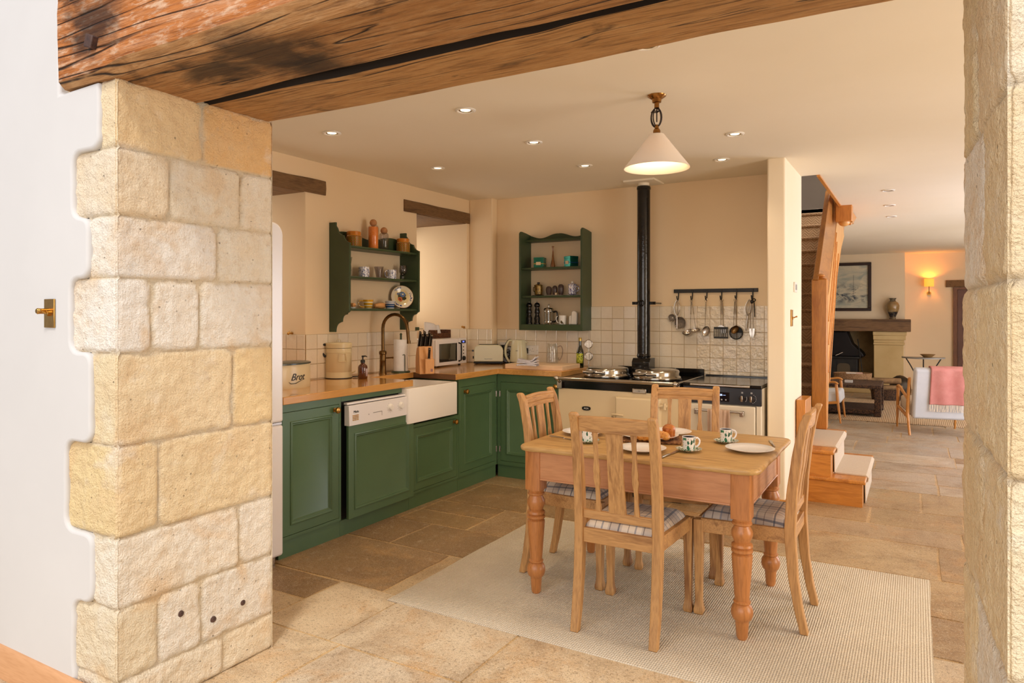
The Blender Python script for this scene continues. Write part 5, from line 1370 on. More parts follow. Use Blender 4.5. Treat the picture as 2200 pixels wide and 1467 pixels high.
def wob(p, s, k): d = p.normalized(); return p+d*(s*mn.noise(Vector((p.x*6, p.y*6, k)))+s*.6*mn.noise(Vector((p.x*25, p.y*25, k))))
rs = []
for (ins, z, s) in ((.012, TZ-.027, .003), (.003, TZ-.024, .004), (0, TZ-.014, .005), (.001, TZ-.008, .004), (.006, TZ-.002, .003), (.016, TZ, .001)):
    rs.append([(*(wob(p, s, z*30)*(1-ins/.6)), z+.0012*mn.noise(Vector((p.x*9, p.y*9, 3)))) for p in P2])
b.rings(rs); b.build('table_top', M_pineT['x'], t, ang=60)
lx_, ly_ = [(-1.642-t.location.x), (-.645-t.location.x)], [3.085-t.location.y, 3.765-t.location.y]
legp = [(.018, 0), (.024, .012), (.0285, .075), (.030, .08), (.040, .09), (.0455, .108), (.0455, .125), (.040, .142), (.031, .152), (.036, .158), (.036, .164), (.030, .168), (.034, .22), (.0405, .31), (.0435, .355), (.043, .362), (.036, .368), (.045, .376), (.045, .386), (.038, .391), (.045, .398), (.043, .408), (.033, .415), (.036, .424), (.043, .44), (.045, .452), (.043, .466), (.034, .482), (.033, .487), (.042, .493), (.042, .50), (.036, .506), (.040, .512), (.040, .52)]
for x in lx_:
    for y in ly_:
        b = MB(); b.lathe(legp, 28, (x, y, 0)); b.prism([(x+u, y+v) for u, v in rrect(-.041, .041, -.041, .041, .005, 2)], .518, TZ-.0275, 'z'); b.build('leg', M_pineR['z'], t)
ap = .012
for (x0, x1, y0, y1, ax) in ((lx_[0]+.03, lx_[1]-.03, ly_[0]-.036, ly_[0]-.014, 'x'), (lx_[0]+.03, lx_[1]-.03, ly_[1]+.014, ly_[1]+.036, 'x'), (lx_[0]-.036, lx_[0]-.014, ly_[0]+.03, ly_[1]-.03, 'y'), (lx_[1]+.014, lx_[1]+.036, ly_[0]+.03, ly_[1]-.03, 'y')):
    b = MB(); b.box(x0, x1, y0, y1, .572, TZ-.0275)
    if ax == 'x': s = -1 if y0 < 0 else 1; b.rod((x0+.012, (y0 if s < 0 else y1), .576), (x1-.012, (y0 if s < 0 else y1), .576), .005, 8)
    else: s = -1 if x0 < 0 else 1; b.rod(((x0 if s < 0 else x1), y0+.012, .576), ((x0 if s < 0 else x1), y1-.012, .576), .005, 8)
    b.build('apron', M_apron[ax], t)

# plaid
def plaid_mat():
    t = NT('plaid'); s = t.sep(t.obj()); X, Y = s[0], s[1]
    c = t.mix(t.math('MULTIPLY', t.band(X, 6.5, .35, .42), .55), '#ddd0bf', '#a99f9a')
    c = t.mix(t.math('MULTIPLY', t.band(Y, 6.5, .1, .42), .5), c, '#a39a98')
    for (f, o, w, k, a) in ((6.5, .05, .05, '#3f4a60', .7), (6.5, .30, .03, '#4b3f42', .65), (6.5, .55, .05, '#5d6a85', .6), (6.5, .75, .025, '#5a4a45', .6)):
        c = t.mix(t.math('MULTIPLY', t.band(X, f, o, w), a), c, k); c = t.mix(t.math('MULTIPLY', t.band(Y, f, o+.13, w), a), c, k)
    t.P(Base_Color=c, Roughness=.95, Sheen_Weight=.2); t.bump(t.noise(t.obj(), 500, 2), .4, .002); return t.m
M_plaid = plaid_mat()
def yb(z):    # rear post, centre line
    pts = [(0, .002), (.12, .028), (.25, .048), (.43, .06), (.6, .052), (.75, .034), (.9, .008), (.97, -.022)]
    for (a, p), (c, q) in zip(pts, pts[1:]):
        if z <= c: u = (z-a)/(c-a); u = max(0, u); return p+(q-p)*(u*u*(3-2*u)*.3+u*.7)
    return pts[-1][1]
def make_chair(name, lab):
    t = T(name, lab, 'chair', (0, 0, 0), 0, 'oak dining chairs round the table')
    for s in (-1, 1):
        b = MB(); rs = []; r = random.Random(3+s)
        for k in range(25):
            z = .955*k/24; y = yb(z); x = s*.178
            hw_ = .0185+.002*ss(0, .1, z) if z < .91 else .0195; d = .017+.006*ss(.0, .43, z)-.005*ss(.5, .95, z)
            if z > .92: d *= .85
            rs.append([(x-hw_, y-d, z), (x+hw_, y-d, z), (x+hw_, y+d, z), (x-hw_, y+d, z)])
        top = rs[-1]; rs.append([(p[0]*1-(p[0]-s*.178)*.35, p[1]-(p[1]-yb(.955))*.3, .962) for p in top])
        b.rings(rs); b.build('rear_leg', M_oakC['z'], t, bevel=.005)
    for s in (-1, 1):
        b = MB(); x = s*.195; y = .455
        b.rings([[(x+u*h, y+v*h, z) for u, v in ((-1, -1), (1, -1), (1, 1), (-1, 1))] for h, z in ((.018, 0), (.022, .012), (.022, .022), (.018, .04), (.0155, .065), (.0165, .15), (.020, .33), (.0215, .372), (.0215, .44))])
        b.build('front_leg', M_oakC['z'], t, bevel=.003)
    b = MB(); z0, z1 = .382, .446
    b.prism([(-.16, .046), (.16, .046), (.16, .068), (-.16, .068)], z0, z1)
    b.prism([(-.174, .433), (.174, .433), (.174, .463), (-.174, .463)], z0, z1)
    for s in (-1, 1): b.prism([(s*.178-.011, .07), (s*.178+.011, .07), (s*.197+.011, .445), (s*.197-.011, .445)][::s], z0, z1)
    b.build('seat_frame', M_oakC['x'], t, bevel=.003)
    b = MB()
    def cu(u, v):
        y = .064+.388*v; hw2 = .163+.024*v+.004*math.sin(math.pi*v); x = (2*u-1)*hw2
        e = min(u, 1-u, v, 1-v)*2; e2 = 1-(1-min(1, e*2.6))**2.4
        cx_ = math.hypot(max(0, abs(2*u-1)-.75)/.25, max(0, abs(2*v-1)-.78)/.22)
        dome = .045*max(0, e2)
        k = 1-.06*max(0, cx_-1)
        return (x*k, .258+(y-.258)*k, .440+dome)
    b.grid(cu, 28, 28); b.build('seat_cushion', M_plaid, t, recalc=False, solid=.006)
    b = MB(); rs = []
    for k in range(17):
        u = k/16; x = -.161+.322*u; bow = -.012*math.sin(math.pi*u); yy = yb(.90)+bow; tp = .945+.004*math.sin(math.pi*u)
        rs.append([(x, yy-.010, .879), (x, yy-.012-.004, tp-.006), (x, yy-.008, tp), (x, yy+.005, tp), (x, yy+.008, tp-.012), (x, yy+.005, tp-.016), (x, yy+.009, tp-.02), (x, yy+.009, .905), (x, yy+.005, .90), (x, yy+.010, .896), (x, yy+.010, .879)])
    b.rings(rs); b.build('crest_rail', M_oakC['x'], t, bevel=.002)
    b = MB(); b.box(-.161, .161, yb(.507)-.010, yb(.507)+.010, .488, .526); b.build('lower_rail', M_oakC['x'], t, bevel=.003)
    def slat(x, wf, name, th=.0055):
        b = MB(); rs = []
        for k in range(31):
            u = k/30; z = .524+(.883-.524)*u; w_ = wf(u); y = yb(z)-.012*math.sin(math.pi*min(1, u))*.6-.002
            rs.append([(x-w_, y-th, z), (x+w_, y-th, z), (x+w_, y+th, z), (x-w_, y+th, z)])
        b.rings(rs); return b.build(name, M_oakC['z'], t, bevel=.0015)
    sp = slat(0, lambda u: .036+.004*ss(.4, 0, u)+.002*ss(.7, 1, u), 'splat')
    b = MB(); zc = .60; y = yb(zc)
    for k in range(26):
        r = random.Random(k); v = r.uniform(-1, 1); hw3 = .020*(1-abs(v)) if v > 0 else .020*(1-abs(v)*1.0); uu = r.uniform(-1, 1)
        b.lathe([(.0035, -.0008), (.001, .001)], 6, (uu*hw3, y+.0045, zc+v*.045), 'y')
    label(b.build('carved_motif', plain('dark_carving', '#5a3a1e', .8), sp), 'small stippled diamond carving')
    f = lambda u: .0095+.006*ss(.30, .42, u)*ss(.66, .5, u)+.004*ss(.85, 1, u)+.003*ss(.15, 0, u)-.003*ss(.44, .47, u)*ss(.50, .47, u)
    slat(-.088, f, 'slat'); slat(.088, f, 'slat')
    return t
c0 = make_chair('dining_chair', 'pale oak chair nearest the camera, seen from behind, plaid seat')
c0.location = (-1.117, 2.795, 0); c0.rotation_euler.z = R(0)
ZR = .0062
for o, l, loc, rz in ((dup(c0), 'pale oak chair at the left end of the table before the green cabinets', (-1.836, 3.475, 0), R(-90)),
                      (dup(c0), 'pale oak chair on the far side of the table facing the camera', (-1.193, 4.128, 0), R(189.8)),
                      (dup(c0), 'pale oak chair at the right end of the table, seen from the side', (-.418, 3.445, 0), R(90))):
    o['label'] = l; o.location = loc; o.rotation_euler.z = rz
for o in [k for k in COL.objects if k.name.startswith('dining_chair')]: o.location.z = ZR
tab.location.z = ZR
# the rug
def rug_mat(name, a, b_, f1, f2):
    t = NT(name); s = t.sep(t.obj())
    w1 = t.math('SINE', t.math('MULTIPLY', s[0], f1)); w2 = t.math('SINE', t.math('MULTIPLY', s[1], f2))
    n = t.noise(t.obj(), 3, 4, .6); n2 = t.noise(t.obj(), 160, 2)
    h = t.math('MULTIPLY', t.math('ADD', w1, 1.2), t.math('ADD', w2, 1.2))
    c = t.mix(t.ramp(h, [(.15, .55), (1.5, 0.0)]), a, b_); c = t.mix(t.ramp(n, [(.4, 0.0), (.7, .3)]), c, b_); c = t.mix(t.ramp(n2, [(.4, .4), (.6, 0.0)]), c, b_)
    t.P(Base_Color=c, Roughness=.95); t.bump(h, .6, .004); return t.m
def rugmesh(name, x0, x1, y0, y1, z, mat, lab, h=.009):
    b = MB(); cx, cy = (x0+x1)/2, (y0+y1)/2; n = 60; base = [(x0, y0), (x1, y0), (x1, y1), (x0, y1)]; P = []
    for i in range(4):
        a = Vector(base[i]); c = Vector(base[(i+1) % 4])
        for k in range(n):
            q = a.lerp(c, k/n); w_ = .010*mn.noise(Vector((q.x*2, q.y*2, 4))); P.append((q.x-cx+w_, q.y-cy+w_))
    b.rings([[(u, v, 0) for u, v in P], [(u, v, h*.6) for u, v in P], [(u*.997, v*.996, h) for u, v in P]])
    return tag(b.build(name, mat, loc=(cx, cy, z)), lab, 'rug')
rugmesh('area_rug', -2.235, .062, 2.645, 4.255, .001, rug_mat('wool_rug', '#e8decb', '#c4b69e', 620, 420), 'large cream ribbed wool rug under the dining table', .005)
# ---- laid table
TT = TZ+ZR+.0015
def tt(px, py, dz=0): q = W(px, py, z=TT); return (q.x, q.y, TT+dz)
def plate(loc, lab, r=.112, rz=0, grp='white plates laid on the table', flip=1):
    c = T('dinner_plate', lab, 'plate', loc, rz, grp); k = r/.112
    lz([(.055*k, .0), (.058*k, .001), (.075*k, .006), (.110*k, .016), (.112*k, .018), (.109*k, .019), (.078*k, .010), (.066*k, .006), (.0001, .0055)], 48).build('plate', plain('white_china', '#eeeef2', .12), c); return c
plate(tt(1611, 969), 'white dinner plate at the right end of the table')
plate(tt(1380, 968), 'white dinner plate at the front place, behind the nearest chair')
plate(tt(1253, 932), 'white dinner plate at the left end of the table')
plate(tt(1440, 932), 'white dinner plate at the far place, partly behind the pastries')
def ivy_mat():
    m = NT('green_leaf_china'); v = m.obj()
    d = m.n('ShaderNodeVectorMath', operation='ADD'); nz_ = m.n('ShaderNodeTexNoise'); m.set(nz_.inputs['Vector'], v); nz_.inputs['Scale'].default_value = 60
    sc = m.n('ShaderNodeVectorMath', operation='SCALE'); m.t.links.new(nz_.outputs['Color'], sc.inputs[0]); sc.inputs['Scale'].default_value = .012
    m.t.links.new(v, d.inputs[0]); m.t.links.new(sc.outputs[0], d.inputs[1])
    vo = m.vor(m.map(d.outputs[0], (1, 1, .5), (0, 0, 0), (.35, .3, .5)), 80); vd = m.vor(m.map(d.outputs[0], (1, 1, .5), (0, 0, 0), (.35, .3, .5)), 80, 'Color')
    leaf = m.math('LESS_THAN', vo, .47)
    fine = m.vor(m.map(d.outputs[0], (1.2, 1.2, .5), (.1, .2, 0), (-.5, .6, 0)), 150); lf2 = m.math('LESS_THAN', fine, .22)
    c = m.mix(leaf, '#f1efe9', m.mix(m.sep(vd)[0], '#3f8a68', '#14503a')); c = m.mix(lf2, c, '#1d2b24')
    m.P(Base_Color=c, Roughness=.12, Coat_Weight=.4); return m.m
M_ivy = ivy_mat()
def teacup(px, py, lab, slab, rz):
    x, y, z = tt(px, py)
    s = T('saucer', slab, 'saucer', (x, y, z), rz, 'leaf-painted saucers'); lz([(.030, 0), (.034, .002), (.060, .012), (.061, .014), (.058, .014), (.034, .006), (.0001, .005)], 36).build('saucer', M_ivy, s)
    c = T('teacup', lab, 'cup', (x, y, z+.0055), rz, 'leaf-painted cups')
    lz([(.024, 0), (.026, .002), (.0275, .006), (.0285, .02), (.031, .062), (.0285, .0625), (.026, .02), (.001, .008)], 36).build('cup_body', M_ivy, c)
    lz([(.0313, .0605), (.0316, .064), (.0285, .064), (.0283, .0605)], 36).build('rim', plain('white_china', '#eeeef2', .12), c)
    b = MB(); b.tube(curvepts([(.030, 0, .054), (.042, 0, .056), (.053, 0, .044), (.050, 0, .026), (.038, 0, .016), (.028, 0, .018)]), .004, 8); b.build('handle', plain('white_china', '#eeeef2', .12), c)
teacup(1480, 969, 'green leaf cup at the front right of the table', 'green leaf saucer under the front right cup', R(38))
teacup(1560, 951, 'green leaf cup at the far right of the table', 'green leaf saucer under the far right cup', R(38))
teacup(1262, 950, 'green leaf cup at the left, seen through the chair back', 'green leaf saucer under the left cup', R(150))
# woven mat, serving plate, pastries
c = tt(1393, 944); t = T('woven_mat', 'square brown woven mat under the pastry plate', 'mat', (c[0]+.02, c[1]+.0, TT), R(14))
b = MB(); b.box(-.15, .15, -.11, .11, 0, .011)
b.build('mat', wicker('woven_seagrass', '#b98550', '#6d4322', 70), t, bevel=.005)
PZ = TT+.011; sp_ = (c[0]+.0, c[1]+.01, PZ); o = plate(sp_, 'large white serving plate of pastries in the middle of the table', .150, 0, None); o.name = 'serving_plate'
pz = PZ+.0075
M_crust = None
def crust(name, a, b_, c_):
    t = NT(name); n = t.noise(t.obj(), 22, 5, .6, .5); n2 = t.noise(t.map(t.obj(), (14, 60, 60)), 1.4, 3)
    t.P(Base_Color=t.mix(t.ramp(n2, [(.4, .4), (.6, 0.0)]), t.ramp(n, [(.3, a), (.5, b_), (.72, c_)]), c_), Roughness=.4, Coat_Weight=.2); t.bump(t.math('ADD', n, n2), .6, .008); return t.m
M_cro = crust('croissant_crust', '#a55a18', '#d9913a', '#efc479'); M_bri = crust('brioche_crust', '#7a3a10', '#b8641c', '#dc9138')
def croissant(loc, lab, rz, s=1):
    c = T('croissant', lab, 'croissant', loc, rz, 'croissants on the serving plate'); b = MB(); rs = []; n = 44
    for k in range(n+1):
        u = k/n; a = R(-70+140*u); x = .055*math.sin(a)*1.15*s; y = (.055-.055*math.cos(a))*.9*s; env = math.sin(math.pi*u)**.6
        seg = (u*7) % 1; r = s*(.004+.020*env)*(.86+.16*math.sin(math.pi*seg)); t2 = Vector((math.cos(a), math.sin(a), 0)); nn = Vector((-t2.y, t2.x, 0))
        rs.append([tuple(Vector((x, y, .021*s))+nn*r*math.cos(q)+Vector((0, 0, r*math.sin(q)*.95))) for q in [2*math.pi*j/14 for j in range(14)]])
    b.rings(rs); b.build('croissant', M_cro, c)
qx, qy = sp_[0], sp_[1]
def rel(px, py, z): q = W(px, py, z=z); return (q.x, q.y, z)
croissant(rel(1385, 946, pz), 'golden croissant at the front left of the pastry plate', R(15), 1.0)
croissant(rel(1424, 944, pz), 'golden croissant in front of the brioche', R(150), .95)
croissant(rel(1400, 938, pz+.002), 'golden croissant at the back of the pastry plate', R(-20), .9)
q = rel(1437, 941, pz); t = T('brioche', 'tall domed brioche bun on the pastry plate', 'bun', q)
b = MB(); rs = []
for (r_, h_) in ((.022, 0), (.027, .01), (.031, .035), (.034, .047), (.030, .058), (.018, .067), (.004, .071)):
    rs.append([((r_+.0025*math.cos(8*a)*(h_ < .04)+.003*mn.noise(Vector((math.cos(a)*2, math.sin(a)*2, h_*30))))*math.cos(a), (r_+.0025*math.cos(8*a)*(h_ < .04))*math.sin(a), h_) for a in [2*math.pi*k/48 for k in range(48)]])
b.rings(rs); b.build('bun', M_bri, t)
def tknife(pa, pb, lab):
    a = Vector(rel(*pa, TT)); c_ = Vector(rel(*pb, TT)); d = c_-a; L_ = .205; c = T('table_knife', lab, 'knife', (a.x, a.y, TT), math.atan2(d.y, d.x), 'table knives')
    b = MB(); b.tube([(0, 0, .004), (.01, 0, .005), (.06, 0, .005), (.09, 0, .004)], [.004, .0055, .005, .004], 8, flat=.7); b.build('handle', M_steel, c)
    b = MB(); b.prism([(.088, -.004), (.12, -.008), (.18, -.009), (L_, .0), (.195, .006), (.12, .006), (.088, .004)], .001, .0028, 'z'); b.build('blade', M_steel, c)
tknife((1422, 984), (1462, 966), 'steel knife beside the front plate, handle towards the camera')
tknife((1181, 938), (1240, 946), 'steel knife by the left-hand plate on the table')
tknife((1664, 962), (1655, 948), 'steel knife mostly hidden behind the right-hand plate')
# ================================================================ stairs
M_oakS = {a: wood('golden_oak', '#cf8a3a', '#a5611f', a, .35, .8, False, .3, .08) for a in 'xyz'}
def carpet_mat(name, a, b_, f):
    t = NT(name); s = t.sep(t.obj()); zz = t.math('ADD', s[0], s[1])
    w_ = t.math('SINE', t.math('MULTIPLY', t.math('ADD', t.math('PINGPONG', t.math('MULTIPLY', s[0], f), 1.0), t.math('MULTIPLY', t.math('ADD', s[2], s[1]), f)), 9))
    n = t.noise(t.obj(), 200, 2)
    t.P(Base_Color=t.mix(t.math('MULTIPLY', t.ramp(w_, [(.3, 1.0), (.7, 0.0)]), .5), t.mix(t.math('MULTIPLY', n, .4), a, b_), b_), Roughness=1); t.bump(w_, .4, .004); return t.m
def runner_mat():
    t = NT('striped_runner'); s = t.sep(t.obj()); g = t.band(s[1], 30, 0, .18); g2 = t.band(s[1], 30, .5, .06)
    c = t.mix(t.math('MULTIPLY', g, .35), '#d9c9b4', '#8d7460'); c = t.mix(t.math('MULTIPLY', g2, .3), c, '#a98e78'); c = t.mix(t.ramp(t.noise(t.obj(), 250, 2), [(.4, .25), (.6, 0.0)]), c, '#9b866f')
    t.P(Base_Color=c, Roughness=1); t.bump(t.math('ADD', g, g2), -.2, .003); return t.m
M_carpet = carpet_mat('herringbone_carpet', '#ab8d6c', '#7a5d42', 22); M_run = runner_mat()
t = T('staircase', 'golden oak staircase with beige carpet beside the partition wall', 'staircase', (-.8, 6.1, 0)); st = t
O = Vector((-.8, 6.1, 0))
def sb(name, boxes, mat, bevel=0, par=None, lab=None):
    b = MB(); b.M = Matrix.Translation(-O)
    for q in boxes: b.box(*q)
    o = b.build(name, mat, par or st, bevel=bevel)
    if lab: o['label'] = lab
    return o
sy0, sy1 = 5.61, 6.66
XA = W(1860, 1080, y=sy0).x; XB_ = W(1792, 1000, y=sy0).x
WLs = -.785
steps = [(XA, 0.0, .195), (XB_, .195, .39)]
for (x, za, zb) in steps:
    s = sb('step', [(-.786, x-.022, sy0, sy1, za, zb-.03)], M_oakS['x'])
    sb('tread', [(-.786, x, sy0-.02, sy1+.01, zb-.029, zb)], M_oakS['y'], .009, s)
    ra0, ra1 = sy0+.15, sy1-.12
    b = MB(); b.M = Matrix.Translation(-O); pr = [(x-.30, zb+.001), (x-.012, zb+.001), (x+.004, zb-.012), (x+.002, zb-.03), (x-.016, zb-.04), (x-.012, zb-.193), (x-.008, zb-.193), (x-.010, zb-.045), (x+.008, zb-.036), (x+.012, zb-.008), (x-.006, zb+.010), (x-.30, zb+.010)]
    b.prism(pr, ra0, ra1, 'y'); b.build('stair_runner', M_run, s)
sb('landing', [(SX0+.02, -.755, 5.98, 6.72, .39, .58), (SX0+.02, -.80, 6.72, 6.9, .3, .58)], M_carpet, .012)
sb('skirting', [(-.784, W(1729, 880, y=5.6).x, 5.645, 5.97, .392, .745)], M_oakS['z'], .004)
FR = -.778
for k in range(12):
    y = 6.70+.235*k; z = .76+.17*k
    b = MB(); b.M = Matrix.Translation(-O)
    b.prism([(y+.02, z-.19), (y+.02, z-.035), (y, z-.028), (y-.006, z-.012), (y+.002, z-.001), (y+.25, z), (y+.25, z-.19)], SX0+.01, FR, 'x')
    b.build('flight_step', M_carpet, st)
sb('upper_floor', [(SX0+.005, -.3, 9.53, 10.85, 2.64, 2.69)], M_carpet)
b = MB(); b.M = Matrix.Translation(-O)
b.prism([(6.73, .56), (6.73, .87), (9.5, 2.87), (9.5, 2.58)], FR+.002, FR+.03, 'x'); b.build('string', M_oakS['y'], st)
nx0, nx1 = W(1743.5, 700, y=6.60).x, W(1776, 700, y=6.60).x
ny0 = 6.60; ztop = W(1760, 600, y=6.6).z
nx_c = (nx0+nx1)/2; hh = (nx1-nx0)/2
nb = MB(); nb.M = Matrix.Translation(-O); nb.box(nx0, nx1, ny0, ny0+2*hh, .391, ztop); npo = nb.build('newel_post', M_oakS['z'], st, bevel=.006)
b = MB(); b.M = Matrix.Translation(-O); b.lathe([(.055, 0), (.06, .006), (.045, .012), (.028, .02), (.042, .03), (.04, .04), (.02, .05), (.001, .053)], 24, (nx_c, ny0+hh, ztop)); b.build('newel_cap', M_oakS['x'], npo)
def pan(name, pp, x, th, mat, par):
    b = MB(); b.M = Matrix.Translation(-O); P = [(W(px, py, x=x).y, W(px, py, x=x).z) for px, py in pp]; b.prism(P, x-th, x, 'x'); return b.build(name, mat, par, bevel=.004)
XP = -.735
pan('handrail_board', [(1766, 640), (1758, 600), (1784, 409), (1799, 440), (1796, 500), (1781, 628)], XP, .045, wood('brown_oak', '#a8702f', '#855222', 'y', .4, .6, False, .2, .05), st)
M_oakP = wood('light_oak', '#dba560', '#c48a45', 'z', .4, .8, False, .2, .05)
bl = pan('balustrade', [(1779, 900), (1778, 640), (1781, 628), (1796, 500), (1799, 455), (1808, 470), (1814, 507), (1802, 556), (1792, 667), (1781.5, 789)], XP+.006, .03, M_oakP, st)
b = MB(); b.M = Matrix.Translation(-O)
for (a, c) in (((1780, 800), (1796, 560)), ((1780, 740), (1798, 520)), ((1782, 820), (1801, 545)), ((1780, 690), (1797, 500))):
    b.tube([W(*a, x=XP+.009), W(*c, x=XP+.009)], .006, 6)
b.build('baluster_edges', M_oakS['z'], bl)
q0, q1 = W(1797, 445, y=7.75), W(1828, 470, y=7.75)
b = MB(); b.M = Matrix.Translation(-O); s_ = .075; cx_ = (q0.x+q1.x)/2; b.box(cx_-s_, cx_+s_, 7.75, 7.75+2*s_, q1.z-.02, ZC+.2); dn = b.build('drop_newel', M_oakS['z'], st, bevel=.006)
b = MB(); b.M = Matrix.Translation(-O); b.ball((cx_, 7.75+s_, q1.z-.02), .055, 18, (1, 1, .8)); b.build('pendant_ball', M_oakP, dn)
b = MB(); b.M = Matrix.Translation(-O); b.prism([(7.95, 2.47), (7.95, 2.30), (8.3, 2.36), (8.75, 2.47)], cx_-.03, cx_+.05, 'x'); b.build('landing_bracket', M_oakS['y'], st)
b = MB(); b.M = Matrix.Translation(-O); b.box(SX1-.02, SX1+.004, SY0, SY1, ZC-.012, ZC+.2); b.build('opening_trim', M_oakS['y'], st)

# thermostat and switches
q = W(1707, 617, x=PXb); t = T('thermostat', 'small white thermostat high on the partition edge by the stairs', 'thermostat', (PXb, q.y, q.z)); b = MB(); b.box(0, .012, -.05, .05, -.038, .038); b.build('case', M_whitep, t, bevel=.003); b = MB(); b.box(.012, .014, -.03, .03, -.02, .02); b.build('screen', plain('grey_plastic', '#8f8c88', .5), t)
def brass_switch(name, lab, loc, rot, w=.045, h=.075):
    t = T(name, lab, 'switch', loc); t.rotation_euler = rot
    b = MB(); b.box(-w, w, -.006, 0, -h, h); pl2 = b.build('switch_plate', M_brass, t, bevel=.002)
    b = MB()
    b.lathe([(.010, 0), (.010, .008), (.006, .010)], 14); b.rod((0, 0, .008), (0, .010, .028), .004, 8); b.ball((0, .010, .030), .0065, 10)
    b.build('toggle', M_brass, pl2, rot=(R(90), 0, 0), loc=(0, -.006, 0))
q = W(1700, 683, x=PXb); brass_switch('light_switch', 'brass toggle switch on the partition beside the stairs', (PXb+.0005, q.y, q.z), (0, 0, R(90)), .043, .06)
q = W(109, 673, y=yf); brass_switch('light_switch', 'brass toggle switch on the white wall left of the stone pier', (q.x, yf-.0005, q.z), (0, 0, 0), .034, .052)
x_ = [o for o in COL.objects if o.name.startswith('toggle')][-1]
bb = MB(); bb.lathe([(.010, 0), (.010, .018), (.011, .030), (.008, .034)], 16); o_ = bb.build('rotary_knob', M_brass, x_.parent, rot=(R(90), 0, 0), loc=(-.016, -.006, .008))

# ================================================================ living room
b = MB(); b.box(FX0-.0, FX1, LB-.02, LR+.9, -.0, .10) if False else b.bm.free()
M_sandst = mottled('pale_sandstone', '#c9ad78', '#d8bf8c', 3, .9, .3, 40)
t = T('stone_pillar', 'pale carved sandstone pillar holding up the mantel beam', 'pillar', (0, LB, 0))
x0, x1 = FX1, XJ-.02; zt = W(1900, 712, y=LB-.1).z
b = MB()
for z0, z1_, e in ((0, zt-.24, 0), (zt-.24, zt-.20, .02), (zt-.20, zt-.15, .01), (zt-.15, zt-.07, .035), (zt-.07, zt, .05)): b.box(x0-e*.3, x1+e, -.12-e, 0, z0, z1_)
b.build('pillar', M_sandst, t, bevel=.008)
t = T('mantel_beam', 'dark old timber mantel beam over the fireplace', 'mantelpiece', (0, LB, zt)); 
MXL, MXR = FX0-.2, W(1957, 700, y=LB-.22).x; zm = W(1957, 686, y=LB-.22).z
b = MB(); rs = []
for k in range(31):
    x = MXL+(MXR-MXL)*k/30; wv = lambda j: .012*mn.noise(Vector((x*2.2, j, 9)))
    rs.append([(x, -.22+wv(1), wv(2)), (x, -.001, wv(2)*0), (x, -.001, zm-zt), (x, -.21+wv(3), zm-zt+wv(4)*.5)])
b.rings(rs); b.build('mantel', wood('smoked_oak', '#80603f', '#46301f', 'x', .6, .7, True, 0, .5), t, bevel=.01)
# chimney recess
M_soot = mottled('sooted_stone', '#a18a62', '#bfa678', 6, .95, .5, 30)
b = MB(); b.box(FX0, FX1, LB+.47, LB+.57, 0, 1.3); b.box(FX0-.1, FX0, LR, LR+.6, 0, 1.3); b.box(FX1, FX1+.1, LR, LR+.6, 0, 1.3); b.box(FX0-.1, FX1+.1, LR, LR+.6, 1.16, 1.3)
struct(b.build('wall_chimney_recess', M_soot))
b = MB(); b.box(FX0-.25, FX1+.1, LB-.75, LR+.55, 0, .11); struct(b.build('trim_hearth', M_sandst, bevel=.01))
t = T('wood_stove', 'black iron stove with sloping hood in the stone fireplace', 'stove', (0, LB+.05, .11))
sx0, sx1 = W(1752, 800, y=LB-.1).x, W(1846, 800, y=LB-.1).x
zs0 = W(1820, 768, y=LB-.1).z-.11
b = MB(); b.box(sx0+.03, sx1-.03, -.15, .3, .04, zs0); b.box(sx0-.02, sx1+.02, -.19, .33, zs0-.02, zs0+.02); bd = b.build('stove_body', M_blackm, t, bevel=.01)
b = MB()
hp = [(sx0-.06, zs0+.02), (sx1+.08, zs0+.02), (sx1+.05, zs0+.09), (sx1-.12, zs0+.25), (sx1-.21, zs0+.50), (sx1-.24, zt-.12), (sx0+.16, zt-.12), (sx0+.16, zs0+.4), (sx0+.05, zs0+.2)]
b.prism(hp, -.12, .4, 'y'); b.build('hood', plain('hood_iron', '#1c191b', .45, .4), t, bevel=.015)
b = MB(); b.prism(rrect((sx0+sx1)/2+.0, (sx0+sx1)/2+.22, .10, .36, .07, 5), -.165, -.155, 'y'); b.build('door_glass', plain('sooty_glass', '#5b5142', .2), bd)
b = MB(); b.rod(((sx0+sx1)/2-.02, -.2, .5), ((sx0+sx1)/2+.1, -.17, .56), .01); b.build('handle', M_steel, bd)
for x in (sx0+.06, sx1-.06): b = MB(); b.cyl((x, -.1, 0), .02, .042, 'z', 10); b.build('foot', M_blackm, t)
q0 = W(1845, 712, y=LB-.08); q1 = W(1858, 800, y=LB-.18)
t = T('fire_poker', 'thin iron poker leaning in the fireplace beside the stove', 'poker', (q1.x, LB-.3, .11)); b = MB(); b.rod((0, 0, 0), (q0.x-q1.x-.02, .26, q0.z-.14-.11), .009, 8); b.ball((0, .0, .012), .012, 8); b.build('poker', M_blackm, t)
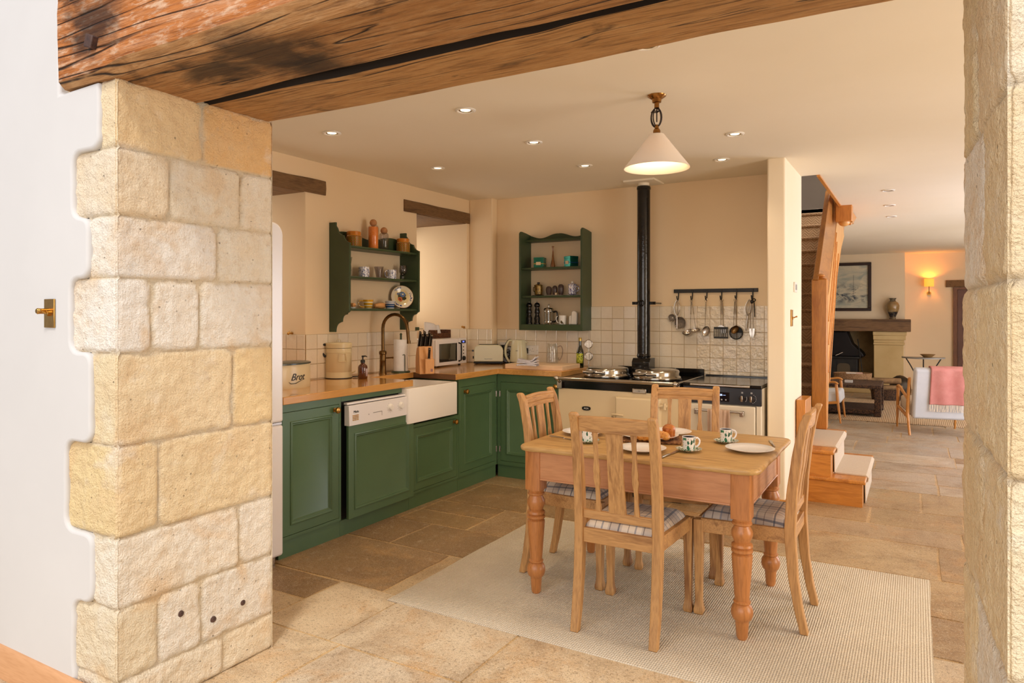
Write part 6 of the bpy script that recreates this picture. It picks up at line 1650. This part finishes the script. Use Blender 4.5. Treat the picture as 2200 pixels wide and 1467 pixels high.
# picture
xr = W(1872, 600, y=LB-.03).x; zt_ = W(1872, 563, y=LB-.03).z; zb_ = W(1872, 668, y=LB-.03).z; wd = 1.25
t = T('framed_painting', 'large dark-framed grey and blue abstract sea painting above the mantel', 'painting', (xr-wd/2, LB, (zt_+zb_)/2)); hx_ = wd/2; hz_ = (zt_-zb_)/2
b = MB(); f_ = .055
for q in ((-hx_, hx_, hz_-f_, hz_), (-hx_, hx_, -hz_, -hz_+f_), (-hx_, -hx_+f_, -hz_+f_, hz_-f_), (hx_-f_, hx_, -hz_+f_, hz_-f_)): b.box(q[0], q[1], -.045, -.001, q[2], q[3])
b.build('frame', plain('dark_frame', '#2a1712', .4), t, bevel=.006)
m = NT('sea_painting'); s = m.sep(m.obj()); v = m.map(m.obj(), (1, 1, 2.4)); n = m.noise(v, 3.2, 5, .6, 1.2); n2 = m.noise(m.map(m.obj(), (1, 1, 1.6), (2, 0, 1)), 4, 6, .65, 1.0)
c = m.ramp(n, [(.3, '#8f9a93'), (.5, '#bdb9a4'), (.7, '#d5caae')]); band_ = m.ramp(m.math('MULTIPLY_ADD', s[2], 1.0, .5), [(.18, 0.0), (.26, 1.0), (.42, 1.0), (.6, 0.0)])
dark = m.math('MULTIPLY', m.ramp(n2, [(.47, 0.0), (.6, 1.0)]), band_); c = m.mix(dark, c, '#26384c'); c = m.mix(m.ramp(s[2], [(-.0, 0.0), (1, 0.0)]), c, c)
m.P(Base_Color=c, Roughness=.5)
b = MB(); b.box(-hx_+f_, hx_-f_, -.02, -.010, -hz_+f_, hz_-f_); cv = b.build('canvas', m.m, t)
b = MB(); b.box(.33-.0, .334, -.022, -.02, -.2, .22); b.build('mast_stroke', plain('grey_stroke', '#4b5359', .6), cv)
# vase
q = W(1918, 687, y=LB-.12); t = T('urn_vase', 'brown and dark glazed urn-shaped vase standing on the mantel', 'vase', (q.x, LB-.11, zm+.004))
m = NT('banded_glaze'); s = m.sep(m.obj()); col = m.ramp(m.math('MULTIPLY', s[2], 2.6), [(0.0, '#5d4a32'), (.15, '#2b2a30'), (.33, '#17161c'), (.345, '#8a6f45'), (.5, '#97794a'), (.80, '#8a6f48'), (.83, '#1d1c22')]); m.P(Base_Color=m.mix(m.ramp(m.noise(m.obj(), 14, 3), [(.45, 0.0), (.7, .5)]), col, '#b0a080'), Roughness=.2, Coat_Weight=.4)
lz([(.05, 0), (.055, .015), (.045, .03), (.075, .10), (.105, .18), (.108, .24), (.09, .29), (.05, .32), (.042, .345), (.065, .375), (.055, .375), (.035, .345)], 32).build('vase', m.m, t)
# sconce
q = W(1996, 607, y=LR-.12); t = T('wall_light', 'lit wall light with small linen shade on the far wall', 'wall light', (q.x, LR, q.z))
m = NT('lit_shade'); s = m.sep(m.obj()); m.P(Base_Color=lin('#d8a860'), Roughness=.8, Emission_Color=lin('#f2952e'), Emission_Strength=1.6, Transmission_Weight=0.0)
b = MB(); b.lathe([(.075, -.07), (.075, .07)], 28, (0, -.12, 0), cap0=False, cap1=False); b.build('lamp_shade', m.m, t, solid=.002, recalc=False)
b = MB(); b.tube(curvepts([(0, -.005, -.19), (0, -.06, -.2), (0, -.11, -.17), (0, -.12, -.10), (0, -.12, -.06)]), .007, 8); b.build('arm', M_antique, t)
b = MB(); b.lathe([(.035, -.015), (.03, -.0)], 20, (0, 0, -.19), 'y'); b.build('backplate', M_brass, t)
b = MB(); b.ball((0, -.12, 0), .022, 12); b.build('bulb', emit('bulb_glow', '#ffb765', 12), t)
SC = Vector((q.x, LR-.12, q.z))
# far door
dx0 = W(2048, 700, y=LR-.02).x; dz1 = W(2060, 622, y=LR-.02).z
t = T('door_1', '', ''); del t['label']; del t['category']; struct(t); t.location = (dx0, LR, 0)
b = MB(); b.box(0, .06, -.05, 0, 0, dz1); b.box(.78, .84, -.05, 0, 0, dz1); b.box(0, .84, -.05, 0, dz1, dz1+.04); b.build('door_frame', wood('brown_door', '#7a4e30', '#4a2c1a', 'z', .5), t)
b = MB()
for k in range(5): b.box(.062+k*.1432, .062+k*.1432+.141, -.04, -.012, .01, dz1-.003)
b.build('plank_door', wood('plum_brown_door', '#6d483a', '#4a2f28', 'z', .5), t, bevel=.004)
b = MB(); zL = W(2040, 618, y=LR-.02).z; b.box(W(2032, 610, y=LR-.02).x, dx0+1.1, LR-.035, LR-.001, zL+.01, W(2040, 602, y=LR-.02).z); tag(b.build('wooden_lintel', M_lint, bevel=.006), 'brown timber lintel over the far plank door', 'beam')
# side table and bowl
q = W(1984, 769, z=.70); t = T('side_table', 'grey half-round side table on curved metal legs by the far wall', 'table', (q.x, q.y+.2, 0))
P = [(-.30, .12), (.30, .12)]+[(.30*math.cos(a), .12-.30*math.sin(a)) for a in [R(k*12) for k in range(1, 15)]]
b = MB(); b.prism(P, .68, .70, 'z'); b.build('table_top', plain('zinc_top', '#8a8783', .4), t)
for (x, y) in ((-.24, .06), (.24, .06), (.0, -.12)):
    b = MB(); b.tube(curvepts([(x, y, .68), (x*.6, y*.6, .50), (x*.3, y*.3, .30), (x*.7, y*.7, .0)]), .009, 8); b.build('leg', M_blackm, t)
q2 = W(1992, 764, z=.70); t = T('wooden_bowl', 'shallow brown bowl on the half-round side table', 'bowl', (q2.x, q.y+.2, .70)); lz([(.05, 0), (.11, .05), (.105, .05), (.045, .006), (.001, .006)]).build('bowl', wood('bowl_wood', '#a07a48', '#7a5430', 'x', .5), t)
# coffee table
qa = W(1893, 899, z=0); cx0, cx1, cy0, cy1 = qa.x-1.25, qa.x, qa.y, qa.y+.85; zt2 = W(1893, 829, y=qa.y).z-.0145
M_rattan = wicker('dark_rattan', '#7a5434', '#2c1b10', 55)
t = T('coffee_table', 'dark woven coffee table with lower shelf before the fireplace', 'table', ((cx0+cx1)/2, (cy0+cy1)/2, .0145)); hx2, hy2 = (cx1-cx0)/2, (cy1-cy0)/2
b = MB(); b.box(-hx2, hx2, -hy2, hy2, zt2-.045, zt2); b.build('table_top', M_rattan, t, bevel=.008)
for x in (-1, 1):
    for y in (-1, 1): b = MB(); b.cbox((x*(hx2-.04), y*(hy2-.04), (zt2-.045)/2+.001), (.08, .08, zt2-.047)); b.build('leg', M_rattan, t, bevel=.006)
b = MB(); b.box(-hx2+.01, hx2-.01, -hy2+.01, hy2-.01, .03, .085); b.build('lower_shelf', M_rattan, t, bevel=.006)
q = W(1830, 817, z=zt2); zt2 += .0145; t = T('wicker_tray', 'oval pale wicker tray on the dark coffee table', 'tray', (q.x, q.y+.16, zt2), R(20))
b = MB(); b.lathe([(1, 0), (1.03, .085), (1.0, .085), (.97, .01), (.0001, .01)], 48, sx=.255, sy=.17); b.build('tray', wicker('pale_wicker', '#b98f63', '#8a6440', 60), t)
t2 = T('magazine', 'white and orange magazine lying in the wicker tray', 'magazine', (t.location.x+.02, t.location.y, zt2+.075), R(8)); b = MB(); b.box(-.11, .11, -.08, .08, 0, .012); b.build('pages', plain('paper', '#e2d8cc', .6), t2); b = MB(); b.box(.02, .11, -.081, -.03, .012, .0135); b.build('cover_band', plain('orange_print', '#d0532a', .5), t2)
q = W(1823, 822, z=zt2); t = T('coaster_stack', 'small pale stack of coasters in front of the wicker tray', 'coasters', (q.x, q.y+.03, zt2)); b = MB(); b.box(-.05, .05, -.04, .04, 0, .035); b.build('coasters', plain('marble', '#c9c4bc', .3), t, bevel=.003)
# logs and basket by the pillar
M_log = mottled('log_bark', '#6a5138', '#9a7a54', 12, .9, .5, 40); M_logend = mottled('log_end', '#b08a5a', '#c9a878', 14, .8)
lg = [(1898, 812, .20, .06, 0), (1895, 842, .20, .055, 10), (1912, 846, .16, .05, -14)]
q = W(1903, 866, z=0)
t = T('log_basket', 'low dark basket holding split logs beside the stone pillar', 'basket', (q.x, 12.7, 0)); sc_x = W(1903, 850, y=12.7).x; t.location.x = sc_x
b = MB(); b.lathe([(1, 0), (1.1, .18), (1.04, .18), (.95, .01), (.001, .01)], 28, sx=.2, sy=.16); b.build('basket', M_rattan, t)
r5 = random.Random(5)
for i, (dx, dy, dz, rr_, lab) in enumerate(((-.05, 0, .09, .055, 'split log low in the log basket, at its left'), (.07, .02, .09, .05, 'split log low in the log basket, at its right'), (0, .0, .20, .055, 'split log lying across the middle of the basket'), (-.02, -.02, .315, .055, 'pale split log topmost on the basket pile'))):
    c = T('log', lab, 'log', (t.location.x+dx, 12.7+dy, dz), R(r5.uniform(-12, 12)), 'split logs by the fireplace')
    L3 = .17 if i < 2 else .23
    b = MB(); b.lathe([(rr_*.96, -L3), (rr_, -L3+.01), (rr_, L3-.01), (rr_*.96, L3)], 12, (0, 0, 0), 'x', sx=1, sy=.85) if i > 1 else b.lathe([(rr_, -.11), (rr_, .11)], 12, (0, 0, 0), 'y')
    b.build('bark', M_log, c)
    b = MB()
    if i > 1:
        b.lathe([(rr_*.9, 0), (rr_*.9, .004)], 12, (L3, 0, 0), 'x', sx=1, sy=.85); b.lathe([(rr_*.9, 0), (rr_*.9, .004)], 12, (-L3-.004, 0, 0), 'x', sx=1, sy=.85)
    else: b.lathe([(rr_*.9, -.004), (rr_*.9, .0)], 12, (0, -.11, 0), 'y')
    b.build('cut_end', M_logend, c)
q = W(1934, 866, z=0); t = T('domed_coal_scuttle', 'dark domed metal coal scuttle at the foot of the pillar', 'coal scuttle', (W(1934, 850, y=13.1).x, 13.1, 0)); b = MB(); b.lathe([(.13, 0), (.14, .02), (.16, .14), (.15, .25), (.11, .33), (.05, .37), (.001, .38)], 28); b.build('scuttle', plain('dull_bronze', '#3b3124', .4, .5), t)
# armchairs
M_oakA = {a: wood('amber_oak', '#c8873f', '#9c6228', a, .35, 1.0, False, .2, .05) for a in 'xyz'}
M_up = mottled('pale_blue_grey_linen', '#c6c8cc', '#cfd0d3', 6, .95, .3, 350); M_seatf = mottled('stone_linen', '#b8a692', '#c5b4a0', 6, .95, .3, 350)
def armchair(lab):
    t = T('armchair', lab, 'armchair', (0, 0, 0), 0, 'oak-framed armchairs in the living room')
    W_ = .31
    for s in (-1, 1):
        fr_ = MB(); x = s*W_
        fr_.tube(curvepts([(x, -.07, 0), (x, .02, .19), (x, .035, .28), (x, -.01, .5), (x, -.06, .66)]), [.011]+[.015]*6+[.020]*6+[.019]*6+[.017]*5+[.014], 10); fr_.build('rear_leg', M_oakA['z'], t)
        fr_ = MB(); fr_.tube([(x, .60, 0), (x, .57, .25), (x, .55, .49)], [.011, .017, .018], 10); fr_.build('front_leg', M_oakA['z'], t)
        fr_ = MB(); fr_.tube(curvepts([(x, .57, .49), (x, .50, .515), (x, .25, .46), (x, .0, .40)]), .018, 10, flat=.8); fr_.build('armrest', M_oakA['y'], t)
        fr_ = MB(); fr_.tube([(x, .565, .26), (x, .02, .20)], .018, 10); fr_.build('side_rail', M_oakA['y'], t)
    b = MB(); b.M = Matrix.Translation((0, .05, .19))@Matrix.Rotation(R(13), 4, 'X'); b.prism(rrect(-.27, .27, 0, .60, .03, 4), -.05, .05, 'y'); b.build('backrest', M_up, t, bevel=.03, bseg=3)
    b = MB(); b.M = Matrix.Translation((0, .34, .30))@Matrix.Rotation(R(5), 4, 'X'); b.prism(rrect(-.28, .28, -.26, .26, .04, 4), -.075, .075, 'z'); label(b.build('seat_cushion', M_seatf, t, bevel=.03, bseg=3), 'stone coloured seat cushion')
    return t
ac = armchair('white-backed oak armchair seen from behind, pink throw over its back')
ac.location = (.225, 9.33, 0); ac.rotation_euler.z = R(12)
q = W(1806, 912, z=0)
a2 = dup(ac, 'oak armchair with pale seat half hidden by the newel post', (q.x-.60, q.y+.31, .0145), R(-90))
for o in COL.objects:
    if o.parent == a2 and o.name.startswith('seat_cushion'): o.data = o.data.copy(); o.data.materials[0] = M_up; del o['label']
# throw
M_pink = mottled('pink_wool', '#c27a72', '#cf8d84', 10, 1, .4, 160)
Mx = Matrix.Translation(ac.location)@Matrix.Rotation(R(12), 4, 'Z')@Matrix.Translation((0, .05, .19))@Matrix.Rotation(R(13), 4, 'X')
tx0, tx1 = -.11, .235
t = T('throw_blanket', 'pink wool throw with cream fringe over the armchair back', 'blanket'); t.matrix_world = Mx
b = MB()
def thr(u, v):
    x = tx0+(tx1-tx0)*u; f = .006*math.sin(u*11+v*2)
    if v < .62: z = .19+.405*v/.62; y = -.066+f
    elif v < .74: a = math.pi*(v-.62)/.12; y = -.058*math.cos(a)+f*.3-.004; z = .60+.016*math.sin(a)
    else: z = .60-.35*(v-.74)/.26; y = .060+f
    return (x, y, z)
b.grid(thr, 24, 60); b.build('throw', M_pink, t, recalc=False, solid=.008)
b = MB(); r = random.Random(9)
for k in range(46):
    x = tx0+(tx1-tx0)*(k+.5)/46; b.tube([(x, -.066+.006*math.sin(k/46*11), .195), (x+r.uniform(-.006, .006), -.068, .15), (x+r.uniform(-.01, .01), -.068, .105)], .0022, 5)
fr_ = b.build('fringe', mottled('cream_fringe', '#e6d6c0', '#efe2cf', 20, 1), t); fr_['kind'] = 'stuff'
rugmesh('area_rug', -1.55, 1.6, 10.1, 12.6, .002, rug_mat('sand_rug', '#cdb291', '#b3946f', 300, 300), 'plain sand-coloured rug under the coffee table', .012)
# ================================================================ lamps, daylight, camera
M_bulb = emit('downlight_glow', '#ffdfae', 5)
GL = 'recessed ceiling downlights'
dl = [(1390, 97, 'nearest ceiling downlight, above the pendant lamp', 1), (1000, 237, 'ceiling downlight second nearest, left of the pendant', 1), (713, 286, 'leftmost ceiling downlight, nearest the stone pier', 1), (1147, 306, 'ceiling downlight between the pendant and the wall shelves', 1),
      (940, 361, 'ceiling downlight above the niche by the corner', 1), (1257, 356, 'ceiling downlight nearest the flue pipe', 1), (1579, 288, 'ceiling downlight right of the pendant lamp', 1), (1551, 343, 'ceiling downlight over the companion cooker', 1),
      (1908, 409, 'nearest of the three unlit living room downlights', 0), (1911, 441, 'middle one of the three living room downlights', 0), (1915, 465, 'farthest of the three living room downlights', 0)]
lits = []
for px, py, lab, on_ in dl:
    q = W(px, py, z=ZC-.002)
    t = T('ceiling_downlight', lab, 'downlight', (q.x, q.y, ZC), 0, GL)
    b = MB(); b.lathe([(.055, -.0005), (.055, -.004), (.046, -.008), (.040, -.006), (.038, -.002), (.038, -.0005)], 32, cap0=False, cap1=False); b.rings
    b.build('bezel', M_whitep, t, recalc=True)
    b = MB(); b.lathe([(.037, -.0035), (.027, -.0015), (.026, -.0006)], 28, cap0=False, cap1=False); b.build('reflector', M_chrome, t)
    b = MB(); b.lathe([(.026, -.0025), (.026, -.0006)], 28); b.build('lamp_face', M_bulb if on_ else plain('dull_lamp', '#d8cdb8', .3), t)
    if on_: lits.append(q)
def light(kind, name, loc, energy, col, **kw):
    d = bpy.data.lights.new(name, kind); d.energy = energy; d.color = lin(col)[:3] if isinstance(col, str) else col
    for k, v in kw.items(): setattr(d, k, v)
    o = bpy.data.objects.new(name, d); COL.objects.link(o); o.location = loc; return o
for i, q in enumerate(lits):
    light('SPOT', 'downlight_beam', (q.x, q.y, ZC-.02), 16, '#ffe0b8', spot_size=R(115), spot_blend=.9, shadow_soft_size=.05)
# pendant
PXc = 1411; qd = W(1411, 205, z=ZC); X, Y = qd.x, qd.y
Dp = -X*SN+Y*CS
zr = lambda py: H+(HY-py)/F*Dp
t = T('pendant_lamp', 'white conical pendant lamp with looped cord over the table', 'pendant lamp', (X, Y, ZC))
z = lambda py: zr(py)-ZC
b = MB(); b.lathe([(.047, -.0), (.045, -.006), (.024, -.02), (.022, -.035), (.012, -.038), (.012, -.062), (.006, -.066)], 28); b.build('ceiling_rose', mottled('warm_brass', '#8a6236', '#a5763f', 20, .22, 0, metal=1), t)
zc1, zc2 = -.06, z(262)
b = MB(); b.rod((0, 0, zc1), (0, 0, zc2), .003, 8)
for k in range(3):
    rr_ = .030+.002*k; cz = (z(237)+z(265))/2; b.tube([((rr_*.85)*math.cos(a)*math.cos(k*.5)-.004+.003*k, rr_*.5*math.cos(a)*math.sin(k*.5), z(253)+.047*math.sin(a)+.002*k) for a in [2*math.pi*j/24 for j in range(24)]], .0032, 6, closed=True)
b.tube([(.012, -.004, z(240)), (-.02, -.006, z(238)), (-.03, 0, z(240)), (0, .006, z(241)), (.014, .0, z(239))], .003, 6, closed=True)
b.build('cord', plain('braided_cord', '#2d211c', .8), t)
zb0, zb1 = z(268), z(291); Mb = _mc['warm_brass']
b = MB(); b.lathe([(.006, zb0), (.010, zb0-.006), (.010, zb0-.018), (.014, zb0-.022), (.018, zb0-.03), (.018, zb0-.042), (.022, zb0-.046), (.036, zb1-.006)], 24); b.build('lamp_holder', Mb, t)
za, zb2 = z(289), z(362)
b = MB(); Rr = 70/F*Dp
b.lathe([(.036, za), (.040, za-.006), (Rr*.98, zb2+.006), (Rr, zb2), (Rr-.003, zb2), (.038, za-.010)], 64, cap0=False, cap1=False)
sh = NT('shade_enamel'); sh.P(Base_Color=lin('#f4efe8'), Roughness=.35); tr_ = sh.n('ShaderNodeBsdfTranslucent'); tr_.inputs[0].default_value = lin('#ffe6c8'); mx = sh.n('ShaderNodeMixShader'); mx.inputs[0].default_value = .12
sh.t.links.new(sh.b.outputs[0], mx.inputs[1]); sh.t.links.new(tr_.outputs[0], mx.inputs[2]); sh.t.links.new(mx.outputs[0], sh.out.inputs[0])
b.build('lamp_shade', sh.m, t, ang=60)
b = MB(); b.ball((0, 0, za-.075), .026, 14, (1, 1, 1.3)); b.build('bulb', emit('pendant_bulb', '#ffd9a6', 8), t)
light('POINT', 'pendant_light', (X, Y, ZC+za-.12), 7, '#ffcf96', shadow_soft_size=.03)
light('POINT', 'sconce_light', (SC.x, SC.y, SC.z+.02), 11, '#ff9a30', shadow_soft_size=.03)

# daylight through windows and from the unmodelled conservatory, plus an added stairwell fill
def area(name, loc, rot, sx, sy, e, col):
    o = light('AREA', name, loc, e, col, shape='RECTANGLE', size=sx, size_y=sy); o.rotation_euler = rot; return o
K = 1.0
area('conservatory_window_light', (-.8, -3.2, 2.2), (R(80), 0, 0), 6.0, 3.0, 195*K, '#fff6ec')
area('conservatory_roof_light', (-1.0, -.8, 4.6), (R(18), 0, 0), 5.0, 3.6, 50*K, '#fbf8ff')
area('window_light_near', (XR+.12, 3.35, 1.2), (0, R(90), 0), 2.0, 1.5, 72*K, '#fff2e2')
area('window_light_middle', (XR+.12, 7.8, 1.2), (0, R(90), 0), 2.0, 2.4, 125*K, '#eef2ff')
area('window_light_far', (XR+.12, 11.4, 1.2), (0, R(90), 0), 2.0, 2.4, 65*K, '#fff6ee')
area('niche_light_one', (XW-.64, (N1[0]+N1[1])/2, 1.75), (0, R(-90), 0), .9, .75, 3*K, '#fff0dc')
area('niche_light_two', (XW-.64, (N2[0]+N2[1])/2, 1.75), (0, R(-90), 0), .9, .7, 3.5*K, '#fff0dc')
area('stairwell_fill_light', (-.0, 8.0, 3.7), (0, R(70), 0), 1.0, 1.5, 95, '#f6eee4')  # added fill to brighten the stair treads; no window is built upstairs
sun = light('SUN', 'soft_sun', (1, -3, 5), 1.6, '#fff8ee', angle=R(7)); sun.rotation_euler = Vector((-.52, 1, -1.7)).to_track_quat('-Z', 'Y').to_euler()
wd_ = bpy.data.worlds.new('sky'); bpy.context.scene.world = wd_; wd_.use_nodes = True
bg = wd_.node_tree.nodes['Background']; bg.inputs[0].default_value = lin('#f3f4ff'); bg.inputs[1].default_value = .42
cam = bpy.data.cameras.new('camera'); co = bpy.data.objects.new('camera', cam); COL.objects.link(co)
co.location = (0, 0, H); co.rotation_euler = (R(90), 0, R(30)); cam.sensor_width = 36; cam.lens = 36*F/2200; cam.shift_y = -(733.5-HY)/2200
cam.clip_start = .05
sc = bpy.context.scene; sc.camera = co
cy = sc.cycles; cy.adaptive_threshold = .02; cy.max_bounces = 8; cy.diffuse_bounces = 5; cy.glossy_bounces = 4; cy.transmission_bounces = 4; cy.transparent_max_bounces = 10
cy.caustics_reflective = False; cy.caustics_refractive = False; cy.sample_clamp_indirect = 6
sc.view_settings.view_transform = 'Standard'; sc.view_settings.look = 'None'; sc.view_settings.exposure = -0.08; sc.view_settings.gamma = 1
